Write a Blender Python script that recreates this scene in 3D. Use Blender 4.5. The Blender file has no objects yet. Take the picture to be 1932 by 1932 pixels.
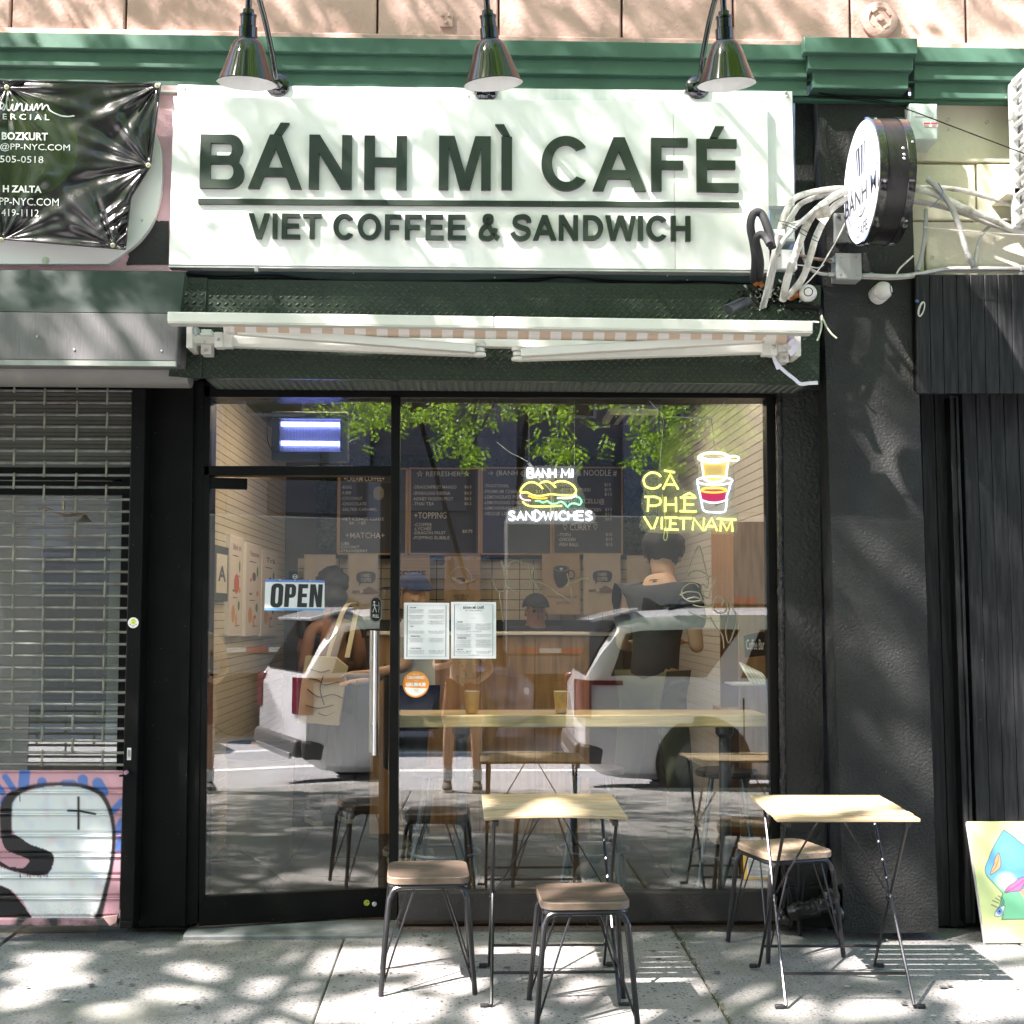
import bpy, bmesh, math, random
import numpy as np
from mathutils import Vector, Matrix, noise, Euler
R = math.radians
random.seed(7)
SC = bpy.context.scene
COL = SC.collection

# ------------------------------------------------------------------ camera, sky, sun, exposure
FPX = 2448.0                                   # focal length in units of a 1932 px wide frame
CAM = Vector((0.0, -6.2, 1.49))
cam_data = bpy.data.cameras.new('camera')
cam_data.sensor_width = 36.0
cam_data.lens = FPX / 1932 * 36.0
cam_data.clip_start = 0.02
cam_data.clip_end = 400
cam = bpy.data.objects.new('camera', cam_data)
COL.objects.link(cam)
cam.location = CAM
cam.rotation_euler = (Matrix.Rotation(R(-1.78), 3, 'Z') @ Matrix.Rotation(R(90 + 4.4), 3, 'X') @ Matrix.Rotation(R(0.13), 3, 'Z')).to_euler()
SC.camera = cam
CR = cam.rotation_euler.to_matrix()

SUN_DIR = Vector((0.50, 0.38, -0.70)).normalized()      # the way the light travels
world = bpy.data.worlds.new('World')
SC.world = world
world.use_nodes = True
wn = world.node_tree
sky = wn.nodes.new('ShaderNodeTexSky')
sky.sky_type = 'NISHITA'
sky.sun_disc = False
sky.sun_elevation = math.asin(-SUN_DIR.z)
sky.sun_rotation = math.atan2(-SUN_DIR.x, -SUN_DIR.y)
wn.links.new(sky.outputs[0], wn.nodes['Background'].inputs[0])
wn.nodes['Background'].inputs[1].default_value = 0.15
sun_data = bpy.data.lights.new('sun', 'SUN')
sun_data.energy = 5.0
sun_data.angle = R(0.7)
sun_data.color = (1.0, 0.975, 0.94)
sun = bpy.data.objects.new('sun', sun_data)
COL.objects.link(sun)
sun.rotation_euler = SUN_DIR.to_track_quat('-Z', 'Y').to_euler()
sun.location = (-8, -8, 14)
SC.view_settings.view_transform = 'Standard'
SC.view_settings.look = 'None'
SC.view_settings.exposure = 2.45
SC.view_settings.gamma = 1.0
SC.view_settings.use_white_balance = True
SC.view_settings.white_balance_temperature = 6750
SC.view_settings.white_balance_tint = 21
SC.view_settings.use_curve_mapping = False
SC.render.engine = 'CYCLES'
SC.cycles.use_denoising = True
SC.cycles.max_bounces = 9
SC.cycles.diffuse_bounces = 5
SC.cycles.glossy_bounces = 5
SC.cycles.transparent_max_bounces = 16
SC.cycles.transmission_bounces = 6
SC.cycles.caustics_reflective = False
SC.cycles.caustics_refractive = False
SC.cycles.sample_clamp_indirect = 6.0

def P(px, py, Y):
    """Point of the vertical plane y = Y seen at picture position px, py (1932 px frame)."""
    d = CR @ Vector(((px - 966) / FPX, (966 - py) / FPX, -1.0))
    t = (Y - CAM.y) / d.y
    return CAM + d * t
def MIR(px, py, Yv):
    """Point in the street whose reflection in the shop window is seen at px, py."""
    p = P(px, py, Yv)
    return Vector((p.x, -p.y, p.z))
SLOPE = 0.015
def GZ(y):
    y = min(y, 0.0)
    return SLOPE * y if y > -1.86 else SLOPE * -1.86 + .045 * (y + 1.86)
def G(px, py):
    d = CR @ Vector(((px - 966) / FPX, (966 - py) / FPX, -1.0))
    t = (SLOPE * CAM.y - CAM.z) / (d.z - SLOPE * d.y)
    return CAM + d * t

# ------------------------------------------------------------------ materials
MATS = {}
def M(name, col=(.5, .5, .5), rough=.5, metal=0.0, var=0.0, vscale=4.0, bump=0.0, bscale=40.0, speck=None,
      grain=None, spec=.5, coat=0.0, emit=None, alpha=1.0, stretch=(1, 1, 1), rvar=0.0, bdetail=4, trans=0.0, attr=None, dirt=None):
    if name in MATS: return MATS[name]
    m = bpy.data.materials.new(name); MATS[name] = m
    m.use_nodes = True
    nt = m.node_tree; N = nt.nodes; L = nt.links
    b = N['Principled BSDF']
    b.inputs['Roughness'].default_value = rough
    b.inputs['Metallic'].default_value = metal
    b.inputs['Specular IOR Level'].default_value = spec
    b.inputs['Coat Weight'].default_value = coat
    b.inputs['Coat Roughness'].default_value = 0.08
    b.inputs['Alpha'].default_value = alpha
    b.inputs['Transmission Weight'].default_value = trans
    c4 = (*col, 1)
    b.inputs['Base Color'].default_value = c4
    geo = N.new('ShaderNodeNewGeometry')
    mp = N.new('ShaderNodeMapping'); mp.inputs['Scale'].default_value = stretch
    L.new(geo.outputs['Position'], mp.inputs[0])
    last = None
    def mix(a, fac, colb, mode='MIX'):
        x = N.new('ShaderNodeMix'); x.data_type = 'RGBA'; x.blend_type = mode
        if isinstance(a, tuple): x.inputs[6].default_value = a
        else: L.new(a, x.inputs[6])
        if isinstance(colb, tuple): x.inputs[7].default_value = colb
        else: L.new(colb, x.inputs[7])
        if isinstance(fac, float): x.inputs[0].default_value = fac
        else: L.new(fac, x.inputs[0])
        return x.outputs[2]
    if attr:
        a = N.new('ShaderNodeVertexColor'); a.layer_name = attr
        last = a.outputs[0]
    def noi(scale, detail=4, vec=mp):
        n = N.new('ShaderNodeTexNoise'); n.inputs['Scale'].default_value = scale; n.inputs['Detail'].default_value = detail
        L.new(vec.outputs[0], n.inputs['Vector']); return n.outputs['Fac']
    def ramp(src, lo, hi):
        r = N.new('ShaderNodeMapRange'); r.inputs[1].default_value = lo; r.inputs[2].default_value = hi
        L.new(src, r.inputs[0]); return r.outputs[0]
    if var:
        f = ramp(noi(vscale, 6), .3, .7)
        dark = tuple(max(0, x * (1 - var)) for x in col) + (1,)
        lite = tuple(x * (1 + var) for x in col) + (1,)
        if last is None: last = mix(dark, f, lite)
        else: last = mix(last, mix((1 - var,) * 3 + (1,), f, (1.0,) * 4), (0, 0, 0, 1)) if False else last
    if grain:                                   # (colour, scale, stretch) long fibres
        gc, gs, gst = grain
        mp2 = N.new('ShaderNodeMapping'); mp2.inputs['Scale'].default_value = gst
        L.new(geo.outputs['Position'], mp2.inputs[0])
        f = ramp(noi(gs, 8, mp2), .42, .62)
        last = mix(last if last is not None else c4, f, (*gc, 1))
    if speck:                                   # (colour, scale, size) scattered flecks
        for sc_, ss_, sz_ in (speck if isinstance(speck, list) else [speck]):
            v = N.new('ShaderNodeTexVoronoi'); v.inputs['Scale'].default_value = ss_; L.new(geo.outputs['Position'], v.inputs['Vector'])
            r = N.new('ShaderNodeMapRange'); r.inputs[1].default_value = sz_; r.inputs[2].default_value = sz_ * .7
            L.new(v.outputs['Distance'], r.inputs[0])
            # only some cells carry a fleck
            sp = N.new('ShaderNodeSeparateColor'); L.new(v.outputs['Color'], sp.inputs[0])
            gt = N.new('ShaderNodeMath'); gt.operation = 'GREATER_THAN'; gt.inputs[1].default_value = .5; L.new(sp.outputs[0], gt.inputs[0])
            mu = N.new('ShaderNodeMath'); mu.operation = 'MULTIPLY'; L.new(r.outputs[0], mu.inputs[0]); L.new(gt.outputs[0], mu.inputs[1])
            last = mix(last if last is not None else c4, mu.outputs[0], (*sc_, 1))
    if dirt:                                    # (colour, scale, lo, hi) blotches
        f = ramp(noi(dirt[1], 8), dirt[2], dirt[3])
        last = mix(last if last is not None else c4, f, (*dirt[0], 1))
    if last is not None: L.new(last, b.inputs['Base Color'])
    if rvar:
        f = noi(vscale * 3, 5)
        r = N.new('ShaderNodeMapRange'); r.inputs[1].default_value = .3; r.inputs[2].default_value = .7
        r.inputs[3].default_value = max(.02, rough - rvar); r.inputs[4].default_value = min(1, rough + rvar)
        L.new(f, r.inputs[0]); L.new(r.outputs[0], b.inputs['Roughness'])
    if bump:
        bp = N.new('ShaderNodeBump'); bp.inputs['Strength'].default_value = 1.0; bp.inputs['Distance'].default_value = bump
        L.new(noi(bscale, bdetail), bp.inputs['Height']); L.new(bp.outputs[0], b.inputs['Normal'])
    if emit:
        b.inputs['Emission Color'].default_value = (*emit[0], 1); b.inputs['Emission Strength'].default_value = emit[1]
    return m

def glass_mat(name, refl=.2, tint=(.93, .96, .94)):
    m = bpy.data.materials.new(name); m.use_nodes = True
    nt = m.node_tree; N = nt.nodes; L = nt.links
    N.remove(N['Principled BSDF'])
    t = N.new('ShaderNodeBsdfTransparent'); t.inputs[0].default_value = (*tint, 1)
    g = N.new('ShaderNodeBsdfGlossy'); g.inputs['Roughness'].default_value = 0.0
    lw = N.new('ShaderNodeLayerWeight'); lw.inputs[0].default_value = .5
    fr = N.new('ShaderNodeMath'); fr.operation = 'POWER'; fr.inputs[1].default_value = 5; L.new(lw.outputs['Facing'], fr.inputs[0])
    ad = N.new('ShaderNodeMath'); ad.operation = 'ADD'; ad.inputs[1].default_value = refl + (.04 if refl > .05 else 0); ad.use_clamp = True
    L.new(fr.outputs[0], ad.inputs[0])
    mx = N.new('ShaderNodeMixShader'); L.new(ad.outputs[0], mx.inputs[0]); L.new(t.outputs[0], mx.inputs[1]); L.new(g.outputs[0], mx.inputs[2])
    L.new(mx.outputs[0], N['Material Output'].inputs[0])
    return m
GLASS = glass_mat('shop window glass', .10)
CLEAR = glass_mat('clear acrylic', .01, (.97, .98, .97))
ACRYL = glass_mat('frosted acrylic', .01, (.97, .98, .97))
_n = ACRYL.node_tree; _d = _n.nodes.new('ShaderNodeBsdfDiffuse'); _d.inputs[0].default_value = (.9, .9, .9, 1); _m = _n.nodes.new('ShaderNodeMixShader'); _m.inputs[0].default_value = .10
_n.links.new(_n.nodes['Mix Shader'].outputs[0], _m.inputs[1]); _n.links.new(_d.outputs[0], _m.inputs[2]); _n.links.new(_m.outputs[0], _n.nodes['Material Output'].inputs[0])

# ------------------------------------------------------------------ mesh building
WL = {}                                         # world place of each parent while building
class MB:
    def __init__(s): s.v = []; s.f = []; s.mi = []; s.cur = 0
    def add(s, vs, fs):
        o = len(s.v); s.v += [tuple(v) for v in vs]
        for f in fs: s.f.append([i + o for i in f]); s.mi.append(s.cur)
        return s
    def quad(s, a, b, c, d): return s.add([a, b, c, d], [(0, 1, 2, 3)])
    def hexa(s, p):                             # p: 8 corners, first four one end, last four the other
        return s.add(p, [(0, 3, 2, 1), (4, 5, 6, 7), (0, 1, 5, 4), (1, 2, 6, 5), (2, 3, 7, 6), (3, 0, 4, 7)])
    def box(s, x0, x1, y0, y1, z0, z1):
        return s.hexa([(x0, y0, z0), (x1, y0, z0), (x1, y1, z0), (x0, y1, z0), (x0, y0, z1), (x1, y0, z1), (x1, y1, z1), (x0, y1, z1)])
    def pbox(s, ax, ay, bx, by, Y, depth):      # front face given by picture corners on plane Y, going back by depth
        a = P(ax, ay, Y); b = P(bx, by, Y)
        return s.box(min(a.x, b.x), max(a.x, b.x), Y, Y + depth, min(a.z, b.z), max(a.z, b.z))
    def pquad(s, pts, Y, depth):                # four picture points (ring) on plane Y, extruded back
        f = [P(x, y, Y) for x, y in pts]
        k = [v + Vector((0, depth, 0)) for v in f]
        return s.hexa(f + k)
    def rbox(s, c, size, rot=None):
        c = Vector(c); hx, hy, hz = size[0] / 2, size[1] / 2, size[2] / 2
        rot = rot or Matrix.Identity(3)
        return s.hexa([c + rot @ Vector(q) for q in ((-hx, -hy, -hz), (hx, -hy, -hz), (hx, hy, -hz), (-hx, hy, -hz), (-hx, -hy, hz), (hx, -hy, hz), (hx, hy, hz), (-hx, hy, hz))])
    def bar(s, a, b, w, h, up=Vector((0, 0, 1))):   # rectangular bar from a to b
        a = Vector(a); b = Vector(b); d = (b - a).normalized()
        r = d.cross(up).normalized(); u = r.cross(d)
        q = [(-w / 2, -h / 2), (w / 2, -h / 2), (w / 2, h / 2), (-w / 2, h / 2)]
        return s.hexa([a + r * i + u * j for i, j in q] + [b + r * i + u * j for i, j in q])
    def tube(s, pts, r, n=8, closed=False, caps=True):
        pts = [Vector(p) for p in pts]; k = len(pts)
        rs = r if isinstance(r, (list, tuple)) else [r] * k
        T = []
        for i in range(k):
            if closed: t = pts[(i + 1) % k] - pts[i - 1]
            else: t = pts[min(i + 1, k - 1)] - pts[max(i - 1, 0)]
            T.append(t.normalized() if t.length > 1e-9 else Vector((0, 0, 1)))
        ref = Vector((0, 0, 1)) if abs(T[0].z) < .9 else Vector((1, 0, 0))
        u = (ref - T[0] * ref.dot(T[0])).normalized()
        o = len(s.v)
        for i in range(k):
            u = (u - T[i] * u.dot(T[i])); u = u.normalized() if u.length > 1e-6 else T[i].orthogonal().normalized()
            w = T[i].cross(u)
            for j in range(n):
                a = 2 * math.pi * j / n
                s.v.append(tuple(pts[i] + (u * math.cos(a) + w * math.sin(a)) * rs[i]))
        for i in range(k if closed else k - 1):
            i2 = (i + 1) % k
            for j in range(n):
                j2 = (j + 1) % n
                s.f.append([o + i * n + j, o + i * n + j2, o + i2 * n + j2, o + i2 * n + j]); s.mi.append(s.cur)
        if caps and not closed:
            s.f.append([o + j for j in range(n)][::-1]); s.mi.append(s.cur)
            s.f.append([o + (k - 1) * n + j for j in range(n)]); s.mi.append(s.cur)
        return s
    def lathe(s, prof, origin, axis=(0, 0, 1), n=24, capa=True, capb=True):
        origin = Vector(origin); ax = Vector(axis).normalized()
        u = ax.orthogonal().normalized(); w = ax.cross(u); o = len(s.v)
        for r, h in prof:
            for j in range(n):
                a = 2 * math.pi * j / n
                s.v.append(tuple(origin + ax * h + (u * math.cos(a) + w * math.sin(a)) * r))
        for i in range(len(prof) - 1):
            for j in range(n):
                j2 = (j + 1) % n
                s.f.append([o + i * n + j, o + i * n + j2, o + (i + 1) * n + j2, o + (i + 1) * n + j]); s.mi.append(s.cur)
        if capa: s.f.append([o + j for j in range(n)][::-1]); s.mi.append(s.cur)
        if capb: s.f.append([o + (len(prof) - 1) * n + j for j in range(n)]); s.mi.append(s.cur)
        return s
    def grid(s, fn, nu, nv):
        o = len(s.v)
        for i in range(nu + 1):
            for j in range(nv + 1): s.v.append(tuple(fn(i / nu, j / nv)))
        for i in range(nu):
            for j in range(nv):
                a = o + i * (nv + 1) + j
                s.f.append([a, a + nv + 1, a + nv + 2, a + 1]); s.mi.append(s.cur)
        return s
    def shape(s, polys, place, depth, n=None):
        """Flat outlines (first outer, the rest holes or more outers) filled; place maps (x, y, k) to a point, k = 0 front, 1 back."""
        c = bpy.data.curves.new('outline', 'CURVE'); c.dimensions = '2D'; c.fill_mode = 'BOTH'; c.extrude = .5 if depth else 0
        for pts in polys:
            sp = c.splines.new('POLY'); sp.points.add(len(pts) - 1); sp.use_cyclic_u = True
            for p, q in zip(sp.points, pts): p.co = (q[0], q[1], 0, 1)
        ob = bpy.data.objects.new('outline', c)
        me = bpy.data.meshes.new_from_object(ob)
        s.add([place(v.co.x, v.co.y, .5 - v.co.z) for v in me.vertices], [list(p.vertices) for p in me.polygons])
        bpy.data.objects.remove(ob); bpy.data.curves.remove(c); bpy.data.meshes.remove(me)
        return s
    def build(s, name, mats, parent=None, smooth=0.6, bevel=0.0, seg=2, world_origin=None, weld=False):
        me = bpy.data.meshes.new(name)
        off = WL.get(parent, Vector((0, 0, 0))) if parent else (Vector(world_origin) if world_origin else Vector((0, 0, 0)))
        me.from_pydata([(x - off[0], y - off[1], z - off[2]) for x, y, z in s.v], [], s.f)
        if weld:
            bm = bmesh.new(); bm.from_mesh(me); bmesh.ops.remove_doubles(bm, verts=bm.verts, dist=1e-5); bm.to_mesh(me); bm.free()
        for mt in (mats if isinstance(mats, (list, tuple)) else [mats]): me.materials.append(mt)
        if any(s.mi) and len(me.polygons) == len(s.mi): me.polygons.foreach_set('material_index', s.mi)
        if smooth:
            me.polygons.foreach_set('use_smooth', [True] * len(me.polygons)); me.set_sharp_from_angle(angle=smooth)
        me.update()
        ob = bpy.data.objects.new(name, me); COL.objects.link(ob)
        if name in ('lettering', 'print'): ob['kind'] = 'stuff'
        if parent: ob.parent = parent; WL[ob] = off
        else: ob.location = off; WL[ob] = Vector(off)
        if bevel:
            bv = ob.modifiers.new('edge', 'BEVEL'); bv.width = bevel; bv.segments = seg; bv.limit_method = 'ANGLE'; bv.angle_limit = R(40)
            bv.harden_normals = False
        return ob

def thing(name, label, cat, loc=(0, 0, 0), group=None):
    o = bpy.data.objects.new(name, None); COL.objects.link(o); o.location = loc; WL[o] = Vector(loc)
    o.empty_display_size = .1
    o['label'] = label; o['category'] = cat
    if group: o['group'] = group
    return o
def tag(o, label, cat, group=None):
    o['label'] = label; o['category'] = cat
    if group: o['group'] = group
    return o
def struct(o): o['kind'] = 'structure'; return o
def stuff(o): o['kind'] = 'stuff'; return o
def dup(root, loc, rotz=0.0, label=None):
    r = root.copy(); COL.objects.link(r); r.location = loc; r.rotation_euler = (0, 0, rotz)
    if label: r['label'] = label
    for ch in list(root.children):
        c = ch.copy(); COL.objects.link(c); c.parent = r
        for g in list(ch.children):
            d = g.copy(); COL.objects.link(d); d.parent = c
    return r

# flat lettering from the built-in font, fitted into a picture box on plane Y (or a custom mapping)
def text_polys(s, offset=0.0, res=2):
    c = bpy.data.curves.new('lettering', 'FONT'); c.body = s; c.size = 1; c.offset = offset; c.resolution_u = res
    ob = bpy.data.objects.new('lettering', c)
    me = bpy.data.meshes.new_from_object(ob)
    vs = [(v.co.x, v.co.y) for v in me.vertices]; fs = [list(p.vertices) for p in me.polygons]
    bpy.data.objects.remove(ob); bpy.data.curves.remove(c); bpy.data.meshes.remove(me)
    x0 = min(v[0] for v in vs); x1 = max(v[0] for v in vs); y0 = min(v[1] for v in vs); y1 = max(v[1] for v in vs)
    return [((x - x0) / max(1e-6, x1 - x0), (y - y0) / max(1e-6, y1 - y0)) for x, y in vs], fs
def text_box(mb, s, place, offset=0.0, res=2):
    """place maps (u, v) of the text's own bounding box to a point"""
    vs, fs = text_polys(s, offset, res)
    mb.add([place(u, v) for u, v in vs], fs)
    return mb
def ptext(mb, s, x0, y0, x1, y1, Y, offset=0.0, res=2):     # picture box: x0,y0 top left, x1,y1 bottom right
    a = P(x0, y1, Y); b = P(x1, y1, Y); c = P(x0, y0, Y)
    return text_box(mb, s, lambda u, v: a + (b - a) * u + (c - a) * v, offset, res)

# wobbly smooth line through points
def spline(pts, n=6, closed=False):
    pts = [Vector(p) for p in pts]; k = len(pts); out = []
    rng = range(k if closed else k - 1)
    for i in rng:
        p0 = pts[i - 1] if (closed or i > 0) else pts[i]; p1 = pts[i]; p2 = pts[(i + 1) % k]
        p3 = pts[(i + 2) % k] if (closed or i + 2 < k) else p2
        for j in range(n):
            t = j / n
            out.append(.5 * ((2 * p1) + (p2 - p0) * t + (2 * p0 - 5 * p1 + 4 * p2 - p3) * t * t + (3 * p1 - p0 - 3 * p2 + p3) * t ** 3))
    if not closed: out.append(pts[-1])
    return out
def spline2(pts, n=6, closed=False):
    return [(v.x, v.y) for v in spline([(p[0], p[1], 0) for p in pts], n, closed)]
def sdf_in(poly, x, y):
    c = False; j = len(poly) - 1
    for i in range(len(poly)):
        if (poly[i][1] > y) != (poly[j][1] > y) and x < (poly[j][0] - poly[i][0]) * (y - poly[i][1]) / (poly[j][1] - poly[i][1]) + poly[i][0]: c = not c
        j = i
    return c
def seg_dist(poly, x, y, closed=False):
    best = 1e9
    for i in range(len(poly) - (0 if closed else 1)):
        ax, ay = poly[i]; bx, by = poly[(i + 1) % len(poly)]
        dx, dy = bx - ax, by - ay; l = dx * dx + dy * dy
        t = 0 if l == 0 else max(0, min(1, ((x - ax) * dx + (y - ay) * dy) / l))
        best = min(best, math.hypot(x - ax - t * dx, y - ay - t * dy))
    return best
def paint(ob, fn):
    """per-point paint colours; fn takes the point's world place"""
    me = ob.data; off = WL[ob]
    at = me.color_attributes.new('paint', 'FLOAT_COLOR', 'POINT')
    cols = []
    for v in me.vertices: cols += [*fn(v.co.x + off[0], v.co.y + off[1], v.co.z + off[2]), 1.0]
    at.data.foreach_set('color', cols)

WHITE_PAINT = M('white enamel', (.80, .81, .79), .35, var=.03, vscale=3)
BLACK = M('black exterior paint', (.0045, .005, .0045), .45, spec=.12, var=.3, vscale=6, bump=.0012, bscale=70, speck=((.55, .58, .52), 38, .035))
BLACK_SMOOTH = M('black smooth paint', (.005, .0055, .005), .4, spec=.14, var=.2, vscale=5)
DKGREEN = M('dark bottle green paint', (.014, .03, .014), .42, spec=.3, var=.2, vscale=4)
STEEL = M('galvanised steel', (.5, .51, .5), .38, .85, var=.15, vscale=12)
CHROME = M('chrome', (.8, .8, .82), .06, 1.0)
RUBBER = M('black rubber', (.012, .012, .012), .6)
# ================================================================== ground
CONC = M('sidewalk concrete', (.29, .28, .262), .85, var=.18, vscale=3.5, bump=.0022, bscale=85, bdetail=6,
         grain=((.235, .23, .21), 130, (1, 1, 1)), speck=[((.09, .095, .10), 60, .32), ((.42, .41, .38), 90, .22), ((.055, .06, .065), 32, .27)], dirt=((.17, .165, .145), 2.3, .52, .72))
CONC2 = M('old patched concrete', (.25, .248, .232), .88, var=.18, vscale=5, bump=.0025, bscale=70,
          grain=((.16, .158, .145), 120, (1, 1, 1)), speck=[((.075, .08, .085), 46, .33), ((.40, .39, .36), 80, .22)], dirt=((.15, .16, .125), 2.2, .5, .75))
ASPH = M('asphalt', (.33, .33, .33), .85, var=.1, vscale=2, bump=.003, bscale=60, speck=((.40, .40, .40), 60, .25))
BED = M('bedding under slabs', (.12, .115, .09), .95)
pavement = bpy.data.objects.new('pavement', None); COL.objects.link(pavement); WL[pavement] = Vector((0, 0, 0)); struct(pavement)
mb = MB()
mb.hexa([(-14, -6.7, -.9), (14, -6.7, -.9), (14, -1.86, -.9), (-14, -1.86, -.9), (-14, -6.7, GZ(-6.7) - .03), (14, -6.7, GZ(-6.7) - .03), (14, -1.86, GZ(-1.86) - .03), (-14, -1.86, GZ(-1.86) - .03)])
mb.hexa([(-14, -1.859, -.9), (14, -1.859, -.9), (14, .4, -.9), (-14, .4, -.9), (-14, -1.859, GZ(-1.86) - .03), (14, -1.859, GZ(-1.86) - .03), (14, .4, -.02), (-14, .4, -.02)])
mb.build('bedding', BED, pavement, smooth=0)
rows = [(.30, -1.86), (-1.86, -3.4), (-3.4, -4.95), (-4.95, -6.58)]
for k in range(-8, 9):
    for r, (ya, yb) in enumerate(rows):
        x0 = -.575 + 1.535 * k; x1 = x0 + 1.535
        g = .0032; rr = random.Random(k * 31 + r); dz = rr.uniform(-.003, .003)
        mb = MB(); xa, xb, y0, y1 = x0 + g, x1 - g, yb + g, ya - g
        if k == 1 and r == 0: xa += .004
        mb.hexa([(xa, y0, GZ(y0) - .1), (xb, y0, GZ(y0) - .1), (xb, y1, GZ(y1) - .1), (xa, y1, GZ(y1) - .1), (xa, y0, GZ(y0) + dz), (xb, y0, GZ(y0) + dz), (xb, y1, GZ(y1) + dz), (xa, y1, GZ(y1) + dz)])
        mb.build('slab', CONC2 if rr.random() < .35 else CONC, pavement, bevel=.006, seg=1)
kerb = MB()
for k in range(-5, 6):
    mb = MB(); mb.box(k * 2.4 + .005, k * 2.4 + 2.395, -6.74, -6.585, GZ(-6.6) - .5, GZ(-6.6) + .002)
    mb.build('kerbstone', M('granite kerb', (.33, .33, .33), .7, var=.2, vscale=20), pavement, bevel=.012)
RZ = -.47
mb = MB(); mb.quad((-90, -60, RZ), (90, -60, RZ), (90, -6.70, RZ), (-90, -6.70, RZ))
road = struct(mb.build('road', ASPH, smooth=0))
mb = MB(); mb.quad((-90, -60.2, RZ - .35), (90, -60.2, RZ - .35), (90, 60, RZ - .35), (-90, 60, RZ - .35))
struct(mb.build('ground', M('bare ground', (.12, .11, .10), .9), smooth=0))
for y, w in ((-10.05, .11), (-12.1, .12)):
    mb = MB(); mb.quad((-40, y - w, RZ + .004), (40, y - w, RZ + .004), (40, y + w, RZ + .004), (-40, y + w, RZ + .004))
    mb.build('lane_line', M('road marking paint', (.75, .75, .72), .7, var=.1, vscale=15), road, smooth=0)

# weeds and grit in the open joint between two slabs
WEED = M('dry weeds', (.10, .10, .035), .9, var=.4, vscale=60); LEAFY = M('fallen yellow green leaf', (.25, .28, .04), .7)
mb = MB(); rr = random.Random(5)
xj = -.575 + 1.535
for i in range(420):
    y = rr.uniform(-1.8, -.02); x = xj + rr.gauss(0, .009)
    if rr.random() > .35 + .65 * (noise.noise((y * 4, 0, 3)) > -.1): continue
    s = rr.uniform(.004, .012); z = GZ(y) + .001; a = rr.uniform(0, 6.3)
    d = Vector((math.cos(a), math.sin(a), rr.uniform(.1, .9))) * s; w = Vector((-math.sin(a), math.cos(a), 0)) * s * .35
    c = Vector((x, y, z)); mb.cur = 0 if rr.random() < .75 else 1
    mb.add([c - w, c + w, c + d * 1.4], [(0, 1, 2)])
stuff(tag(mb.build('weeds', [WEED, M('light grit', (.3, .28, .22), .9)], smooth=0), 'dry weeds and grit filling the open joint between two sidewalk slabs', 'weeds'))
mb = MB()                                                            # litter of tiny leaves
for i in range(130):
    y = rr.choice([rr.uniform(-1.7, -.05), rr.uniform(-.25, -.03)]); x = rr.uniform(-2.2, 2.8); s = rr.uniform(.006, .016); a = rr.uniform(0, 6.3)
    c = Vector((x, y, GZ(y) + .005)); u = Vector((math.cos(a), math.sin(a), .05)) * s; v = Vector((-math.sin(a), math.cos(a), .1)) * s * .5
    mb.cur = rr.choice([0, 0, 1, 2])
    mb.add([c - u, c + v, c + u, c - v], [(0, 1, 2, 3)])
stuff(tag(mb.build('leaf_litter', [WEED, LEAFY, M('brown leaf bits', (.16, .08, .03), .8)], smooth=0), 'tiny fallen leaves and bits scattered over the sidewalk', 'leaf litter'))

mb = MB(); rr = random.Random(21)                                     # trodden gum and drips
for i in range(90):
    x = rr.uniform(-2.4, 2.9); y = rr.uniform(-1.8, -.05); r = rr.uniform(.006, .017); c = Vector((x, y, GZ(y) + .0035))
    mb.cur = rr.choice([0, 0, 1]); mb.add([c + Vector((math.cos(a) * r * rr.uniform(.7, 1.2), math.sin(a) * r * rr.uniform(.7, 1.2), 0)) for a in [k * .785 for k in range(8)]] + [c + Vector((0, 0, .0012))], [(k, (k + 1) % 8, 8) for k in range(8)])
stuff(tag(mb.build('gum_spots', [M('trodden gum', (.075, .075, .07), .8), M('pale gum', (.36, .36, .33), .8)], smooth=0), 'flattened gum spots dotted over the sidewalk slabs', 'gum'))
# ================================================================== the building that holds the shop
STUCCO_TAN = M('terracotta painted stone', (.48, .32, .27), .85, var=.12, vscale=4, bump=.004, bscale=60, bdetail=6, dirt=((.40, .25, .20), 2.5, .52, .75))
JOINT = M('recessed mortar', (.33, .17, .11), .9)
GREEN = M('green cornice paint', (.055, .128, .092), .45, spec=.35, var=.12, vscale=3, bump=.0006, bscale=40, speck=((.5, .5, .38), 14, .035), dirt=((.035, .085, .062), 4, .55, .72))
GREEN2 = M('green cornice shadow line paint', (.03, .10, .062), .5)  # darker green standing for the shadow line under each board
STUCCO_BLK = M('black painted stucco', (.018, .019, .018), .5, spec=.32, var=.4, vscale=3, bump=.006, bscale=80, bdetail=5, speck=((.55, .58, .52), 24, .03), rvar=.12)
STUCCO_PANEL = M('black rough stucco', (.009, .010, .009), .5, var=.3, vscale=8, bump=.006, bscale=55, bdetail=6)
bld = thing('storefront_building', 'tan stone building with green stepped cornice and black ground floor', 'building', (0, 0, 0))
mb = MB(); a = P(-60, -60, -.16); b = P(2000, 95, -.16)
mb.box(-8, 8, -.16, .25, b.z - .05, 9.0); mb.build('wall', JOINT, bld)
top = 4.25
zc0 = P(966, 62, -.22).z; zc1 = P(966, 77, -.22).z
jx = [-180, 22, 238, 468, 712, 941, 1173, 1383, 1604, 1822, 2040, 2260]
for i in range(len(jx) - 1):
    xa = P(jx[i], 30, -.22).x + .005; xb = P(jx[i + 1], 30, -.22).x - .005
    mb = MB(); mb.box(xa, xb, -.225 - random.uniform(0, .004), -.10, zc1 - .06, zc1 + .42)
    mb.build('stone_block', STUCCO_TAN, bld, bevel=.008)
    mb = MB(); mb.box(xa - .3, xb - .3, -.225 - random.uniform(0, .004), -.10, zc1 + .43, zc1 + .92)
    mb.build('stone_block', STUCCO_TAN, bld, bevel=.008)
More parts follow.
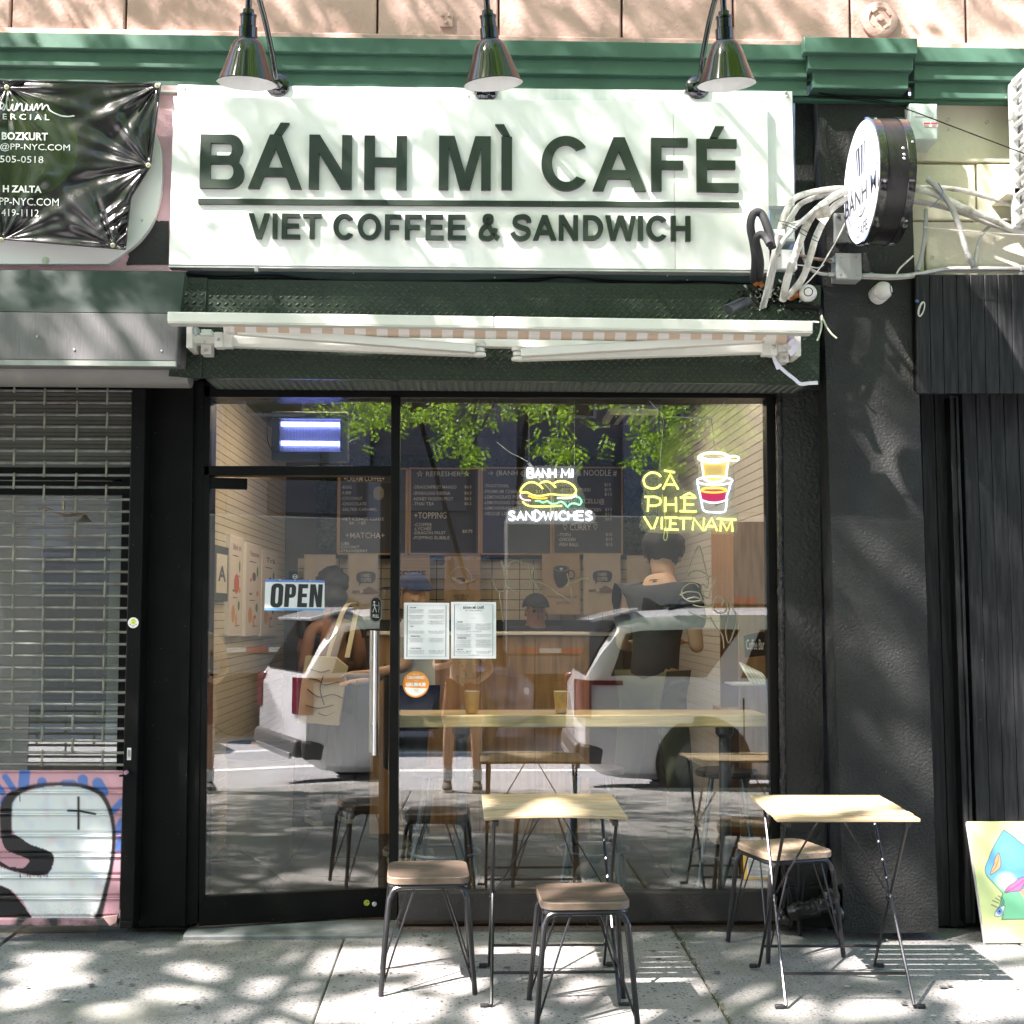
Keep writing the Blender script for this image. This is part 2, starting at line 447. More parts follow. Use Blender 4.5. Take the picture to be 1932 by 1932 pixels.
mb = MB(); mb.box(-8, 8, -.255, -.10, zc1 - .075, zc1 + .012); mb.build('string_course', STUCCO_TAN, bld, bevel=.008)
# round anchor plate and small fixing plate
c = P(1658, 38, -.235); ax = (0, -1, 0)
mb = MB(); mb.lathe([(.0, 0), (.088, 0), (.088, .012), (.075, .02), (.055, .022), (.05, .014), (.018, .014), (.018, .02), (0, .02)], c, ax, 28, False, False)
mb.lathe([(.016, .014), (.016, .03), (.008, .032)], c, ax, 10)
for k in range(4):
    aa = k * math.pi / 2 + .6; mb.rbox(c + Vector((math.cos(aa) * .048, -.018, math.sin(aa) * .048)), (.012, .014, .03), Matrix.Rotation(-aa, 3, 'Y'))
ap = mb.build('anchor_plate', STUCCO_TAN, bld)
mb = MB(); c = P(842, 38, -.235); mb.rbox(c, (.062, .012, .07))
for dx, dz in ((-.018, .02), (.014, .02), (.0, -.016)): mb.lathe([(.009, 0), (.009, .008), (.004, .01)], c + Vector((dx, -.006, dz)), ax, 8)
mb.build('fixing_plate', STUCCO_TAN, bld, bevel=.002)
# cornice: three stepped boards, each its own part, broken forward over the pillar
bands = [(60, 89, -.315), (91.5, 123, -.285), (125.5, 159, -.255)]
xl, xr = -7.5, 8.0
for i, (pa, pb, Y) in enumerate(bands):
    za = P(0, pa, Y).z; zb = P(0, pb, Y).z
    mb = MB(); mb.box(xl, P(1523, 150, Y).x, Y, -.2, zb, za)
    mb.build('cornice_board', GREEN, bld, bevel=.004)
    mb = MB(); mb.box(P(1725, 150, Y).x, xr, Y, -.2, zb, za); mb.build('cornice_board', GREEN, bld, bevel=.004)
    mb = MB(); zg = P(0, pb + (2.5 if i < 2 else 3.5), Y).z
    mb.box(xl, xr, Y + .022, -.2, zg - (.004 if i == 2 else 0), zb - .001); mb.build('cornice_shadow_strip', GREEN2, bld)
caps = [(70, 100, 1517, 1732, -.365), (101.5, 131, 1525, 1723, -.33), (133, 167, 1533, 1713, -.295)]
for i, (pa, pb, ax0, ax1, Y) in enumerate(caps):
    za = P(1620, pa, Y).z; zb = P(1620, pb, Y).z
    mb = MB(); mb.box(P(ax0, 100, Y).x, P(ax1, 100, Y).x, Y, -.15, zb, za); mb.build('capital_board', GREEN, bld, bevel=.005)
# pillar
def pillar_mesh():
    mb = MB(); q = [(1541, 160), (1713, 160), (1771, 1760), (1592, 1760)]
    A, B, C, D = [P(x, y, -.20) for x, y in q]
    return mb.grid(lambda u, v: (A + (B - A) * u) * (1 - v) + (D + (C - D) * u) * v + Vector((0, -.006 * noise.noise((u * 3, v * 14, 2)) - .004 * noise.noise((u * 9, v * 60, 4)), 0)), 14, 120), A, B, C, D
mb, A, B, C, D = pillar_mesh()
k = Vector((0, .5, 0))
mb.hexa([D + Vector((.006, .012, 0)), C + Vector((-.006, .012, 0)), C + k, D + k, A + Vector((.006, .012, 0)), B + Vector((-.006, .012, 0)), B + k, A + k])
pil = mb.build('pillar', STUCCO_BLK, bld, smooth=1.2)
mb = MB()                                                             # side returns close the edge
mb.add([D, D + k, A + k, A], [(0, 1, 2, 3)]); mb.add([C, C + k, B + k, B], [(3, 2, 1, 0)])
mb.build('pillar_return', STUCCO_BLK, bld, smooth=0)
mb = MB(); mb.pquad([(1500, 172), (1548, 172), (1562, 735), (1500, 735)], -.10, .2); mb.build('wall_strip', STUCCO_BLK, bld)
# rough panel between window frame and pillar, bead of sealant
mb = MB(); q = [(1476, 728), (1546, 728), (1557, 1752), (1487, 1752)]
mb.pquad(q, -.05, .25); mb.build('stucco_panel', STUCCO_PANEL, bld)
mb = MB(); mb.pquad([(1550, 700), (1560, 700), (1592, 1756), (1562, 1756)], .03, .2); mb.build('joint_strip', M('black joint paint', (.02, .018, .012), .45), bld)
mb = MB()
pts = [P(1470 + (y - 740) * .0105 + 2.5 * noise.noise((y * .03, 1, 2)), y, -.045 - .006 * noise.noise((y * .05, 7, 2))) for y in range(735, 1745, 9)]
mb.tube(pts, [.016 + .006 * noise.noise((i * .6, 3, 8)) for i in range(len(pts))], 8)
mb.build('sealant_bead', M('glossy black sealant', (.014, .014, .013), .25, bump=.004, bscale=60), bld)
# left column, its strips
mb = MB(); mb.pquad([(276, 700), (366, 700), (349, 1748), (262, 1748)], -.05, .3); mb.build('column', BLACK, bld, bevel=.004)
mb = MB(); mb.pquad([(366.5, 715), (386, 720), (373, 1742), (349.5, 1746)], -.025, .3); mb.build('jamb', BLACK, bld, bevel=.003)
mb = MB(); mb.pquad([(240, 690), (300, 690), (280, 1752), (228, 1752)], .05, .2); mb.build('recess_back', BLACK_SMOOTH, bld)
mb = MB(); mb.pquad([(320, 470), (1560, 470), (1560, 750), (260, 750)], .08, .2); mb.build('lintel', BLACK_SMOOTH, bld)
mb = MB(); mb.pquad([(326, 494), (1500, 506), (1500, 545), (326, 533)], -.285, .2); mb.build('sign_rail', M('peeling dark green paint', (.012, .03, .018), .5, var=.4, vscale=10, speck=((.5, .58, .5), 26, .12)), bld)

# ---- diamond plate fascia
PLATE = M('dark green diamond plate paint', (.023, .036, .0235), .36, spec=.45, var=.15, vscale=3)
TREAD = M('worn tread highlight paint', (.065, .083, .066), .3, spec=.7)  # worn paint, made paler to paint in the light the treads catch
YP = -.32
mb = MB(); mb.pquad([(392, 527), (1549, 538), (1545, 725), (381, 713)], YP, .02); fascia = mb.build('diamond_plate', PLATE, bld)
mb = MB(); mb.pquad([(343, 523), (391, 524), (380, 714), (318, 709)], YP - .008, .02); fasc2 = mb.build('diamond_plate', PLATE, bld)
# folded underside back to the window head
zb = P(966, 718, YP).z
mb = MB(); mb.box(P(385, 716, YP).x, P(1540, 722, YP).x, YP + .02, .10, zb, zb + .012); soff = mb.build('diamond_soffit', PLATE, bld)
def lozenges(mb, org, ux, uz, nrm, W, H, inside, pu=.036, pv=.0175, L=.0132, T=.0036, hgt=.0048):
    nv = int(H / pv); nu = int(W / (pu / 2))
    for j in range(nv):
        for i in range(nu):
            if (i + j) % 2: continue
            u = i * pu / 2 + .008; v = j * pv + .008
            if not inside(u, v): continue
            s = 1 if i % 2 else -1
            d = (ux * .80 + uz * (.60 * s)); e = (ux * (-.60 * s) + uz * .80)
            c = org + ux * u + uz * v
            mb.add([c - d * L, c - d * L * .2 - e * T, c + d * L * .2 - e * T, c + d * L, c + d * L * .2 + e * T, c - d * L * .2 + e * T, c - d * L * .55 + nrm * hgt, c + d * L * .55 + nrm * hgt],
                   [(0, 1, 6), (1, 2, 7, 6), (2, 3, 7), (3, 4, 7), (4, 5, 6, 7), (5, 0, 6)])
def tread_on(parent, q, Y):
    A, B, C, D = [P(x, y, Y) for x, y in q]
    x0 = min(A.x, D.x); x1 = max(B.x, C.x); z0 = min(C.z, D.z); z1 = max(A.z, B.z)
    poly = [(v.x - x0, v.z - z0) for v in (A, B, C, D)]
    mb = MB(); lozenges(mb, Vector((x0, Y - .0003, z0)), Vector((1, 0, 0)), Vector((0, 0, 1)), Vector((0, -1, 0)), x1 - x0, z1 - z0, lambda u, v: sdf_in(poly, u, v))
    stuff(mb.build('raised_tread', TREAD, parent, smooth=.5))
tread_on(fascia, [(394, 530), (1546, 541), (1542, 721), (383, 710)], YP)
tread_on(fasc2, [(346, 527), (389, 527), (378, 710), (322, 706)], YP - .008)
mb = MB(); x0 = P(388, 716, YP).x; x1 = P(1535, 722, YP).x
lozenges(mb, Vector((x0, YP + .03, zb - .0003)), Vector((1, 0, 0)), Vector((0, 1, 0)), Vector((0, 0, -1)), x1 - x0, .26, lambda u, v: True)
stuff(mb.build('raised_tread', TREAD, soff, smooth=.5))
# blackened hole with a ragged edge of peeling paint where the pipes go in
PEEL = M('peeling pale green paint', (.42, .5, .41), .7); FOAMO = M('orange expanding foam', (.5, .16, .03), .8, var=.3, vscale=30)
mb = MB(); rr = random.Random(11)
for i in range(420):
    a = rr.uniform(0, 6.28); rad = abs(rr.gauss(0, 1)); px = 1455 + 55 * math.cos(a) * rad * .7; py = 560 + 26 * math.sin(a) * rad * .7
    c = P(px, py, YP - .006); s = rr.uniform(.003, .011)
    t = Euler((rr.uniform(-1, 1), rr.uniform(-3, 3), rr.uniform(-1, 1))).to_matrix()
    mb.cur = rr.choice([0, 1, 1, 1])
    mb.add([c + t @ Vector((-s, 0, -s * .5)), c + t @ Vector((s, 0, -s * .6)), c + t @ Vector((s * .6, 0, s * .5)), c + t @ Vector((-s * .5, 0, s * .6))], [(0, 1, 2, 3)])
stuff(mb.build('paint_flake', [PEEL, BLACK_SMOOTH], bld, smooth=0))
mb = MB()
for px, py, r in ((1500, 553, .026), (1492, 560, .02), (1508, 548, .018), (1427, 533, .018), (1437, 537, .013)):
    mb.lathe([(.003, -r), (r * .7, -r * .7), (r, 0), (r * .75, r * .65), (.002, r)], P(px, py, YP - .012), (0, -.3, 1), 9)
stuff(mb.build('foam_lump', FOAMO, bld))

# ---- window frame and panes
YF = -.02
def fbar(q, name='frame_bar', Y=YF, d=.09, m=BLACK_SMOOTH): 
    mb = MB(); mb.pquad(q, Y, d); return mb.build(name, m, bld, bevel=.003)
fbar([(384, 722), (397, 722), (386, 1702), (374, 1702)])                      # door side post (slim)
fbar([(384, 727), (1462, 737), (1462, 751), (384, 749)])                       # head
fbar([(385, 879), (738, 879), (738, 897), (384, 897)], 'transom_bar')
fbar([(738, 748), (755, 748), (750, 1736), (733, 1736)], 'mullion', -.03)
fbar([(1446, 748), (1463, 748), (1474, 1740), (1457, 1738)])
fbar([(752, 1684), (1460, 1684), (1474, 1738), (752, 1738)], 'window_sill', -.04, .1, M('black textured sill', (.02, .018, .016), .45, var=.3, vscale=9, bump=.003, bscale=90, speck=((.4, .4, .36), 60, .06)))
mb = MB(); mb.pquad([(396, 748), (739, 748), (739, 881), (396, 881)], .0, .006); mb.build('transom_pane', GLASS, bld)
mb = MB(); mb.pquad([(752, 748), (1449, 748), (1462, 1690), (748, 1690)], .0, .006); mb.build('window_pane', GLASS, bld)
mb = MB()
a = P(345, 1738, -.1); b = P(752, 1738, -.1)
mb.hexa([(a.x, -.10, -.06), (b.x, -.10, -.06), (b.x, .12, -.06), (a.x, .12, -.06), (a.x, -.10, .012), (b.x, -.10, .012), (b.x, .12, .03), (a.x, .12, .03)])
mb.build('door_threshold', M('worn grey threshold', (.15, .165, .16), .6, var=.3, vscale=9, bump=.002, bscale=30), bld, bevel=.006)

# ---- the glass door, a little ajar inwards
hx = P(384, 1300, 0).x; DW = P(735, 1300, 0).x - hx + .005
door = thing('glass_door', 'black framed glass shop door standing slightly ajar', 'door', (hx, .0, 0))
DA = R(11.2)
def D(u, z, t=0.0): return Vector((hx + math.cos(DA) * u - math.sin(-DA) * 0 + math.sin(DA) * t, math.sin(DA) * u - math.cos(DA) * t, z))
def dbox(mb, u0, u1, z0, z1, t0, t1): return mb.hexa([D(u0, z0, t0), D(u1, z0, t0), D(u1, z0, t1), D(u0, z0, t1), D(u0, z1, t0), D(u1, z1, t0), D(u1, z1, t1), D(u0, z1, t1)])
ztop = P(384, 902, 0).z; zrb = P(378, 1690, 0).z; zbot = .035
mb = MB(); dbox(mb, .012, DW, zrb - .01, ztop, -.005, .005); mb.build('door_pane', GLASS, door)
mb = MB(); dbox(mb, 0, DW + .003, zbot, zrb, -.022, .022); brail = mb.build('bottom_rail', BLACK, door, bevel=.004)
mb = MB(); dbox(mb, 0, .011, zrb + .001, ztop, -.012, .012); mb.build('hinge_stile', BLACK_SMOOTH, door)
z0 = P(400, 922, 0).z; z1 = P(400, 903, 0).z
mb = MB(); dbox(mb, .013, .185, z0, z1 + .004, -.018, .02); mb.build('patch_fitting', BLACK, door, bevel=.003)
# pull handle: tall brushed tube on two standoffs
hm = M('brushed stainless', (.62, .63, .62), .28, 1.0)
u = DW - .075; za = P(704, 1422, .15).z; zb_ = P(704, 1190, .15).z
mb = MB(); mb.tube([D(u, za, .07), D(u, zb_, .07)], .0155, 20)
hd = mb.build('pull_handle', hm, door)
mb = MB(); mb.tube([D(u, za, -.06), D(u, zb_, -.06)], .0155, 20); mb.build('pull_handle', hm, door)
for z in (za + .13, zb_ - .13):
    mb = MB(); mb.tube([D(u, z, -.06), D(u, z, .07)], .007, 10); mb.build('standoff', hm, hd)
# round-ended push sign and its print
us = DW - .07; zc = P(705, 1150, .15).z
def capsule(w, h, n=10):
    pts = []
    for i in range(n + 1): a = math.pi * i / n; pts.append((w * math.cos(a), h - w + w * math.sin(a)))
    for i in range(n + 1): a = math.pi + math.pi * i / n; pts.append((w * math.cos(a), -(h - w) + w * math.sin(a)))
    return pts
psign = thing('pull_sticker', 'black round ended PULL sticker with walking figure on the door glass', 'sticker', D(us, zc, .008))
mb = MB(); mb.shape([capsule(.0285, .0625)], lambda x, y, k: D(us + x, zc + y, .0075 - .002 * k), 1); mb.build('backing', M('black vinyl', (.008, .008, .008), .3), psign, smooth=0)
WV = M('white vinyl print', (.8, .82, .8), .4)
mb = MB(); mb.shape([capsule(.0262, .06), capsule(.0247, .0585)], lambda x, y, k: D(us + x, zc + y, .0085), 0)
pl = lambda x, y: D(us + x, zc + y, .0086)
text_box(mb, 'PULL', lambda a, b: pl(-.0155 + .031 * a, -.040 + .0165 * b), .035)
mb.shape([[(.005 * math.cos(t / 12 * 6.283) - .009, .005 * math.sin(t / 12 * 6.283) + .036) for t in range(12)]], lambda x, y, k: pl(x, y), 0)
for line, w in (([(-.009, .029), (-.006, .010)], .0045), ([(-.006, .012), (-.012, -.001), (-.016, -.014)], .003), ([(-.006, .012), (-.001, .0), (.002, -.014)], .003),
                ([(-.012, .027), (-.016, .016)], .002), ([(-.007, .024), (.004, .018), (.010, .020)], .0022), ([(.013, .036), (.015, .01), (.013, -.014)], .0018)):
    for (xa, ya), (xb, yb) in zip(line, line[1:]):
        d = math.hypot(xb - xa, yb - ya); nx, ny = -(yb - ya) / d * w / 2, (xb - xa) / d * w / 2
        mb.add([pl(xa + nx, ya + ny), pl(xb + nx, yb + ny), pl(xb - nx, yb - ny), pl(xa - nx, ya - ny)], [(0, 1, 2, 3)])
mb.build('print', WV, psign, smooth=0)
# wooden push grip at the top corner seen through the glass
mb = MB(); uw = DW - .06; zw = P(716, 931, .18).z
mb.shape([capsule(.024, .033)], lambda x, y, k: D(uw + x, zw + y, -.006 - .02 * (1 - k)), 1)
mb.build('wooden_catch', M('pale wood', (.50, .33, .17), .5, grain=((.38, .23, .1), 30, (6, 6, 1))), door, bevel=.003)
# lock and small round sticker on the bottom rail
zl = (zbot + zrb) / 2
mb = MB(); mb.lathe([(.0115, 0), (.0115, .004), (.009, .006), (0, .006)], D(DW - .065, zl - .004, .022), D(0, 0, 1) - D(0, 0, 0), 16, False, False); mb.build('lock_cylinder', STEEL, door)
mb = MB(); mb.lathe([(.014, 0), (.014, .0012), (0, .0012)], D(DW - .102, zl + .003, .0222), D(0, 0, 1) - D(0, 0, 0), 20, False, False)
tag(mb.build('round_sticker', M('acid green sticker', (.5, .6, .05), .5, dirt=((.12, .16, .02), 160, .5, .6))), 'small round acid green sticker beside the lock on the door bottom rail', 'sticker')
# ================================================================== main sign
SIGNW = M('white sign panel', (.80, .82, .80), .40, var=.015, vscale=2)
SIGNB = M('white backing board', (.74, .77, .75), .45, var=.05, vscale=6, grain=((.66, .69, .67), 3, (8, 8, .6)))
LETTER = M('green sign letters', (.016, .0285, .018), .42, var=.12, vscale=4)
ALU = M('aluminium trim', (.6, .61, .6), .4, .7)
ysf = -.385
sgn = thing('shop_sign', 'large white shop sign with raised green letters reading BÁNH MÌ CAFÉ', 'shop sign', tuple(P(890, 350, ysf)))
mb = MB(); mb.pquad([(335, 159.5), (1495, 172), (1499.5, 389), (333, 389)], -.345, .06); mb.build('backing_board', SIGNB, sgn, bevel=.003)
for px, py in ((347, 166), (346, 180), (1483, 175), (1436, 192), (883, 183), (1292, 173), (1486, 182)):
    mb = MB(); mb.lathe([(.008, 0), (.008, .004), (.004, .008), (0, .008)], P(px, py, -.3455), (0, -1, 0), 8, False, False); mb.build('screw', STEEL, sgn)
mb = MB(); mb.pquad([(327, 181.5), (1270, 191), (1274, 508), (318.5, 499.5)], ysf, .038); mb.build('front_panel', SIGNW, sgn, bevel=.003)
mb = MB(); mb.pquad([(1270.6, 191), (1447.5, 193.5), (1452.5, 510), (1274.6, 508)], ysf, .038); mb.build('front_panel', SIGNW, sgn, bevel=.003)
mb = MB(); mb.pquad([(318, 500.5), (1452, 511), (1452, 514.5), (318, 504)], ysf + .004, .06); mb.build('bottom_trim', ALU, sgn)
for px in (480, 1420):
    mb = MB(); mb.pbox(px, 503, px + 7, 512, ysf - .006, .02); mb.build('clip', STEEL, sgn)
# --- bold letter outlines drawn in a w x h box with stem s
def arc(cx, cy, rx, ry, a0, a1, n=22): return [(cx + rx * math.cos(R(a0 + (a1 - a0) * i / n)), cy + ry * math.sin(R(a0 + (a1 - a0) * i / n))) for i in range(n + 1)]
def thick(pts, t):
    L_, R_ = [], []
    n = len(pts)
    for i, p in enumerate(pts):
        a = pts[max(i - 1, 0)]; b = pts[min(i + 1, n - 1)]
        d = math.hypot(b[0] - a[0], b[1] - a[1]) or 1
        nx, ny = -(b[1] - a[1]) / d, (b[0] - a[0]) / d
        tt = t[i] if isinstance(t, list) else t
        L_.append((p[0] + nx * tt / 2, p[1] + ny * tt / 2)); R_.append((p[0] - nx * tt / 2, p[1] - ny * tt / 2))
    return L_ + R_[::-1]
def glyph(ch, w, h, s):
    b = s * .84
    if ch == 'I': return [[(0, 0), (w, 0), (w, h), (0, h)]]
    if ch == 'H': return [[(0, 0), (s, 0), (s, h * .43), (w - s, h * .43), (w - s, 0), (w, 0), (w, h), (w - s, h), (w - s, h * .43 + b), (s, h * .43 + b), (s, h), (0, h)]]
    if ch == 'T': return [[(w / 2 - s / 2, 0), (w / 2 + s / 2, 0), (w / 2 + s / 2, h - b), (w, h - b), (w, h), (0, h), (0, h - b), (w / 2 - s / 2, h - b)]]
    if ch == 'E': return [[(0, 0), (w, 0), (w, b), (s, b), (s, h * .43), (w * .93, h * .43), (w * .93, h * .43 + b), (s, h * .43 + b), (s, h - b), (w * .965, h - b), (w * .965, h), (0, h)]]
    if ch == 'F': return [[(0, 0), (s, 0), (s, h * .41), (w * .87, h * .41), (w * .87, h * .41 + b), (s, h * .41 + b), (s, h - b), (w, h - b), (w, h), (0, h)]]
    if ch == 'N': return [[(0, 0), (s * .95, 0), (s * .95, h * .66), (w - s, 0), (w, 0), (w, h), (w - s * .95, h), (w - s * .95, h * .35), (s, h), (0, h)]]
    if ch == 'M':
        q = s * .92
        return [[(0, 0), (q, 0), (q, h * .78), (w / 2 - q * .52, 0), (w / 2 + q * .52, 0), (w - q, h * .78), (w - q, 0), (w, 0), (w, h), (w - s * 1.5, h), (w / 2, h * .32), (s * 1.5, h), (0, h)]]
    if ch == 'V': return [[(w / 2 - s * .55, 0), (w / 2 + s * .55, 0), (w, h), (w - s * 1.06, h), (w / 2, h * .26), (s * 1.06, h), (0, h)]]
    if ch == 'W':
        q = w * .25
        return [[(q - s * .5, 0), (q + s * .52, 0), (w / 2, h * .72), (w - q - s * .52, 0), (w - q + s * .5, 0), (w, h), (w - s, h), (w - q - s * .02, h * .31), (w / 2 + s * .58, h), (w / 2 - s * .58, h), (q + s * .02, h * .31), (s, h), (0, h)]]
    if ch == 'A': 
        k = lambda y: (w / 2 - s * .55) * y / h
        yb, yt = h * .225, h * .225 + b
        sl = (w / 2 - s * .55) / h
        inner = lambda y: sl * y + s * 1.07
        apex = (w / 2 - s * 1.07) / sl
        return [[(0, 0), (s * 1.07, 0), (inner(yb), yb), (w - inner(yb), yb), (w - s * 1.07, 0), (w, 0), (w / 2 + s * .55, h), (w / 2 - s * .55, h)],
                [(inner(yt), yt), (w - inner(yt), yt), (w / 2, min(apex, h * .80))]]
    if ch == 'O': return [arc(w / 2, h / 2, w / 2, h / 2, 0, 360, 44)[:-1], arc(w / 2, h / 2, w / 2 - s * 1.02, h / 2 - b, 0, 360, 44)[:-1]]
    if ch == 'D':
        r = h / 2; cx = w - w * .56
        return [[(0, 0)] + arc(cx, r, w - cx, r, -90, 90, 26) + [(0, h)], [(s, b)] + arc(cx, r, w - cx - s, r - b, -90, 90, 24) + [(s, h - b)]]
    if ch == 'C':
        cx = w * .53; cy = h / 2
        return [arc(cx, cy, cx, cy, 38, 322, 40) + arc(cx, cy, cx - s * 1.02, cy - b, 316, 44, 36)] 
    if ch == 'B':
        hm = h * .535
        out = [(0, 0)] + arc(w - h * .27, h * .27, h * .27, h * .272, -90, 52, 16) + arc(w * .965 - (h - hm) * .48, hm + (h - hm) * .48, (h - hm) * .48, (h - hm) * .52, -40, 90, 16) + [(0, h)]
        r1 = h * .27 - b; r2 = (h - hm) * .48 - b
        h1 = [(s, b)] + arc(w - s - r1, (b + hm - b * .5) / 2, r1, (hm - b * .5 - b) / 2, -90, 90, 12) + [(s, hm - b * .5)]
        h2 = [(s, hm + b * .45)] + arc(w * .955 - s - r2, (hm + b * .45 + h - b) / 2, r2, (h - b - hm - b * .45) / 2, -90, 90, 12) + [(s, h - b)]
        return [out, h1, h2]
    if ch == 'S':
        a = s * .46
        pts = spline2([(a * .2, h * .30), (w * .14, h * .16), (w * .34, a * .95), (w * .52, a * .88), (w * .76, h * .14), (w - a * 1.05, h * .285), (w * .80, h * .43), (w * .5, h * .51), (w * .22, h * .60), (a * 1.25, h * .73), (w * .24, h * .87), (w * .5, h - a * .88), (w * .72, h - a * 1.0), (w * .87, h * .82), (w - a * .8, h * .70)], 5)
        return [thick(pts, s * .93)]
    if ch == '&':
        a = s * .46
        pts = spline2([(w - a * .2, a * .9), (w * .80, h * .19), (w * .45, h * .60), (w * .30, h * .76), (w * .34, h * .90), (w * .46, h - a * .8), (w * .60, h * .90), (w * .62, h * .76), (w * .46, h * .62), (w * .22, h * .47), (a * 1.0, h * .28), (w * .14, h * .12), (w * .36, a * .8), (w * .58, h * .10), (w * .76, h * .28), (w * .84, h * .46)], 5)
        return [thick(pts, s * .90)]
def sign_letter(ch, x0, y0, x1, y1, s):
    a = P(x0, y1, ysf); b = P(x1, y0, ysf); w = b.x - a.x; h = b.z - a.z
    mb = MB()
    f = lambda x, y, k: Vector((a.x + x, ysf - .020 + .0205 * k, a.z + y))
    polys = glyph(ch, w, h, s)
    if ch in '&':                       # self crossing stroke: build as overlapping pieces
        n = len(polys[0]) // 2; pts = polys[0]
        for i in range(n - 1):
            q = [pts[i], pts[i + 1], pts[2 * n - 2 - i], pts[2 * n - 1 - i]]
            dk = 0.0004 * (i % 3)
            mb.hexa([(a.x + x, ysf - .020 + dk, a.z + y) for x, y in q] + [(a.x + x, ysf, a.z + y) for x, y in q])
    else: mb.shape(polys, f, 1)
    return mb.build('letter', LETTER, sgn, smooth=.5)
S1 = .0475
for ch, x0, y0, x1, y1 in (('B', 377.7, 257, 463, 356.7), ('A', 469, 257.3, 571.7, 357.3), ('N', 583.3, 257.8, 665, 358), ('H', 687.3, 259.3, 768.3, 358.8), ('M', 828, 260, 926, 359.5), ('I', 945.7, 260.7, 966, 359.5),
                           ('C', 1021.3, 259.7, 1109, 361.3), ('A', 1117.3, 262.3, 1217.3, 361.7), ('F', 1228, 263.3, 1296.3, 362), ('E', 1313.7, 265.5, 1391, 363.3)): sign_letter(ch, x0, y0, x1, y1, S1)
for q in ([(516.7, 253), (529.5, 231), (546, 231.6), (531, 253.2)], [(934, 234), (951, 234.2), (962.5, 255.8), (949.5, 255.6)], [(1339.7, 259), (1349.5, 237.7), (1367.2, 238), (1355, 259.4)]):
    mb = MB(); mb.pquad([(x, y) for x, y in q], ysf - .02, .0205); mb.build('accent', LETTER, sgn, smooth=0)
for q in ([(373.3, 374.3), (1040, 379.2), (1040, 389), (373.3, 384.7)], [(1040.6, 379.2), (1394.7, 381.2), (1394.7, 391), (1040.6, 389)]):
    mb = MB(); mb.pquad(q, ysf - .014, .0145); mb.build('underline', LETTER, sgn, smooth=0)
S2 = .0225
for ch, x0, y0, x1, y1 in (('V', 469.3, 405, 510, 451.7), ('I', 515, 405, 524.3, 451.7), ('E', 532.3, 405.2, 567.5, 452), ('T', 571.7, 405.5, 607.7, 451.7),
        ('C', 629.3, 405.5, 669, 453.6), ('O', 675, 405.7, 719.7, 453.9), ('F', 726.3, 407, 757.3, 453.5), ('F', 764, 407, 796.3, 453.5), ('E', 803, 407.2, 837.5, 454), ('E', 845, 407.5, 879.5, 454),
        ('&', 903, 406.5, 941.7, 455), ('S', 965.7, 407.2, 1001.5, 455.3), ('A', 1005.3, 408.2, 1049.3, 454.5), ('N', 1054, 408.3, 1090, 454.6), ('D', 1099.7, 408.6, 1137.3, 454.8), ('W', 1141.7, 409, 1199, 454.8),
        ('I', 1203, 409.2, 1212.4, 454.8), ('C', 1219, 408.6, 1258.3, 456.2), ('H', 1265, 409.7, 1301.5, 456.2)): sign_letter(ch, x0, y0, x1, y1, S2)

# ================================================================== three gooseneck lamps
LAMPBLK = M('black chrome', (.075, .078, .082), .06, 1.0)
LAMPIN = M('white enamel inside shade', (.86, .87, .86), .35)
def lamp(plate_px, shade_px, lean, label):
    Yw = -.35
    b = P(*plate_px, Yw); sh = P(shade_px[0], shade_px[1], -1.08)      # rim centre
    t = thing('gooseneck_lamp', label, 'wall lamp', tuple(b), 'gooseneck lamps over the shop sign')
    axis = (Vector((lean, -.15, 1.0))).normalized()
    mb = MB()
    mb.lathe([(.119, .0), (.121, .002), (.117, .004), (.098, .052), (.079, .105), (.063, .148), (.052, .166), (.038, .176), (.034, .178)], sh, axis, 40, False, False)
    mb.build('shade', LAMPBLK, t)
    mb = MB(); mb.lathe([(.1185, .0005), (.115, .004), (.096, .052), (.077, .104), (.061, .146), (.05, .163), (.02, .17), (0, .17)], sh, axis, 40, False, False)
    mb.build('inner_reflector', LAMPIN, t)
    mb = MB(); mb.lathe([(.034, .174), (.037, .178), (.037, .222), (.031, .226), (.031, .262), (.034, .264), (.034, .272), (.024, .275), (.022, .292), (.013, .296), (.013, .31)], sh, axis, 24)
    mb.build('socket', LAMPBLK, t)
    topp = sh + axis * .30
    pts = spline([b + Vector((0, -.02, 0)), b + Vector((0, -.10, .035)), (b * .78 + topp * .22) + Vector((0, 0, .07)), (b * .5 + topp * .5) + Vector((0, 0, .135)), (b * .22 + topp * .78) + Vector((0, -.02, .165)), topp + Vector((0, .085, .185)) , topp + Vector((0, .022, .165)), topp + axis * .08, topp], 7)
    mb = MB(); mb.tube(pts, .0125, 12); mb.build('arm', LAMPBLK, t)
    mb = MB(); mb.lathe([(.056, 0), (.056, .006), (.05, .012), (.026, .02), (.018, .034), (.014, .05)], b, (0, -1, 0), 30); mb.build('wall_plate', LAMPBLK, t)
    mb = MB(); mb.lathe([(.005, 0), (.005, .004), (0, .006)], b + Vector((.034, -.010, .012)), (0, -1, 0), 8, False, False); mb.build('screw', STEEL, t)
lamp((524, 161), (466, 158), .03, 'black gooseneck lamp over the letters BÁN, the one nearest the dark banner')
lamp((917, 170), (931, 159), -.09, 'middle black gooseneck lamp above the accent of MÌ')
lamp((1316, 165), (1371, 160), -.06, 'black gooseneck lamp over the letters FÉ, the one nearest the pillar')

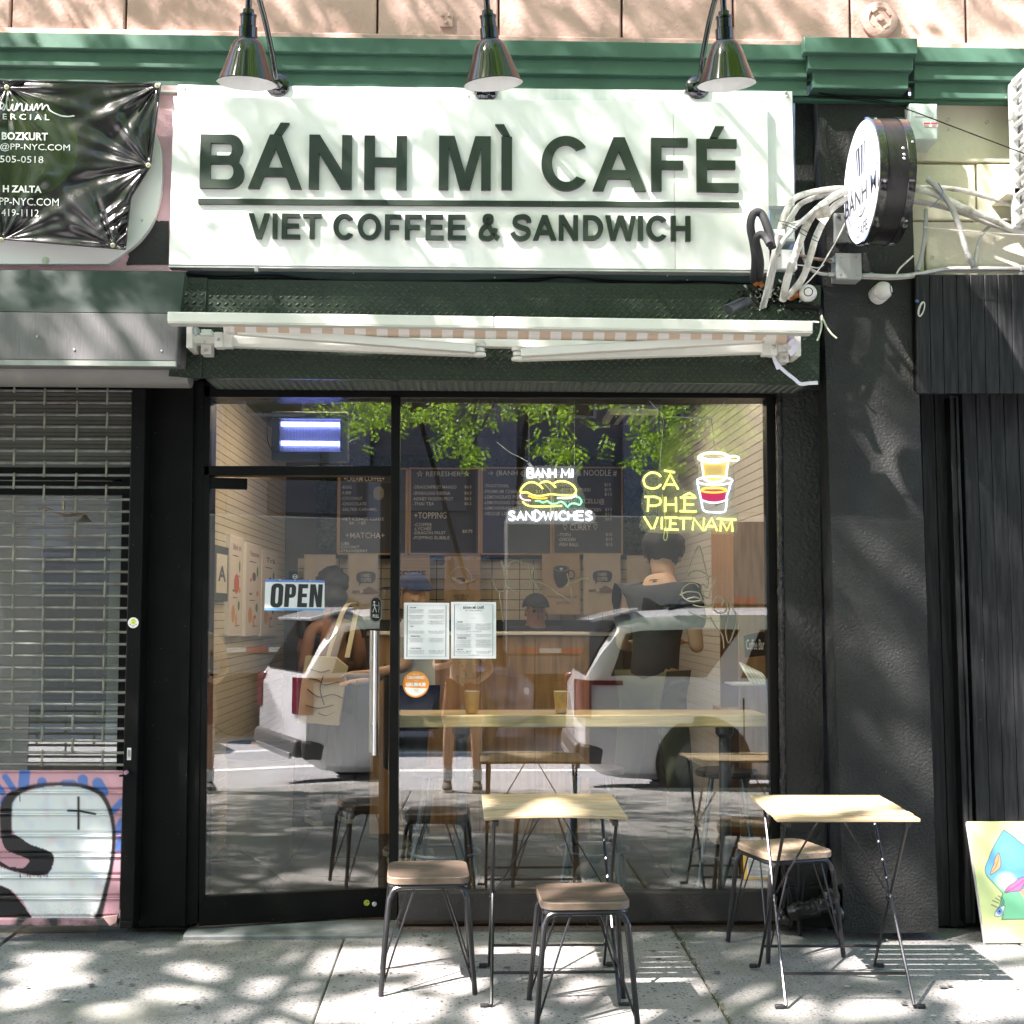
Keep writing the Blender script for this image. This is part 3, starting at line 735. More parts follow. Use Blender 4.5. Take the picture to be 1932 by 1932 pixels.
# ================================================================== folded awning
AWN = M('cream powder coat', (.74, .74, .68), .42, var=.03, vscale=6)
awn = thing('folded_awning', 'white folding arm awning closed against the black diamond plate', 'awning', tuple(P(927, 620, -.5)))
def bar_px(name, x0, ya, yb, x1, yc, yd, Y, d, parent=awn, m=AWN, bev=.006):
    mb = MB(); mb.pquad([(x0, ya), (x1, yc), (x1, yd), (x0, yb)], Y, d); return mb.build(name, m, parent, bevel=bev)
bar_px('front_bar', 315.5, 587.5, 607, 932, 596.2, 617, -.62, .085)
bar_px('front_bar', 932.6, 596.2, 617, 1534, 605, 626, -.62, .085)
bar_px('front_lip', 316, 607.5, 609.5, 1534, 626.5, 628.5, -.625, .07, m=M('cream shade trim', (.6, .6, .54), .5))
# rolled striped cloth under the bar
TAN = M('tan awning cloth', (.58, .45, .34), .85, bump=.001, bscale=300); WCLOTH = M('white awning cloth', (.74, .72, .68), .85, bump=.001, bscale=300)
mb = MB(); a = P(424, 617, -.54); b = P(1482, 634, -.54); n = 52
for i in range(n):
    p = a + (b - a) * (i / n); q = a + (b - a) * ((i + 1) / n); mb.cur = i % 2
    mb.lathe([(.034, 0), (.034, (q - p).length)], p, q - p, 14, False, False)
mb.build('rolled_cloth', [WCLOTH, TAN], awn)
bar_px('torsion_bar', 400, 627, 645, 1478, 648, 664, -.40, .04, bev=.003)
# arms
for q, Y, nm in (([(437, 633), (906, 652), (906, 671), (437, 653.5)], -.47, 'lower_arm'), ([(446, 613), (897, 649), (897, 664.5), (446, 630)], -.56, 'upper_arm'),
             ([(977, 660), (1439, 647), (1439, 666), (977, 679.5)], -.47, 'lower_arm'), ([(983, 656), (1439, 628.5), (1439, 645), (983, 672)], -.56, 'upper_arm')):
    mb = MB(); mb.pquad(q, Y, .05); mb.build(nm, AWN, awn, bevel=.006)
for px, py in ((906, 660), (976, 668)):
    mb = MB(); c = P(px, py, -.515)
    for dz, r in ((-.022, .026), (0.0, .020), (.022, .026)): mb.lathe([(r * .8, -.009), (r, -.006), (r, .006), (r * .8, .009)], c + Vector((0, 0, dz)), (0, 0, 1), 18)
    mb.build('elbow_joint', AWN, awn)
for sx, x0, x1, yo in ((1, 352, 437, 0), (-1, 1511, 1439, 15)):
    def X(f): return x0 + (x1 - x0) * f
    def pb(fx0, ya, fx1, yb, Y, d, nm, m=AWN): 
        mb = MB(); mb.pbox(X(fx0), ya + yo, X(fx1), yb + yo, Y, d); return mb.build(nm, m, awn, bevel=.003)
    pb(0, 607, .13, 656, -.50, .16, 'end_bracket'); pb(.08, 632, .62, 648, -.46, .06, 'square_tube'); pb(.32, 621, .54, 668, -.42, .08, 'wall_clamp'); pb(.29, 628, .57, 632, -.50, .12, 'clamp_plate')
    pb(.62, 626, .80, 655, -.51, .06, 'shoulder_joint'); pb(.80, 628, 1.0, 655, -.50, .05, 'shoulder_fork')
    mb = MB(); mb.tube([P(X(.95), 612 + yo, -.56), P(X(.95), 628 + yo, -.56)], .012, 12); mb.build('shoulder_pin', AWN, awn)
    for fx, y in ((.43, 661), (.70, 640), (.40, 646)):
        mb = MB(); mb.lathe([(.008, 0), (.008, .006), (.004, .009)], P(X(fx), y + yo, -.425 if fx == .43 else -.515), (0, -1, 0), 6); mb.build('bolt', STEEL, awn)
mb = MB(); pts = [P(369, 613, -.57), P(364, 622, -.57), P(366, 632, -.57), P(371, 631, -.57), P(373, 622, -.57)]
mb.tube(spline(pts, 5, True), .004, 6, closed=True); mb.build('crank_eye', STEEL, awn)
mb = MB(); mb.tube([P(1533, 607, -.60), P(1545, 608, -.60)], .004, 6); mb.build('end_pin', AWN, awn)
# dangling white ribbon tied at the far bracket
def ribbon(mb, pts, w, Y):
    pts = [P(x, y, Y) for x, y in pts]; pts = spline(pts, 6)
    for i in range(len(pts) - 1):
        d = (pts[i + 1] - pts[i]).normalized(); nrm = Vector((-d.z, .3, d.x)) * w / 2; d2 = (pts[min(i + 2, len(pts) - 1)] - pts[i + 1]); d2 = d2.normalized() if d2.length else d; n2 = Vector((-d2.z, .3, d2.x)) * w / 2
        k = Vector((0, .002, 0))
        mb.hexa([pts[i] - nrm, pts[i + 1] - n2, pts[i + 1] + n2, pts[i] + nrm, pts[i] - nrm + k, pts[i + 1] - n2 + k, pts[i + 1] + n2 + k, pts[i] + nrm + k])
mb = MB(); ribbon(mb, [(1458, 668), (1465, 684), (1480, 700), (1499, 715), (1510, 724), (1526, 723), (1543, 722)], .017, -.47); ribbon(mb, [(1458, 670), (1462, 682), (1468, 697)], .014, -.475)
ribbon(mb, [(1478, 650), (1494, 641), (1502, 650), (1496, 662), (1489, 668)], .026, -.53); ribbon(mb, [(1472, 644), (1484, 634), (1497, 640), (1490, 650)], .024, -.535)
tag(stuff(mb.build('ribbon', M('lilac white ribbon', (.72, .68, .76), .6))), 'crumpled white ribbon tied to the awning bracket by the pillar, its tail blowing sideways', 'ribbon')

# ================================================================== round blade sign
bx0, bx1 = 1.735, 1.885; bc = Vector((bx0, -.585, P(1650, 344, -.585).z)); BR = .278
bs = thing('blade_sign', 'round projecting sign with white BÁNH MÌ CAFE face and black drum', 'blade sign', tuple(bc))
AX = Vector((1, 0, 0))
DRUM = M('black ribbed drum', (.012, .011, .012), .3, var=.3, vscale=6, bump=.0012, bscale=30, stretch=(6, 1, 1), speck=((.25, .22, .2), 45, .05))
mb = MB(); mb.lathe([(BR * .985, .0), (BR * .985, .15)], bc, AX, 72, False, True); mb.build('drum', DRUM, bs)
for h0 in (-.004, .118):
    mb = MB(); mb.lathe([(BR * .965, h0 - .001), (BR * 1.002, h0), (BR * 1.006, h0 + .003), (BR * 1.006, h0 + .034), (BR * .985, h0 + .036)], bc, AX, 72, False, False)
    mb.build('rim_band', M('polished black band', (.015, .015, .016), .06, .3, coat=1.0, bump=.0015, bscale=12), bs)
FACE = M('glowing white acrylic', (.82, .83, .86), .3, emit=((.93, .95, 1.0), .10))  # white face with a little emission
mb = MB(); mb.lathe([(BR * .965, .004), (BR * .965, -.003), (0, -.003)], bc, AX, 72, True, False); mb.build('face', FACE, bs)
fp = lambda u, v, k=0: Vector((bx0 - .0042 + .0008 * k, bc.y - u * BR, bc.z + v * BR))
INK = M('dark grey vinyl print', (.035, .04, .05), .35)
mb = MB()
for a0, a1 in ((197, 20 - 360 + 360), ):
    pass
ringo = [(-.80, -.06 - .02)] 
def rring(a0, a1, r, w): return [(r * math.cos(R(a0 + (a1 - a0) * i / 40)), r * math.sin(R(a0 + (a1 - a0) * i / 40))) for i in range(41)] + [((r - w) * math.cos(R(a1 + (a0 - a1) * i / 40)), (r - w) * math.sin(R(a1 + (a0 - a1) * i / 40))) for i in range(41)]
for a0, a1 in ((3, 184), (207, 248), (292, 330)): mb.shape([rring(a0, a1, .815, .013)], lambda x, y, k: fp(x, y), 0)
tz = lambda v: .255 - (0.60 - v) * .22                                 # half width of the filter cup at height v
for u0, u1 in ((-1.0, -.80), (-.62, -.18), (.10, .52), (.80, 1.0)): mb.shape([[(u0 * tz(.60), .60 ), (u1 * tz(.60), .60), (u1 * tz(.12), .12), (u0 * tz(.12), .12)]], lambda x, y, k: fp(x, y + .0), 0)
mb.shape([[(-.255, .585), (.255, .585), (.255, .60), (-.255, .60)]], lambda x, y, k: fp(x, y, -.3), 0)
mb.shape([spline2([(0, .11), (.035, .05), (.03, .0), (0, -.02), (-.03, 0), (-.035, .05)], 5, True), spline2([(0, .09), (.025, .045), (.02, .01), (0, -.005), (-.02, .01), (-.025, .045)], 5, True)], lambda x, y, k: fp(x, y), 0)
text_box(mb, 'BÁNH MÌ', lambda a, b: fp(-.90 + 1.80 * a, -.36 + .40 * b), .010)
mb.shape([spline2([(-.20, -.50), (0, -.565), (.20, -.47), (.16, -.46), (0, -.525)], 5, True)], lambda x, y, k: fp(x, y), 0)
mb.shape([spline2([(-.15, -.45), (0, -.49), (.13, -.42), (.10, -.42), (0, -.47)], 5, True)], lambda x, y, k: fp(x, y), 0)
text_box(mb, 'CAFE', lambda a, b: fp(-.30 + .60 * a, -.86 + .19 * b), .010)
mb.build('print', INK, bs, smooth=0)
for k in range(10):
    aa = k * .63 + .3; rd = Vector((0, math.cos(aa), math.sin(aa)))
    mb = MB(); mb.lathe([(.006, 0), (.006, .003), (.002, .005)], bc + AX * (.016 if k % 2 else .14) + rd * BR * 1.004, rd, 8); mb.build('screw', STEEL, bs)
for k, (x, dz) in enumerate(((.098, .06), (.10, .03), (.099, .012))):
    aa = -math.pi + .15; mb = MB(); rd = Vector((0, -math.cos(dz / BR), dz / BR)).normalized(); mb.lathe([(.007, 0), (.007, .003), (.003, .006)], bc + AX * x + rd * BR * .985, rd, 8); mb.build('screw', STEEL, bs)
mb = MB(); mb.box(bx0 + .05, bx0 + .09, bc.y + BR * .9, -.17, bc.z - .06, bc.z - .02); mb.build('mounting_arm', BLACK_SMOOTH, bs, bevel=.003)
mb = MB(); mb.box(bx0 + .05, bx0 + .09, bc.y + BR * .9, -.17, bc.z + .06, bc.z + .10); mb.build('mounting_arm', BLACK_SMOOTH, bs, bevel=.003)

# ================================================================== pipes, boxes, cameras round the pillar top
K8 = lambda x, y: (1378.4 + .2283 * x, 330.8 + .2283 * y)
K6 = lambda x, y: (1736.8 + .2140 * x, 137.8 + .2140 * y)
WRAP = M('white tape wrapped insulation', (.66, .65, .60), .65, var=.12, vscale=25, bump=.004, bscale=55, dirt=((.27, .235, .18), 13, .50, .70))
GREYFLEX = M('grey corrugated conduit', (.42, .43, .41), .5, var=.12, vscale=20, bump=.003, bscale=60)
FOAM = M('black foam insulation', (.022, .023, .026), .75, bump=.002, bscale=90)
GALV = M('dull conduit', (.48, .48, .46), .42, .35, var=.15, vscale=14, dirt=((.3, .26, .2), 9, .58, .7))
def pipe(name, pts, Ys, r, m, label, cat, n=10, ribs=0, K=K8, group=None, step=6):
    if not isinstance(Ys, (list, tuple)): Ys = [Ys] * len(pts)
    w = [P(*K(x, y), Y) for (x, y), Y in zip(pts, Ys)]
    w = spline(w, step)
    if ribs:
        w2 = []; rs = []
        for i in range(len(w) - 1):
            for j in range(4): w2.append(w[i].lerp(w[i + 1], j / 4)); rs.append(r * (1 + (ribs if (len(w2) % 2) else -ribs)))
        w2.append(w[-1]); rs.append(r); w = w2; r = rs
    elif m is WRAP:
        r = [r * (1 + .10 * noise.noise((i * .7, r * 900, 3))) for i in range(len(w))]
    mb = MB(); mb.tube(w, r, n); return tag(mb.build(name, m, smooth=1.0), label, cat, group)
gp = 'white wrapped pipes bending out of the wall hole'
pipe('insulated_pipe', [(272, 1085), (312, 900), (362, 650), (422, 400), (492, 235), (565, 172), (720, 132), (860, 112), (1010, 112), (1150, 140)], [-.33, -.40, -.46, -.48, -.46, -.42, -.36, -.32, -.30, -.28], .0145, WRAP, 'outermost white wrapped pipe of the bundle, nearest the shop sign, highest at its bend', 'pipe', group=gp)
pipe('insulated_pipe', [(432, 1030), (470, 850), (540, 640), (620, 430), (700, 300), (800, 212), (900, 150), (1010, 118), (1150, 150)], [-.33, -.42, -.48, -.50, -.48, -.44, -.40, -.36, -.30], .0175, WRAP, 'thick white wrapped pipe arching through the middle of the bundle', 'pipe', group=gp)
pipe('insulated_pipe', [(470, 1010), (590, 860), (650, 700), (700, 530), (765, 385), (830, 285), (920, 215), (1010, 190), (1150, 190)], [-.33, -.40, -.45, -.46, -.44, -.40, -.37, -.34, -.30], .0160, WRAP, 'white wrapped pipe on the side of the bundle facing the grey junction box', 'pipe', group=gp)
pipe('insulated_pipe', [(310, 1010), (350, 800), (385, 600), (440, 430), (510, 330), (575, 240), (680, 190), (840, 150), (1000, 150)], [-.33, -.38, -.42, -.44, -.42, -.38, -.34, -.31, -.29], .0125, WRAP, 'thin white wrapped pipe tucked behind the outermost one', 'pipe', group=gp)
pipe('flexible_conduit', [(258, 1090), (305, 930), (358, 720), (430, 550), (540, 425), (640, 335), (690, 290)], [-.33, -.45, -.52, -.55, -.54, -.52, -.50], .0105, GREYFLEX, 'grey ribbed conduit running up in front of the white pipe bundle', 'conduit', ribs=.07)
pipe('foam_pipe', [(190, 868), (205, 700), (190, 565), (165, 430), (180, 335), (218, 305), (262, 330), (310, 450), (345, 600)], [-.33, -.52, -.56, -.58, -.58, -.58, -.58, -.60, -.62], .0185, FOAM, 'taller black foam covered pipe looping up over the sign corner', 'pipe', n=14)
pipe('foam_pipe', [(235, 862), (248, 740), (235, 640), (215, 560), (218, 510), (258, 488), (298, 525), (322, 570)], [-.33, -.50, -.56, -.60, -.62, -.63, -.64, -.66], .0165, FOAM, 'shorter black foam covered pipe with a cut open end', 'pipe', n=14)
pipe('rusty_conduit', [(235, 905), (295, 765), (390, 665), (500, 645), (600, 668), (700, 690), (835, 705)], [-.33, -.36, -.33, -.28, -.27, -.27, -.27], .0080, M('rusty conduit', (.23, .17, .12), .6, .2, var=.3, vscale=20), 'brown weathered conduit bending into the top inlet of the grey junction box', 'conduit')
pipe('flexible_conduit', [(592, 560), (605, 680), (660, 775), (740, 812), (835, 822)], -.26, .0085, GREYFLEX, 'grey conduit bending into the lower inlet of the junction box', 'conduit')
c0 = K8(870, 645); c1 = K8(1082, 862)
jb = thing('junction_box', 'square grey junction box with four cover screws on the black pillar', 'junction box', tuple(P(*c0, -.27)))
GBOX = M('grey box enamel', (.36, .38, .355), .5, var=.04, vscale=6)
mb = MB(); mb.pbox(*c0, *c1, -.285, .13); mb.build('box', GBOX, jb, bevel=.003)
mb = MB(); mb.pbox(c0[0] - .8, c0[1] - .8, c1[0] + .8, c1[1] - 2, -.292, .006); mb.build('cover', GBOX, jb, bevel=.003)
for x, y in ((908, 672), (1048, 676), (910, 818), (1050, 822)):
    mb = MB(); mb.lathe([(.0055, 0), (.0055, .002), (0, .003)], P(*K8(x, y), -.2925), (0, -1, 0), 8, False, False); mb.build('screw', STEEL, jb)
for x, y in ((842, 705), (838, 820)):
    mb = MB(); a = P(*K8(x - 28, y), -.265); mb.lathe([(.012, 0), (.012, .012), (.015, .013), (.015, .020), (.011, .021), (.011, .03)], a, (1, 0, 0), 12); mb.build('gland', STEEL, jb)
for x in (890, 1022):
    mb = MB(); mb.pbox(*K8(x - 10, 862), *K8(x + 10, 892), -.20, .03); mb.build('mounting_tab', GBOX, jb, bevel=.002)
pipe('wall_conduit', [(1085, 830), (1160, 828), (1300, 836), (1450, 830), (1600, 808), (1750, 780), (1935, 772), (2420, 775), (2900, 780)], [-.255, -.255, -.25, -.24, -.21, -.18, -.17, -.17, -.17], .0115, GALV, 'long pale conduit running from the junction box along the cream wall', 'conduit', n=12)
pipe('cable', [(1085, 850), (1300, 858), (1450, 850), (1600, 832), (1750, 806), (1935, 800), (2420, 800), (2900, 805)], [-.235, -.23, -.225, -.20, -.17, -.16, -.16, -.16], .004, M('cream cable', (.6, .58, .5), .5), 'thin cream cable tied under the long conduit', 'cable', n=6)
for i, (x, y) in enumerate(((1160, 828), (1672, 795), (2400, 776))):
    mb = MB(); mb.lathe([(.0135, -.008), (.0145, -.006), (.0145, .006), (.0135, .008)], P(*K8(x, y), -.24 if i == 0 else -.19 if i == 1 else -.17), (1, 0, -.1), 14, False, False); mb.rbox(P(*K8(x, y + 45), -.19), (.016, .012, .022))
    tag(mb.build('conduit_strap', STEEL), ['steel strap holding the conduit just past the junction box', 'thin strap tie on the conduit at the edge of the pillar', 'steel strap on the conduit over the black boards'][i], 'strap')
plt = thing('steel_plate', 'grey bolted steel plate with a rust streak behind the round sign', 'plate', tuple(P(1600, 430, -.18)))
mb = MB(); mb.pbox(*K8(857, 310), *K8(1120, 552), -.225, .03); mb.build('plate', M('rust streaked grey steel', (.27, .29, .28), .5, .2, var=.15, vscale=12, dirt=((.30, .11, .03), 9, .60, .70)), plt, bevel=.003)
for x, y in ((884, 333), (888, 527)):
    mb = MB(); mb.lathe([(.013, 0), (.013, .002), (.006, .003), (.006, .010)], P(*K8(x, y), -.225), (0, -1, 0), 14); mb.build('bolt', STEEL, plt)
mb = MB(); mb.pbox(*K8(962, 385), *K8(1010, 470), -.245, .03); mb.build('raised_block', GBOX, plt, bevel=.003)
WCAB = M('white cable', (.68, .67, .62), .5)
pipe('cable', [(1010, 335), (960, 375), (885, 520), (800, 665), (735, 770), (640, 880), (560, 945), (480, 1005)], [-.25, -.27, -.30, -.32, -.33, -.35, -.35, -.33], .0035, WCAB, 'white cable drooping from the round sign down to the wall hole', 'cable', n=6)
pipe('cable', [(545, 740), (640, 750), (720, 765), (770, 740)], -.30, .003, WCAB, 'short white cable sagging in front of the junction box inlets', 'cable', n=6)
pipe('wire', [(1015, 465), (985, 530), (930, 600), (880, 645)], -.22, .0018, BLACK_SMOOTH, 'thin black wire from the steel plate to the junction box', 'wire', n=5)
pipe('wire', [(395, 375), (480, 395), (600, 450), (720, 520)], -.56, .0016, BLACK_SMOOTH, 'upper thin wire wrapped across the white pipe bundle', 'wire', n=5)
pipe('wire', [(420, 400), (520, 440), (620, 500), (725, 550)], -.56, .0016, BLACK_SMOOTH, 'lower thin wire wrapped across the white pipe bundle', 'wire', n=5)
# flaps of torn tape
for q, lab in (([(690, 290), (800, 250), (835, 330), (770, 420), (720, 350)], 'torn white tape flapping where the thick pipe bends'), ([(480, 390), (610, 350), (615, 400), (530, 405)], 'strip of torn tape between the white pipes'), ([(360, 440), (455, 440), (440, 500), (370, 480)], 'ragged tape end on the outermost pipe')):
    mb = MB(); mb.shape([[((P(*K8(x, y), -.52)).x, (P(*K8(x, y), -.52)).z) for x, y in q]], lambda x, z, k: Vector((x, -.525 + .004 * k + .02 * math.sin(x * 90), z)), 1)
    tag(mb.build('tape', WRAP), lab, 'tape', 'torn tape on the pipes')
# cameras
CAMW = M('off white camera shell', (.66, .65, .62), .35, var=.06, vscale=20)
def dome(cx, cy, Y, ax, look, r, label):
    c = P(*K8(cx, cy), Y); ax = Vector(ax).normalized(); look = Vector(look).normalized()
    t = thing('security_camera', label, 'camera', tuple(c))
    mb = MB(); mb.lathe([(r * .92, -r * 1.3), (r * 1.0, -r * 1.25), (r * 1.02, -r * .5), (r * .98, -r * .42)], c, ax, 26); mb.build('base', CAMW, t)
    mb = MB(); mb.lathe([(r * math.cos(R(a)), r * math.sin(R(a))) for a in range(-40, 91, 10)], c, ax, 26, True, False); mb.build('dome', CAMW, t)
    mb = MB(); mb.lathe([(r * .53, r * .80), (r * .53, r * .93), (r * .47, r * .93), (r * .42, r * .90)], c, look, 22, False, True); e = mb.build('eye', M('dark lens face', (.02, .02, .022), .12), t)
    mb = MB(); mb.lathe([(r * .2, r * .9), (r * .2, r * .95), (r * .12, r * .96), (0, r * .93)], c, look, 16, False, False); mb.build('lens', M('brown lens', (.09, .05, .03), .05), t)
dome(640, 975, -.37, (-.15, -1, -.25), (-.22, -1, -.05), .040, 'white dome camera facing the street beside the wall hole')
dome(1258, 955, -.245, (.25, -1, .25), (1, -.55, .12), .044, 'white dome camera on the black pillar turned sideways')
bcm = thing('bullet_camera', 'dark grey bullet camera pointing down from the diamond plate', 'camera', tuple(P(1400, 578, -.4)))
a = P(*K8(-18, 1112), -.47); b = P(*K8(150, 1035), -.40)
DGREY = M('dark grey plastic', (.035, .04, .046), .4)
mb = MB(); L_ = (b - a).length; mb.lathe([(.021, 0), (.024, .004), (.024, L_ * .8), (.019, L_ * .86), (.017, L_)], a, b - a, 22); mb.build('body', DGREY, bcm)
mb = MB(); mb.bar(a + Vector((-.012, -.004, .018)), a + (b - a) * .75 + Vector((-.006, -.004, .021)), .040, .006); mb.build('sun_hood', DGREY, bcm, bevel=.002)
mb = MB(); mb.tube([b, b + Vector((.02, .04, .0)), b + Vector((.02, .075, -.006))], .011, 10); mb.build('bracket', DGREY, bcm)
mb = MB(); mb.lathe([(.017, -.001), (.016, -.002), (0, -.002)], a, b - a, 16, False, False); mb.build('lens', M('dark lens face'), bcm)
pipe('drain_pipe', [(450, 1075), (600, 1085), (700, 1095), (735, 1110), (745, 1160)], [-.34, -.36, -.36, -.36, -.36], .0135, BLACK_SMOOTH, 'short black painted elbow pipe under the street facing dome camera', 'pipe', n=12)
CUTC = M('pale green cut cable', (.5, .55, .42), .5)
pipe('cut_cable', [(742, 1150), (752, 1230), (740, 1300), (715, 1368)], -.36, .0045, CUTC, 'shorter cut cable hanging straight down from the black elbow pipe', 'cable', n=6)
pipe('cut_cable', [(750, 1155), (790, 1245), (835, 1310), (878, 1347)], -.37, .0045, CUTC, 'longer cut cable curving away from the black elbow pipe', 'cable', n=6)
pipe('cut_cable', [(1360, 850), (1390, 780), (1450, 720), (1510, 665)], [-.24, -.24, -.24, -.24], .0042, WCAB, 'white cut cable standing up from the pillar camera', 'cable', n=6)
mb = MB()
for k in range(3):
    c = P(*K8(1580, 1108), -.25); pts = [c + Vector(((.011 + .002 * k) * math.cos(t) + .25 * .04 * math.sin(t), .006 * k, .034 * math.sin(t) + .004 * k)) for t in [i * 6.283 / 20 for i in range(20)]]
    mb.tube(pts, .0026, 6, closed=True)
stuffed = mb.build('cable_coil', WCAB); tag(stuffed, 'small coil of white cable hung at the pillar edge over the boards', 'cable')
mb = MB(); mb.rbox(P(*K8(1540, 1040), -.245), (.018, .016, .012), Euler((0, .5, 0)).to_matrix()); tag(mb.build('cable_tie', M('blue tape', (.06, .13, .3), .5), bevel=.003), 'blue tape tie on the white cable coil', 'tie')
# overhead wires
pipe('wire', [(625, 545), (760, 548), (1100, 578), (1250, 612), (1500, 705), (1850, 838), (2100, 930)], [-.40, -.25, -.25, -.3, -.4, -.5, -.6], .0028, BLACK_SMOOTH, 'black wire crossing the pillar top and slanting over the cream wall', 'wire', n=5, K=lambda x, y: (1288 + x / 3, y / 3))
pipe('wire', [(770, 525), (900, 548), (1050, 560), (1180, 580)], -.24, .0028, BLACK_SMOOTH, 'shorter black wire sagging under the green capital', 'wire', n=5, K=lambda x, y: (1288 + x / 3, y / 3))
pipe('wire', [(1365, 1285), (1600, 1308), (1932, 1330), (2100, 1338)], [-.4, -.4, -.4, -.4], .0025, WCAB, 'straight white wire stretched from the round sign past the cream wall', 'wire', n=5, K=lambda x, y: (1288 + x / 3, y / 3))
for k, (dy, lab) in enumerate(((0, 'upper black cable sagging along the rail under the shop sign'), (5, 'lower black cable sagging along the rail under the shop sign'))):
    pipe('cable', [(330, 515 + dy * .3), (420, 521 + dy), (520, 519 + dy), (580, 527), (700, 531 + dy), (860, 531), (1000, 526 + dy), (1065, 523), (1200, 531 + dy), (1330, 531), (1420, 536 + dy)], -.30, .0045, BLACK_SMOOTH, lab, 'cable', n=6, K=lambda x, y: (x, y))

# ================================================================== cream wall, boards, fittings past the pillar
CREAM = M('cream painted block', (.66, .64, .50), .8, var=.05, vscale=4, bump=.003, bscale=45, bdetail=6, speck=((.30, .28, .2), 34, .05), dirt=((.52, .50, .37), 2.2, .55, .75))
nb = thing('neighbouring_shopfront', 'cream block wall over black vertical boards beside the pillar', 'shopfront', (2.6, 0, 0))
mb = MB(); mb.pbox(1700, 180, 2300, 520, -.09, .2); mb.build('wall', M('cream mortar', (.5, .48, .36), .85), nb)
def cblock(x0, y0, x1, y1):
    a = P(x0, y0, -.12); b = P(x1, y1, -.12); mb = MB(); mb.box(a.x + .003, b.x - .003, -.12, -.06, b.z + .003, a.z - .003); mb.build('block', CREAM, nb, bevel=.004)
cblock(1700, 195, 1990, 308); cblock(1990, 195, 2250, 308)
cblock(1700, 308, 1843, 417); cblock(1843, 308, 2050, 417); cblock(2050, 308, 2250, 417)
cblock(1700, 417, 1745, 522); cblock(1745, 417, 1950, 522); cblock(1950, 417, 2250, 522)
for px, py in ((1788, 226), (1862, 231), (1789, 245), (1758, 486)):
    mb = MB(); mb.lathe([(.0, .0), (.009 if py != 245 else .005, 0), (.009 if py != 245 else .005, .003)], P(px, py, -.1195), (0, -1, 0), 12, False, False); mb.build('drill_hole', M('dark hole', (.01, .01, .01), .9), nb)
mb = MB(); mb.pbox(1712, 181, 2300, 194, -.20, .1); mb.build('flashing', M('dark grey flashing', (.12, .12, .11), .5, var=.2, vscale=8), nb)
WOODBLK = M('black stained boards', (.0095, .010, .0105), .48, spec=.3, var=.25, vscale=4, grain=((.024, .025, .026), 14, (5, 5, .35)), bump=.0012, bscale=30, stretch=(4, 4, .4), speck=((.45, .45, .45), 20, .03))
xs = [1727, 1753, 1778, 1804.5, 1829.5, 1856.5, 1881.5, 1908, 1934, 1960, 1986, 2012, 2038, 2064]
for i in range(len(xs) - 1):
    mb = MB(); mb.pquad([(xs[i] + .9, 518), (xs[i + 1] - .2, 518), (xs[i + 1] + 3.2 + (xs[i] - 1727) * .006, 742.5), (xs[i] + 4.3 + (xs[i] - 1727) * .006, 742.5)], -.24 - random.uniform(0, .004), .025); mb.build('board', WOODBLK, nb, bevel=.003)
mb = MB(); mb.pbox(1720, 520, 2300, 738, -.212, .05); mb.build('backing', BLACK_SMOOTH, nb)
for i in range(14):
    x0 = 1736 + 26.2 * i; x1 = x0 + 25.3; k = .034
    Yb = .02 if i < 3 else -.035
    sh = lambda x: x + (x - 966) * .040
    mb = MB(); mb.pquad([(x0, 735), (x1, 735), (sh(x1), 1748 if Yb > 0 else 1746), (sh(x0), 1748 if Yb > 0 else 1746)], Yb - random.uniform(0, .004), .03); mb.build('board', WOODBLK, nb, bevel=.003)
mb = MB(); mb.pbox(1720, 735, 2400, 1745, .06, .05); mb.build('backing', BLACK_SMOOTH, nb)
for q, Y in (([(1791, 748), (1801, 748), (1835, 1742), (1822, 1742)], -.05), ([(1803, 748), (1808, 748), (1842, 1742), (1837, 1742)], -.062)):
    mb = MB(); mb.pquad(q, Y, .09); mb.build('trim_strip', WOODBLK, nb, bevel=.004)
PALEG = M('pale grey green enamel', (.50, .58, .55), .4, var=.04, vscale=8)
def ebox(name, x0, y0, x1, y1, Y, d, label, lid=True):
    t = thing(name, label, 'electrical box', tuple(P(x0, y0, Y)))
    mb = MB(); mb.pbox(x0, y0, x1, y1, Y, d); mb.build('case', PALEG, t, bevel=.004)
    if lid:
        mb = MB(); mb.pbox(x0 + 1, y0 + 4, x1 - 1, y1 - 3, Y - .006, .007); mb.build('lid', PALEG, t, bevel=.003)
        mb = MB(); mb.pbox(x0 + 9, y0 + 15, x1 - 9, y0 + 26, Y - .009, .006); mb.build('raised_panel', PALEG, t, bevel=.003)
    return t
eb = ebox('disconnect_box', 1716, 195, 1770, 266, -.27, .16, 'pale green electrical box with red and white warning label on the cream wall')
mb = MB(); mb.pbox(1742, 230.5, 1770, 240, -.2785, .002); mb.build('label_sheet', M('white label', (.78, .78, .78), .5), eb)
mb = MB()
for x in (1743.2, 1756.8): mb.pbox(x, 231, x + 12.2, 233.8, -.2795, .001)
for i in range(4): mb.pbox(1744, 235 + i * 1.2, 1754 - (i % 2) * 2, 235.5 + i * 1.2, -.2792, .0006); mb.pbox(1758, 235 + i * 1.2, 1768 - (i % 2) * 2, 235.5 + i * 1.2, -.2792, .0006)
mb.build('print', M('red warning print', (.6, .06, .09), .5), eb, smooth=0)
ebox('disconnect_box', 1452, 388, 1500, 455, -.30, .14, 'pale green electrical box half hidden behind the white pipes')
mb = MB(); mb.pbox(1463, 470, 1505, 509, -.33, .1); tag(mb.build('adapter_box', WHITE_PAINT, bevel=.008), 'small white adapter box low behind the pipe bundle', 'box')
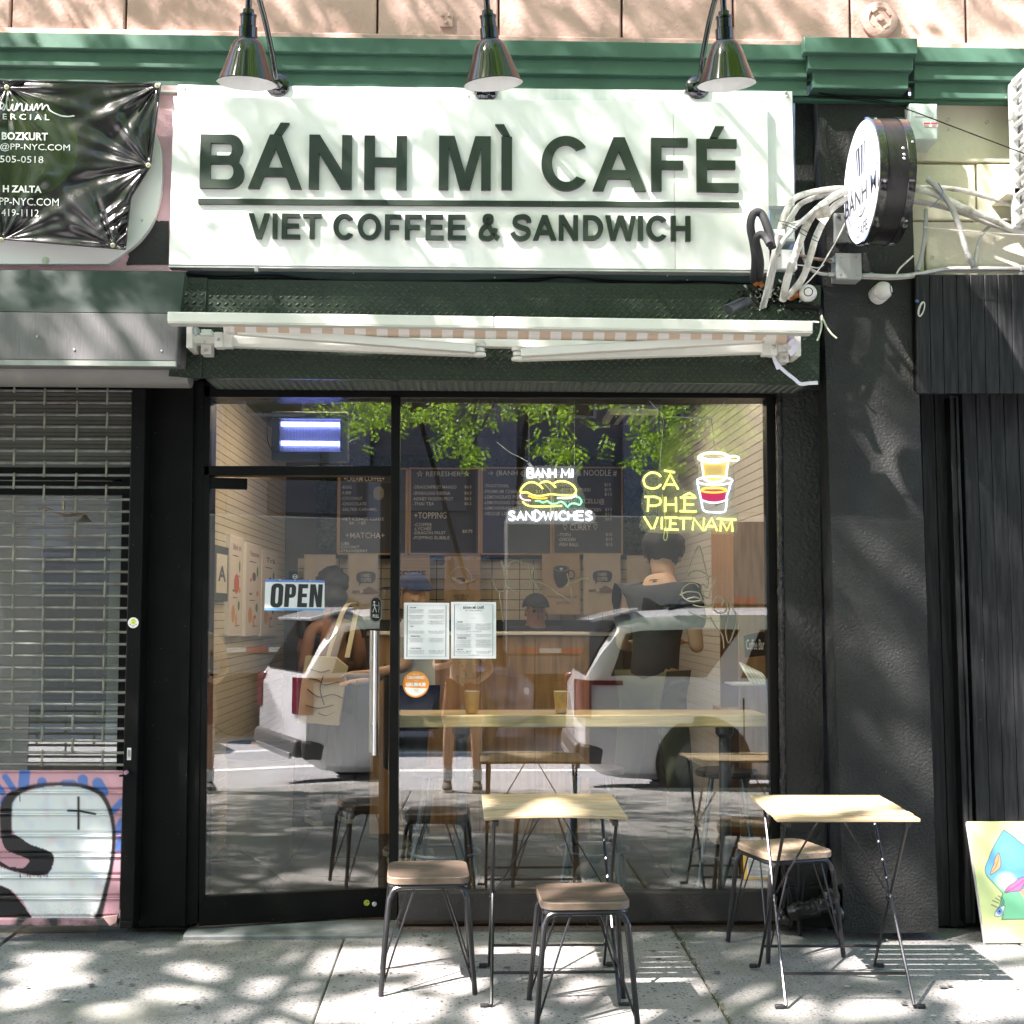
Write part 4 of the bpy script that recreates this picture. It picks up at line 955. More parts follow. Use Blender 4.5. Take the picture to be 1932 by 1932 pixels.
# pipes over the cream wall
pipe('flexible_conduit', [(60, 935), (120, 985), (190, 1060), (270, 1180), (340, 1350), (400, 1550), (440, 1650), (468, 1690)], [-.25, -.26, -.26, -.25, -.24, -.22, -.2, -.18], .0138, GREYFLEX, 'grey ribbed conduit curving down across the cream wall from the round sign', 'conduit', ribs=.06, K=K6, n=12)
pipe('wall_conduit', [(472, 1688), (498, 1560), (535, 1440), (610, 1350), (720, 1300), (900, 1280)], -.165, .0088, GALV, 'thin bare conduit rising from the low joint on the cream wall', 'conduit', K=K6)
pipe('wall_conduit', [(48, 1200), (46, 1330), (36, 1450), (10, 1600), (-25, 1740)], [-.2, -.2, -.2, -.21, -.22], .0105, M('grey plastic conduit', (.33, .35, .35), .4), 'grey plastic conduit dropping down the pillar edge below the round sign', 'conduit', K=K6)
gw = 'white wrapped pipes along the cream wall'
pipe('insulated_pipe', [(-60, 1010), (170, 1012), (350, 1032), (550, 1082), (830, 1165), (1100, 1230)], -.20, .0125, WRAP, 'upper wrapped pipe on the cream wall, nearly level', 'pipe', K=K6, group=gw)
pipe('insulated_pipe', [(-60, 1020), (80, 1050), (250, 1125), (400, 1200), (600, 1275), (830, 1385), (1000, 1450)], -.24, .0165, WRAP, 'thick wrapped pipe sloping down over the cream wall', 'pipe', K=K6, group=gw)
pipe('insulated_pipe', [(-60, 1130), (70, 1150), (250, 1192), (450, 1262), (620, 1330), (830, 1400)], -.19, .0140, M('dirty grey wrap', (.42, .41, .38), .7, var=.2, vscale=20, bump=.003, bscale=60), 'dirty grey wrapped pipe lying under the thick white one', 'pipe', K=K6, group=gw)
pipe('wire', [(155, 970), (195, 1040), (180, 1090), (120, 1150), (85, 1185)], -.28, .0025, M('blue wire', (.10, .16, .32), .5), 'blue wire tied round the grey ribbed conduit', 'wire', K=K6, n=5)
# air conditioner case seen end on at the frame edge
xa = 2.545; acz0, acz1 = P(1915, 432, -.27).z, P(1906, 160, -.27).z
ac = thing('air_conditioner', 'white slatted air conditioner case projecting from the cream wall', 'air conditioner', (xa, -.27, acz0))
mb = MB(); mb.box(xa, xa + .03, -.30, -.26, acz0, acz1); mb.build('corner_post', WHITE_PAINT, ac, bevel=.004)
mb = MB(); mb.box(xa, xa + .03, -.78, -.74, acz0, acz1); mb.build('corner_post', WHITE_PAINT, ac, bevel=.004)
mb = MB(); mb.box(xa + .04, xa + .7, -.77, -.24, acz0 + .02, acz1); mb.build('case', M('ac inner grey', (.42, .43, .43), .5), ac, bevel=.01)
for k in range(11):
    z = acz0 + .01 + (acz1 - acz0 - .03) * k / 10
    mb = MB(); mb.box(xa + .002, xa + .026, -.74, -.30, z, z + (.03 if k in (0, 10) else .013)); mb.build('slat', WHITE_PAINT, ac, bevel=.003)
for y in (-.42, -.58):
    mb = MB(); mb.box(xa + .004, xa + .02, y - .008, y + .008, acz0, acz1); mb.build('slat', WHITE_PAINT, ac)
mb = MB(); mb.box(xa - .005, xa + .02, -.35, -.27, acz1 - .18, acz1 - .13); mb.build('handle_clip', WHITE_PAINT, ac, bevel=.005)
mb = MB(); mb.pbox(1898, 352, 1960, 368, -.3, .18); mb.build('support_bracket', CREAM, ac, bevel=.006)
# ================================================================== shop next door: banner wall, shutter box, grille
lsh = thing('shuttered_shop', 'closed neighbouring shop with pink wall, metal shutter box and dim window', 'shop', (-2.4, 0, 0))
PINK = M('pink wall paint', (.66, .42, .46), .75, var=.06, vscale=4, bump=.003, bscale=70)
mb = MB(); mb.pbox(-420, 150, 352, 512, -.30, .25); mb.build('wall', PINK, lsh)
mb = MB(); mb.pbox(-420, 158, 345, 174, -.335, .05); mb.build('flashing', M('grey stained flashing', (.33, .33, .29), .6, var=.2, vscale=8), lsh)
ov = [(-300, 200), (150, 190), (240, 205), (281, 232), (300, 268), (306.5, 300), (306, 350), (300, 385), (286, 425), (262, 457), (237, 477), (206, 499), (-300, 495)]
mb = MB(); mb.shape([[(P(x, y, -.33).x, P(x, y, -.33).z) for x, y in spline2(ov[1:-1], 5) + [(-300, 499), (-300, 190)]]], lambda x, z, k: Vector((x, -.34 + .035 * k, z)), 1)
mb.build('oval_panel', M('white enamel panel', (.78, .80, .77), .35, var=.03, vscale=4), lsh, bevel=.004)
for px, py in ((86, 491.5), (268, 416)):
    mb = MB(); mb.lathe([(.018 if px == 86 else .006, 0), (.016 if px == 86 else .005, .003), (.006, .004), (.005, .008)], P(px, py, -.3405), (0, -1, 0), 14); mb.build('panel_bolt', M('pale green bolt', (.5, .58, .42), .5), lsh)
# ragged patch of black paint
out = []; base = [(291, 418), (303, 417), (319, 417.5), (319, 500), (239, 500), (241, 492), (243, 483), (246, 474), (262, 462), (270, 448), (276, 442), (286, 428)]
for i in range(len(base)):
    a = base[i]; b = base[(i + 1) % len(base)]
    jag = 0 if i in (1, 2, 3) else 1.7
    for j in range(6): out.append((a[0] + (b[0] - a[0]) * j / 6 + random.uniform(-jag, jag), a[1] + (b[1] - a[1]) * j / 6 + random.uniform(-jag, jag)))
mb = MB(); mb.shape([[(P(x, y, -.3).x, P(x, y, -.3).z) for x, y in out]], lambda x, z, k: Vector((x, -.304, z)), 0)
mb.build('paint_patch', M('black stucco patch', (.02, .02, .02), .6, bump=.004, bscale=70, speck=((.4, .3, .3), 70, .08)), lsh, smooth=0)

# vinyl banner
GROM = [(13, 165, 1), (297, 162, 1), (280, 312, -1), (213, 463, 1), (3, 453, 1), (-120, 165, 1)]
def bdisp(px, py):
    d = 0
    for gx, gy, s in GROM:
        dx, dy = px - gx, py - gy; r = math.hypot(dx, dy * 1.15) + 1e-3; a = math.atan2(dy, dx)
        amp = .0075 * math.exp(-r / 95) * min(1, r / 16) + .004 * math.exp(-r / 200) * min(1, r / 40)
        d += amp * (math.sin(a * 7 + gx) + .7 * math.sin(a * 13 + gy + r * .01) + .4 * math.sin(a * 23 + gx * 2))
    d += .012 * noise.noise((px * .011, py * .013, 1.5)) + .016 * math.sin((px - 300) * .01 + py * .006) * .6
    d += .010 * math.exp(-((px - 228) ** 2 + (py - 415) ** 2) / 900) * math.sin(px * .22 + py * .3)
    return d
def bedge(v): 
    y = 157 + 313 * v
    for (ya, xa), (yb, xb) in (((157, 303), (312, 283)), ((312, 283), (372, 246)), ((372, 246), (470, 236))):
        if y <= yb: return xa + (xb - xa) * (y - ya) / (yb - ya)
    return 236
def bxy(u, v):
    x = -130 + (bedge(v) + 130) * u
    yt = 152 + 6 * max(0, x) / 303; yb = 450 + 20 * max(-1, x / 236)
    return x, yt + (yb - yt) * v
BV = M('black banner vinyl', rough=.26, coat=.35, attr='paint', bump=.0007, bscale=230, stretch=(1.6, 1, .05))
def bplace(px, py, k=0.0): return P(px, py, -.415 - bdisp(px, py) - k)
ban = thing('vinyl_banner', 'crumpled black vinyl banner with white lettering beside the shop sign', 'banner', tuple(P(90, 300, -.42)))
mb = MB(); mb.grid(lambda u, v: bplace(*bxy(u, v)), 170, 150)
sh_ = mb.build('sheet', BV, ban, smooth=3.2)
cpx = [bxy(i / 170, j / 150) for i in range(171) for j in range(151)]
at = sh_.data.color_attributes.new('paint', 'FLOAT_COLOR', 'POINT'); cc = []
for x, y in cpx:
    r = math.hypot((x - 46) / 102, (y - 276) / 96)
    cc += ([.018, .030, .010, 1] if r < 1 else [.011, .010, .011, 1])
at.data.foreach_set('color', cc)
mb = MB(); pts = [bplace(*bxy(1, i / 40), .001) for i in range(41)] + [bplace(*bxy(1 - i / 40, 1), .001) for i in range(1, 41)]
mb.tube(pts, .0045, 6); mb.build('hem', M('black hem', (.02, .02, .022), .3), ban, smooth=1.2)
mb = MB(); mb.tube([bplace(*bxy(i / 40, 0), .001) for i in range(41)], .0045, 6); mb.build('hem', M('black hem'), ban, smooth=1.2)
BRASS = M('brass grommet', (.62, .58, .40), .3, .8)
for gx, gy, s in GROM[:5]:
    mb = MB(); mb.lathe([(.012, 0), (.011, .004), (.006, .005), (.006, .001), (0, .001)], bplace(gx, gy, .002), (0, -1, 0), 14, False, False); mb.build('grommet', BRASS, ban)
def btext(s, x0, y0, x1, y1, off=0.0, tilt=.018):
    mb = MB(); vs, fs = text_polys(s, off)
    pts = []
    for u, v in vs:
        x = (x0 + (x1 - x0) * u) * .3383; y = (y1 + (y0 - y1) * v) * .3383 + 137.8 + (x * tilt)
        pts.append(bplace(x, y, .0035))
    mb.add(pts, fs); mb.build('lettering', WV, ban, smooth=0)
btext('M E R C I A L', -46, 226, 275, 258, .01)
btext('BOZKURT', 10, 328, 267, 372, .03); btext('@PP-NYC.COM', 0, 390, 390, 436); btext('505-0518', 0, 460, 242, 498)
btext('H ZALTA', 16, 625, 232, 664, .03); btext('PP-NYC.COM', -4, 694, 328, 736); btext('419-1112', 8, 757, 217, 797)
scr = [(-40, 175), (-10, 200), (10, 195), (22, 178), (8, 168), (2, 190), (22, 205), (40, 150), (46, 105), (36, 150), (40, 200), (56, 208), (72, 172), (70, 205), (84, 208), (98, 170), (94, 206), (104, 184), (120, 170), (124, 205), (138, 208), (150, 172), (150, 205), (168, 206), (182, 172), (182, 206), (192, 206), (200, 180), (208, 175), (210, 206), (224, 182), (236, 172), (238, 205), (250, 186), (266, 180), (276, 205), (300, 222), (340, 238), (380, 243), (414, 239)]
mb = MB(); mb.tube([bplace(x * .3383, y * .3383 + 137.8, .003) for x, y in spline2(scr, 4)], [.0024 + .0012 * abs(math.sin(i * .35)) for i in range((len(scr) - 1) * 4 + 1)], 5); stuff(mb.build('lettering', WV, ban))
for gx, gy in ((70, 152),): 
    mb = MB(); mb.lathe([(.0035, 0), (.003, .002), (0, .002)], bplace(gx * .3383, gy * .3383 + 137.8, .002), (0, -1, 0), 8, False, False); mb.build('lettering', WV, ban)

# shutter box fascia
FG = M('grey green sheet metal', (.032, .050, .041), .5, spec=.2, var=.1, vscale=4, bump=.003, bscale=5)
FGR = M('dark grey sheet metal', (.135, .135, .135), .38, var=.15, vscale=5, bump=.0015, bscale=35, stretch=(4, 4, .4))
z507 = P(0, 509, -.47).z; zmid = P(0, 588, -.52).z; zlo = P(0, 679, -.52).z; zbt = P(0, 689, -.52).z
xr_ = P(339, 590, -.52).x; xrb = P(332, 690, -.52).x
mb = MB(); mb.hexa([(-6, -.42, z507 - .02), (xr_ + .01, -.42, z507 - .02), (xr_, -.50, zmid), (-6, -.50, zmid), (-6, -.47, z507), (xr_ + .01, -.47, z507), (xr_, -.52, zmid + .001), (-6, -.52, zmid + .001)])
mb.build('hood_top', FG, lsh)
mb = MB(); mb.hexa([(-6, -.52, zlo), (xrb, -.52, zlo), (xrb, -.04, zlo), (-6, -.04, zlo), (-6, -.52, zmid), (xr_, -.52, zmid), (xr_, -.04, zmid), (-6, -.04, zmid)]); mb.build('hood_front', FGR, lsh, bevel=.006)
mb = MB(); mb.box(-6, xrb, -.528, -.50, zbt, zlo - .001); mb.build('hood_lip', M('sunlit lip paint', (.26, .29, .26), .5, var=.4, vscale=4), lsh)  # pale lip colour holds the sunlight falling on the edge
for px, py in ((70, 575), (140, 600), (305, 602)):
    mb = MB(); mb.lathe([(.006, 0), (.005, .003), (0, .004)], P(px, py + 60, -.5205), (0, -1, 0), 8, False, False); mb.build('rivet', STEEL, lsh)
GRL = M('grey roller drum', (.23, .228, .21), .5, var=.1, vscale=6, dirt=((.3, .28, .24), 8, .6, .75))
zr = P(0, 694, -.30).z
mb = MB(); mb.lathe([(.075, 0), (.075, 4.2)], Vector((-5.5, -.235, zr)), (1, 0, 0), 28); mb.build('roller_drum', GRL, lsh)
# window behind the grille
mb = MB(); mb.pquad([(-420, 690), (262, 690), (262, 735), (-420, 735)], .0, .1); mb.build('window_head', BLACK_SMOOTH, lsh)
OLIVE = M('olive grey louvre', (.085, .088, .068), .6, var=.12, vscale=20, speck=((.1, .1, .08), 90, .15))
for i in range(19):
    py = 738 + i * 7.55; a = P(-300, py, .0); b = P(248, py, .0); h = .0165
    mb = MB(); mb.hexa([(a.x, .0, a.z - h), (b.x, .0, a.z - h), (b.x, .05, a.z - h * .55), (a.x, .05, a.z - h * .55), (a.x, .0, a.z), (b.x, .0, a.z), (b.x, .045, a.z + .002), (a.x, .045, a.z + .002)]); mb.build('louvre_slat', OLIVE, lsh)
mb = MB(); mb.pbox(-300, 735, 255, 880, .075, .02); mb.build('louvre_back', M('dark louvre gap', (.03, .03, .025), .8), lsh)
for q, nm in (([(-300, 880), (252, 882), (252, 905), (-300, 903)], 'window_bar'), ([(-300, 906), (252, 908), (250, 934), (-300, 932)], 'window_bar'), ([(231, 880), (262, 880), (250, 1460), (219, 1460)], 'window_stile')):
    mb = MB(); mb.pquad(q, .0 if nm == 'window_stile' else -.005, .06); mb.build(nm, BLACK_SMOOTH, lsh, bevel=.003)
mb = MB(); mb.pbox(10, 896, 238, 899.5, -.012, .01); mb.build('worn_edge', M('bare worn edge', (.6, .6, .58), .5), lsh)
mb = MB(); mb.pbox(-300, 930, 245, 1760, .03, .006); mb.build('window_pane', GLASS, lsh)
mb = MB(); a = P(-500, 680, 1.6); b = P(235, 1750, 1.6)
LW = M('pale plaster', (.34, .34, .33), .85, var=.05, vscale=2)
mb.box(-6, -1.70, 1.6, 1.75, -.1, 3); mb.build('back_wall', LW, lsh)
mb = MB(); mb.box(-1.74, -1.62, .10, 1.6, -.1, 3.0); mb.build('side_wall', M('grey plaster', (.4, .4, .38), .85), lsh)
mb = MB(); mb.box(-6, -1.74, .03, 1.6, 2.9, 3.0); mb.build('ceiling', LW, lsh)
mb = MB(); mb.box(-6, -1.74, .03, 1.6, -.1, .0); mb.build('floor', M('brown floor', (.16, .12, .08), .5), lsh)
mb = MB(); mb.pbox(55, 1330, 190, 1760, .9, .05); mb.build('dark_counter', M('olive counter', (.10, .09, .06), .6), lsh)
pan = P(110, 1150, 1.55)
mb = MB(); mb.pquad([(78, 1035), (210, 1035), (208, 1460), (76, 1460)], 1.5, .06); mb.build('inner_door', M('slate door', (.16, .165, .17), .5), lsh, bevel=.01)
chl = thing('pendant_lamp', 'branched brass ceiling lamp seen through the grille next door', 'lamp', tuple(P(185, 975, 1.0)))
mb = MB(); mb.tube(spline([P(72, 965, 1.0), P(85, 958, 1.0), P(120, 972, 1.0), P(158, 968, 1.0)], 5), .008, 8); mb.build('arm', M('aged brass', (.35, .24, .10), .4, .8), chl)
mb = MB(); mb.tube([P(120, 972, 1.0), P(122, 905, 1.0)], .006, 8); mb.build('stem', M('aged brass'), chl)
mb = MB(); mb.lathe([(.012, .04), (.02, .02), (.05, 0), (.045, -.01)], P(160, 985, 1.0), (0, 0, 1), 16); mb.build('lamp_cup', M('aged brass'), chl)

# grille of round bars and links
gr = thing('rolling_grille', 'lowered metal grille of round bars and links over a solid pink lower shutter', 'grille', tuple(P(100, 1750, -.13)))
BARM = M('weathered steel bar', (.24, .24, .225), .38, .45, var=.25, vscale=16, dirt=((.18, .15, .10), 12, .58, .72))
YG = -.13
br0 = MB(); first = None
by = [714 + 22.75 * i for i in range(33)]
for i, y in enumerate(by):
    x1 = 251 - (y - 714) * .0265
    a = P(-160, y - .8, YG); b = P(x1 + 4, y + 1.2, YG)
    mb = MB(); mb.tube([a, a.lerp(b, .5), b], .0064, 10, caps=False); mb.build('bar', BARM, gr)
LNK = M('olive worn link', (.20, .20, .15), .45, .3, var=.25, vscale=25)
for i in range(32):
    y0, y1 = by[i], by[i + 1]
    for k in range(-1, 5):
        px = (27.5 if i % 2 == 0 else 84.5) + k * 118.5 - (y0 - 714) * .0255 * (.3 + k * .25)
        if px > 232 or px < -30: continue
        a = P(px + .8, y0 - 4.2, YG - .010); b = P(px - .8, y1 + 4.2, YG - .010)
        mb = MB(); mb.bar(a, b, .0065, .010); mb.build('link', LNK, gr, bevel=.002, seg=1)
# solid lower slats carrying spray paint
K = .2169
cv = lambda pts: [(x * K, 1411.5 + y * K) for x, y in pts]
outer = spline2(cv([(55, 760), (50, 560), (75, 450), (160, 380), (300, 330), (500, 312), (700, 325), (850, 378), (915, 450), (962, 560), (988, 700), (988, 860), (962, 1060), (922, 1230), (895, 1340), (862, 1450), (838, 1500)]), 5)
ow = [100, 106, 88, 44, 34, 32, 34, 42, 40, 36, 34, 36, 38, 42, 46, 60, 60]
white = cv([(100, 600), (105, 450), (200, 390), (350, 345), (500, 328), (700, 340), (850, 395), (920, 470), (960, 600), (980, 750), (970, 950), (935, 1150), (885, 1340), (845, 1495), (290, 1495), (200, 1330), (100, 1230), (0, 1190), (-100, 1180), (-100, 960), (0, 1040), (100, 1070), (240, 1110), (400, 1110), (470, 1000), (470, 930), (300, 870), (150, 780), (100, 700)])
blob = spline2(cv([(20, 760), (140, 760), (260, 835), (400, 885), (462, 930), (458, 1020), (405, 1098), (250, 1100), (200, 1055), (248, 1000), (235, 960), (80, 900), (30, 840)]), 4, True)
band = cv([(-60, 960), (0, 985), (80, 1030), (220, 1050), (250, 1098), (100, 1066), (0, 1025), (-60, 1000)])
low = cv([(-100, 1190), (20, 1200), (80, 1225), (140, 1285), (200, 1360), (275, 1470), (275, 1530), (-100, 1530)])
fing = [((45, 250), (110, 345), 27), ((215, 215), (205, 330), 48), ((365, 295), (365, 345), 42), ((560, 320), (630, 320), 44), ((720, 275), (720, 330), 45), ((850, 305), (895, 380), 48), ((1060, 465), (985, 545), 30), ((1060, 640), (1020, 720), 34), ((1050, 800), (1035, 870), 34), ((-10, 340), (20, 385), 28), ((20, 470), (40, 440), 26)]
fing = [(cv([a])[0], cv([b])[0], r * K) for a, b, r in fing]
crs = [(cv([(x_, 1095), (x_, 1095 + l_)]), 1.0) for x_, l_ in ((240, 18), (262, 26), (290, 14), (330, 22), (352, 30), (385, 16), (410, 24), (175, 30))] + [(cv([(172, 415), (174, 462)]), .9), (cv([(80, 870), (80, 905)]), 1.1), (cv([(105, 880), (105, 898)]), .9)] + [(cv([(683, 430), (683, 700)]), 2.5), (cv([(592, 543), (700, 548), (828, 573)]), 2.1)]
def smooth(d, w=.45): return max(0, min(1, .5 - d / w * .5))
def graf(px, py):
    c = np.array([.62, .33, .38])
    for a, b, r in fing:
        d = seg_dist([a, b], px, py) - r; t = smooth(d, 1.0); c = c * (1 - t) + np.array([.085, .19, .52]) * t
    if sdf_in(white, px, py):
        n = noise.noise((px * .03, py * .035, 5)) + .4 * noise.noise((px * .08, py * .06, 1)); t = max(0, min(.5, n - .15)); c = np.array([.74, .77, .76]) * (1 - t) + np.array([.52, .62, .76]) * t
        n2 = noise.noise((px * .04, py * .03, 15)); t = max(0, min(.35, n2 - .2)); c = c * (1 - t) + np.array([.7, .5, .53]) * t
    dk = 0
    bd = 1e9
    for i in range(len(outer) - 1):
        w = ow[min(len(ow) - 1, int(i / 5))] * (1 - (i % 5) / 5) + ow[min(len(ow) - 1, int(i / 5) + 1)] * ((i % 5) / 5)
        if abs(outer[i][0] - px) < 40 and abs(outer[i][1] - py) < 40: bd = min(bd, seg_dist(outer[i:i + 2], px, py) - w * K / 2)
    bd += .5 * noise.noise((px * .35, py * .3, 2)); dk = max(dk, smooth(bd, 1.5)); ov_ = max(0, 1 - abs(bd) / 5) * max(0, noise.noise((px * 1.1, py * 1.1, 6)) - .1) * .7; dk = max(dk, ov_)
    if sdf_in(blob, px, py) or sdf_in(band, px, py) or sdf_in(low, px, py): dk = 1
    for pl_, w in crs: dk = max(dk, smooth(seg_dist(pl_, px, py) - w, .8))
    c = c * (1 - dk) + np.array([.012, .012, .013]) * dk
    if py > 1702:                                                     # splashed dirt low down
        n = noise.noise((px * .5, py * .7, 3)) + .5 * noise.noise((px * 1.3, py * 1.1, 9)); t = max(0, min(.75, (n - .05) * 1.4 * (py - 1702) / 40)); c = c * (1 - t) + np.array([.05, .048, .045]) * t
    return c
SHUT = M('spray painted shutter enamel', rough=.33, attr='paint', coat=.15, bump=.0004, bscale=90)
sy = [1453, 1494, 1535, 1575.5, 1614, 1654, 1694, 1733]
prof = [(0, .004), (.02, -.004), (.06, -.009), (.10, -.004), (.13, .0), (.80, .0), (.84, .004), (.88, .010), (.92, .010), (.96, .006), (1.0, .006)]
for i in range(7):
    mb = MB(); ya, yb = sy[i], sy[i + 1] - .4; nu = 150
    pr = []
    for a in range(len(prof) - 1):
        m = 12 if prof[a][0] == .13 else 2
        for j in range(m): t = j / m; pr.append((prof[a][0] + (prof[a + 1][0] - prof[a][0]) * t, prof[a][1] + (prof[a + 1][1] - prof[a][1]) * t))
    pr.append(prof[-1])
    xe = lambda y: 232 - (y - 1453) * .027
    pxs = []
    for iu in range(nu + 1):
        for f, dpt in pr:
            y = ya + (yb - ya) * f; x = -40 + (xe(y) + 40) * iu / nu; pxs.append((x, y)); mb.v.append(tuple(P(x, y, -.135 + dpt)))
    nv = len(pr)
    for iu in range(nu):
        for j in range(nv - 1): a = iu * nv + j; mb.f.append([a, a + nv, a + nv + 1, a + 1]); mb.mi.append(0)
    s_ = mb.build('slat', SHUT, gr, smooth=1.0)
    at = s_.data.color_attributes.new('paint', 'FLOAT_COLOR', 'POINT'); cc = []
    for x, y in pxs: cc += [*graf(x, y), 1]
    at.data.foreach_set('color', cc)
mb = MB(); mb.pquad([(-60, 1733), (222, 1734), (221, 1748), (-60, 1746)], -.15, .04); mb.build('bottom_bar', M('scuffed pink bar', (.45, .25, .28), .5, var=.3, vscale=10, dirt=((.03, .03, .03), 7, .48, .6)), gr, bevel=.004)
mb = MB(); mb.pquad([(193, 1730), (222, 1727), (220, 1741), (207, 1748), (194, 1748)][:4], -.165, .02); mb.build('bottom_lock', M('pink lock plate', (.55, .33, .31), .5, var=.2, vscale=20), gr, bevel=.003)
mb = MB(); mb.lathe([(.010, 0), (.009, .005), (0, .007)], P(175, 1724, -.15), (0, -1, 0), 12, False, False); mb.build('bolt', M('pale bolt', (.6, .6, .58), .5), gr)
rail = thing('guide_rail', 'black steel guide rail standing beside the grille and pink shutter', 'rail', tuple(P(240, 1752, -.17)))
mb = MB(); mb.pquad([(249.5, 700), (276, 700), (252, 1749), (225.5, 1749)], -.175, .11); mb.build('channel', BLACK, rail, bevel=.005)
mb = MB(); mb.pquad([(203, 703), (277, 704), (277, 709), (203, 708)], -.21, .10); mb.build('top_flange', BLACK_SMOOTH, rail, bevel=.002)
mb = MB(); mb.pquad([(227, 1738), (250, 1738), (249, 1752), (226, 1752)], -.20, .04); mb.build('foot_plate', BLACK, rail, bevel=.003)
mb = MB(); mb.lathe([(.010, 0), (.010, .02), (.007, .026), (0, .027)], P(239, 1457, -.176), (0, -1, 0), 12, False, False); mb.build('lock_pin', M('pink pin', (.5, .25, .36), .4), rail)
mb = MB(); mb.bar(P(225, 1464, -.19), P(250, 1461, -.19), .012, .008); mb.build('latch', BLACK_SMOOTH, rail, bevel=.002)
mb = MB(); c = P(251.5, 1175, -.1765)
mb.lathe([(.0245, 0), (.0245, .0012), (0, .0012)], c, (0, -1, 0), 28, False, False)
st = tag(mb.build('round_sticker', M('white sticker', (.75, .76, .72), .4), world_origin=tuple(c)), 'round white sticker with a yellow green face on the black guide rail', 'sticker')
mb = MB(); mb.shape([[(.011 * math.cos(t), .006 + .013 * math.sin(t)) for t in [i * 6.283 / 20 for i in range(20)]]], lambda x, y, k: c + Vector((x, -.0016, y)), 0); mb.build('print', M('yellow green print', (.55, .68, .04), .5), st)
mb = MB()
for x, y, w, h in ((-.004, .010, .004, .002), (.004, .010, .004, .002), (0, .001, .008, .0015), (-.013, -.007, .005, .004), (.013, -.007, .005, .004), (0, -.012, .018, .0014), (0, -.016, .012, .0012)): mb.add([c + Vector((x - w / 2, -.0019, y - h / 2)), c + Vector((x + w / 2, -.0019, y - h / 2)), c + Vector((x + w / 2, -.0019, y + h / 2)), c + Vector((x - w / 2, -.0019, y + h / 2))], [(0, 1, 2, 3)])
mb.build('print', M('dark green ink', (.05, .12, .03), .5), st, smooth=0)
mb = MB(); mb.pquad([(240, 1411), (247.5, 1411), (247, 1434), (239.5, 1434)], -.1765, .001); lb = tag(mb.build('paper_label', M('white paper', (.75, .75, .73), .6)), 'small upright white paper label low on the guide rail', 'label')
mb = MB()
for i in range(5): mb.pbox(241.2 + i * 1.1, 1413.5 + (i % 3), 241.6 + i * 1.1, 1431 - (i % 2) * 4, -.1772, .0004)
mb.build('print', M('faint grey ink', (.2, .2, .2), .6), lb, smooth=0)

# ================================================================== tables and stools on the sidewalk
def wood(name, c, g, sc=22): return M(name, c, .5, var=.14, vscale=7, grain=(g, sc, (.35, 6, 6)), bump=.0012, bscale=60, stretch=(.25, 4, 4), rvar=.1)
TW = [wood('pale acacia slat', (.40, .32, .205), (.28, .215, .125)), wood('greyer acacia slat', (.36, .30, .20), (.25, .20, .125)), wood('warmer acacia slat', (.43, .33, .195), (.31, .22, .115))]
TM = M('black powder coated steel', (.016, .016, .017), .28, var=.2, vscale=20)
def make_table(label, bow):
    t = thing('bistro_table', label, 'table', (0, 0, 0), 'folding bistro tables on the sidewalk')
    n = 7; D_ = .545; w = D_ / n - .0115; rr = random.Random(len(label))
    for i in range(n):
        y = -D_ / 2 + (i + .5) * D_ / n; skew = rr.uniform(-.002, .002)
        mb = MB()
        segs = 8
        for k in range(segs):
            xa = -.2775 + .555 * k / segs; xb = -.2775 + .555 * (k + 1) / segs
            f = lambda x: .722 + bow * (1 - (x / .2775) ** 2) * (1 - i * .13) + skew
            q = [(xa, y - w / 2, f(xa) - .014), (xb, y - w / 2, f(xb) - .014), (xb, y + w / 2, f(xb) - .014), (xa, y + w / 2, f(xa) - .014), (xa, y - w / 2, f(xa)), (xb, y - w / 2, f(xb)), (xb, y + w / 2, f(xb)), (xa, y + w / 2, f(xa))]
            o = len(mb.v); mb.v += q
            fs = [(0, 3, 2, 1), (4, 5, 6, 7), (0, 1, 5, 4), (2, 3, 7, 6)] + ([(3, 0, 4, 7)] if k == 0 else []) + ([(1, 2, 6, 5)] if k == segs - 1 else [])
            for fc in fs: mb.f.append([j + o for j in fc]); mb.mi.append(0)
        mb.build('slat', TW[rr.randrange(3)], t, bevel=.0025, seg=2, weld=True)
    for sx in (-1, 1):
        mb = MB(); mb.bar((sx * .232, -.255, .696), (sx * .232, .255, .696), .022, .020); mb.build('rail', TM, t, bevel=.002)
        for a, b, nm in (((sx * .238, -.225, .69), (sx * .243, .255, .012), 1), ((sx * .226, .225, .69), (sx * .246, -.26, .012), -1)):
            a = Vector(a); b = Vector(b); mb = MB(); mb.tube([a, b], .0068, 8)
            mb.tube([b, b + Vector((sx * -.0, 0, -.006)), b + Vector((-sx * -.022 if nm == -1 else sx * .022, 0, -.004))], .0068, 8)
            lg = mb.build('leg', TM, t)
            mb = MB(); mb.rbox(b + Vector((sx * .026, 0, -.004)), (.034, .020, .016)); mb.build('rubber_foot', RUBBER, lg, bevel=.004)
        mb = MB(); mb.bar((sx * .03, 0, .70), (sx * .226, 0, .375), .005, .011, Vector((0, 1, 0))); mb.build('brace', TM, t)
        mb = MB(); mb.lathe([(.009, -.014), (.009, .014)], (sx * .236, .0, .352), (1, 0, 0), 10); mb.build('pivot_bolt', TM, t)
    for y, z in ((-.188, .110), (.184, .110)):
        mb = MB(); mb.tube([(-.243, y, z), (.243, y, z)], .0062, 8); mb.build('cross_bar', TM, t)
    return t
t1 = make_table('pale slatted folding table in front of the shop window, its top slightly bowed', .010)
t2 = make_table('pale slatted folding table standing before the black pillar', .0)
def settle(o, px, py_ground, rz=0.0, Y=None):
    g = G(px, py_ground); y = g.y if Y is None else Y
    o.location = (g.x, y, GZ(y)); o.rotation_euler = (math.atan(SLOPE), 0, rz)
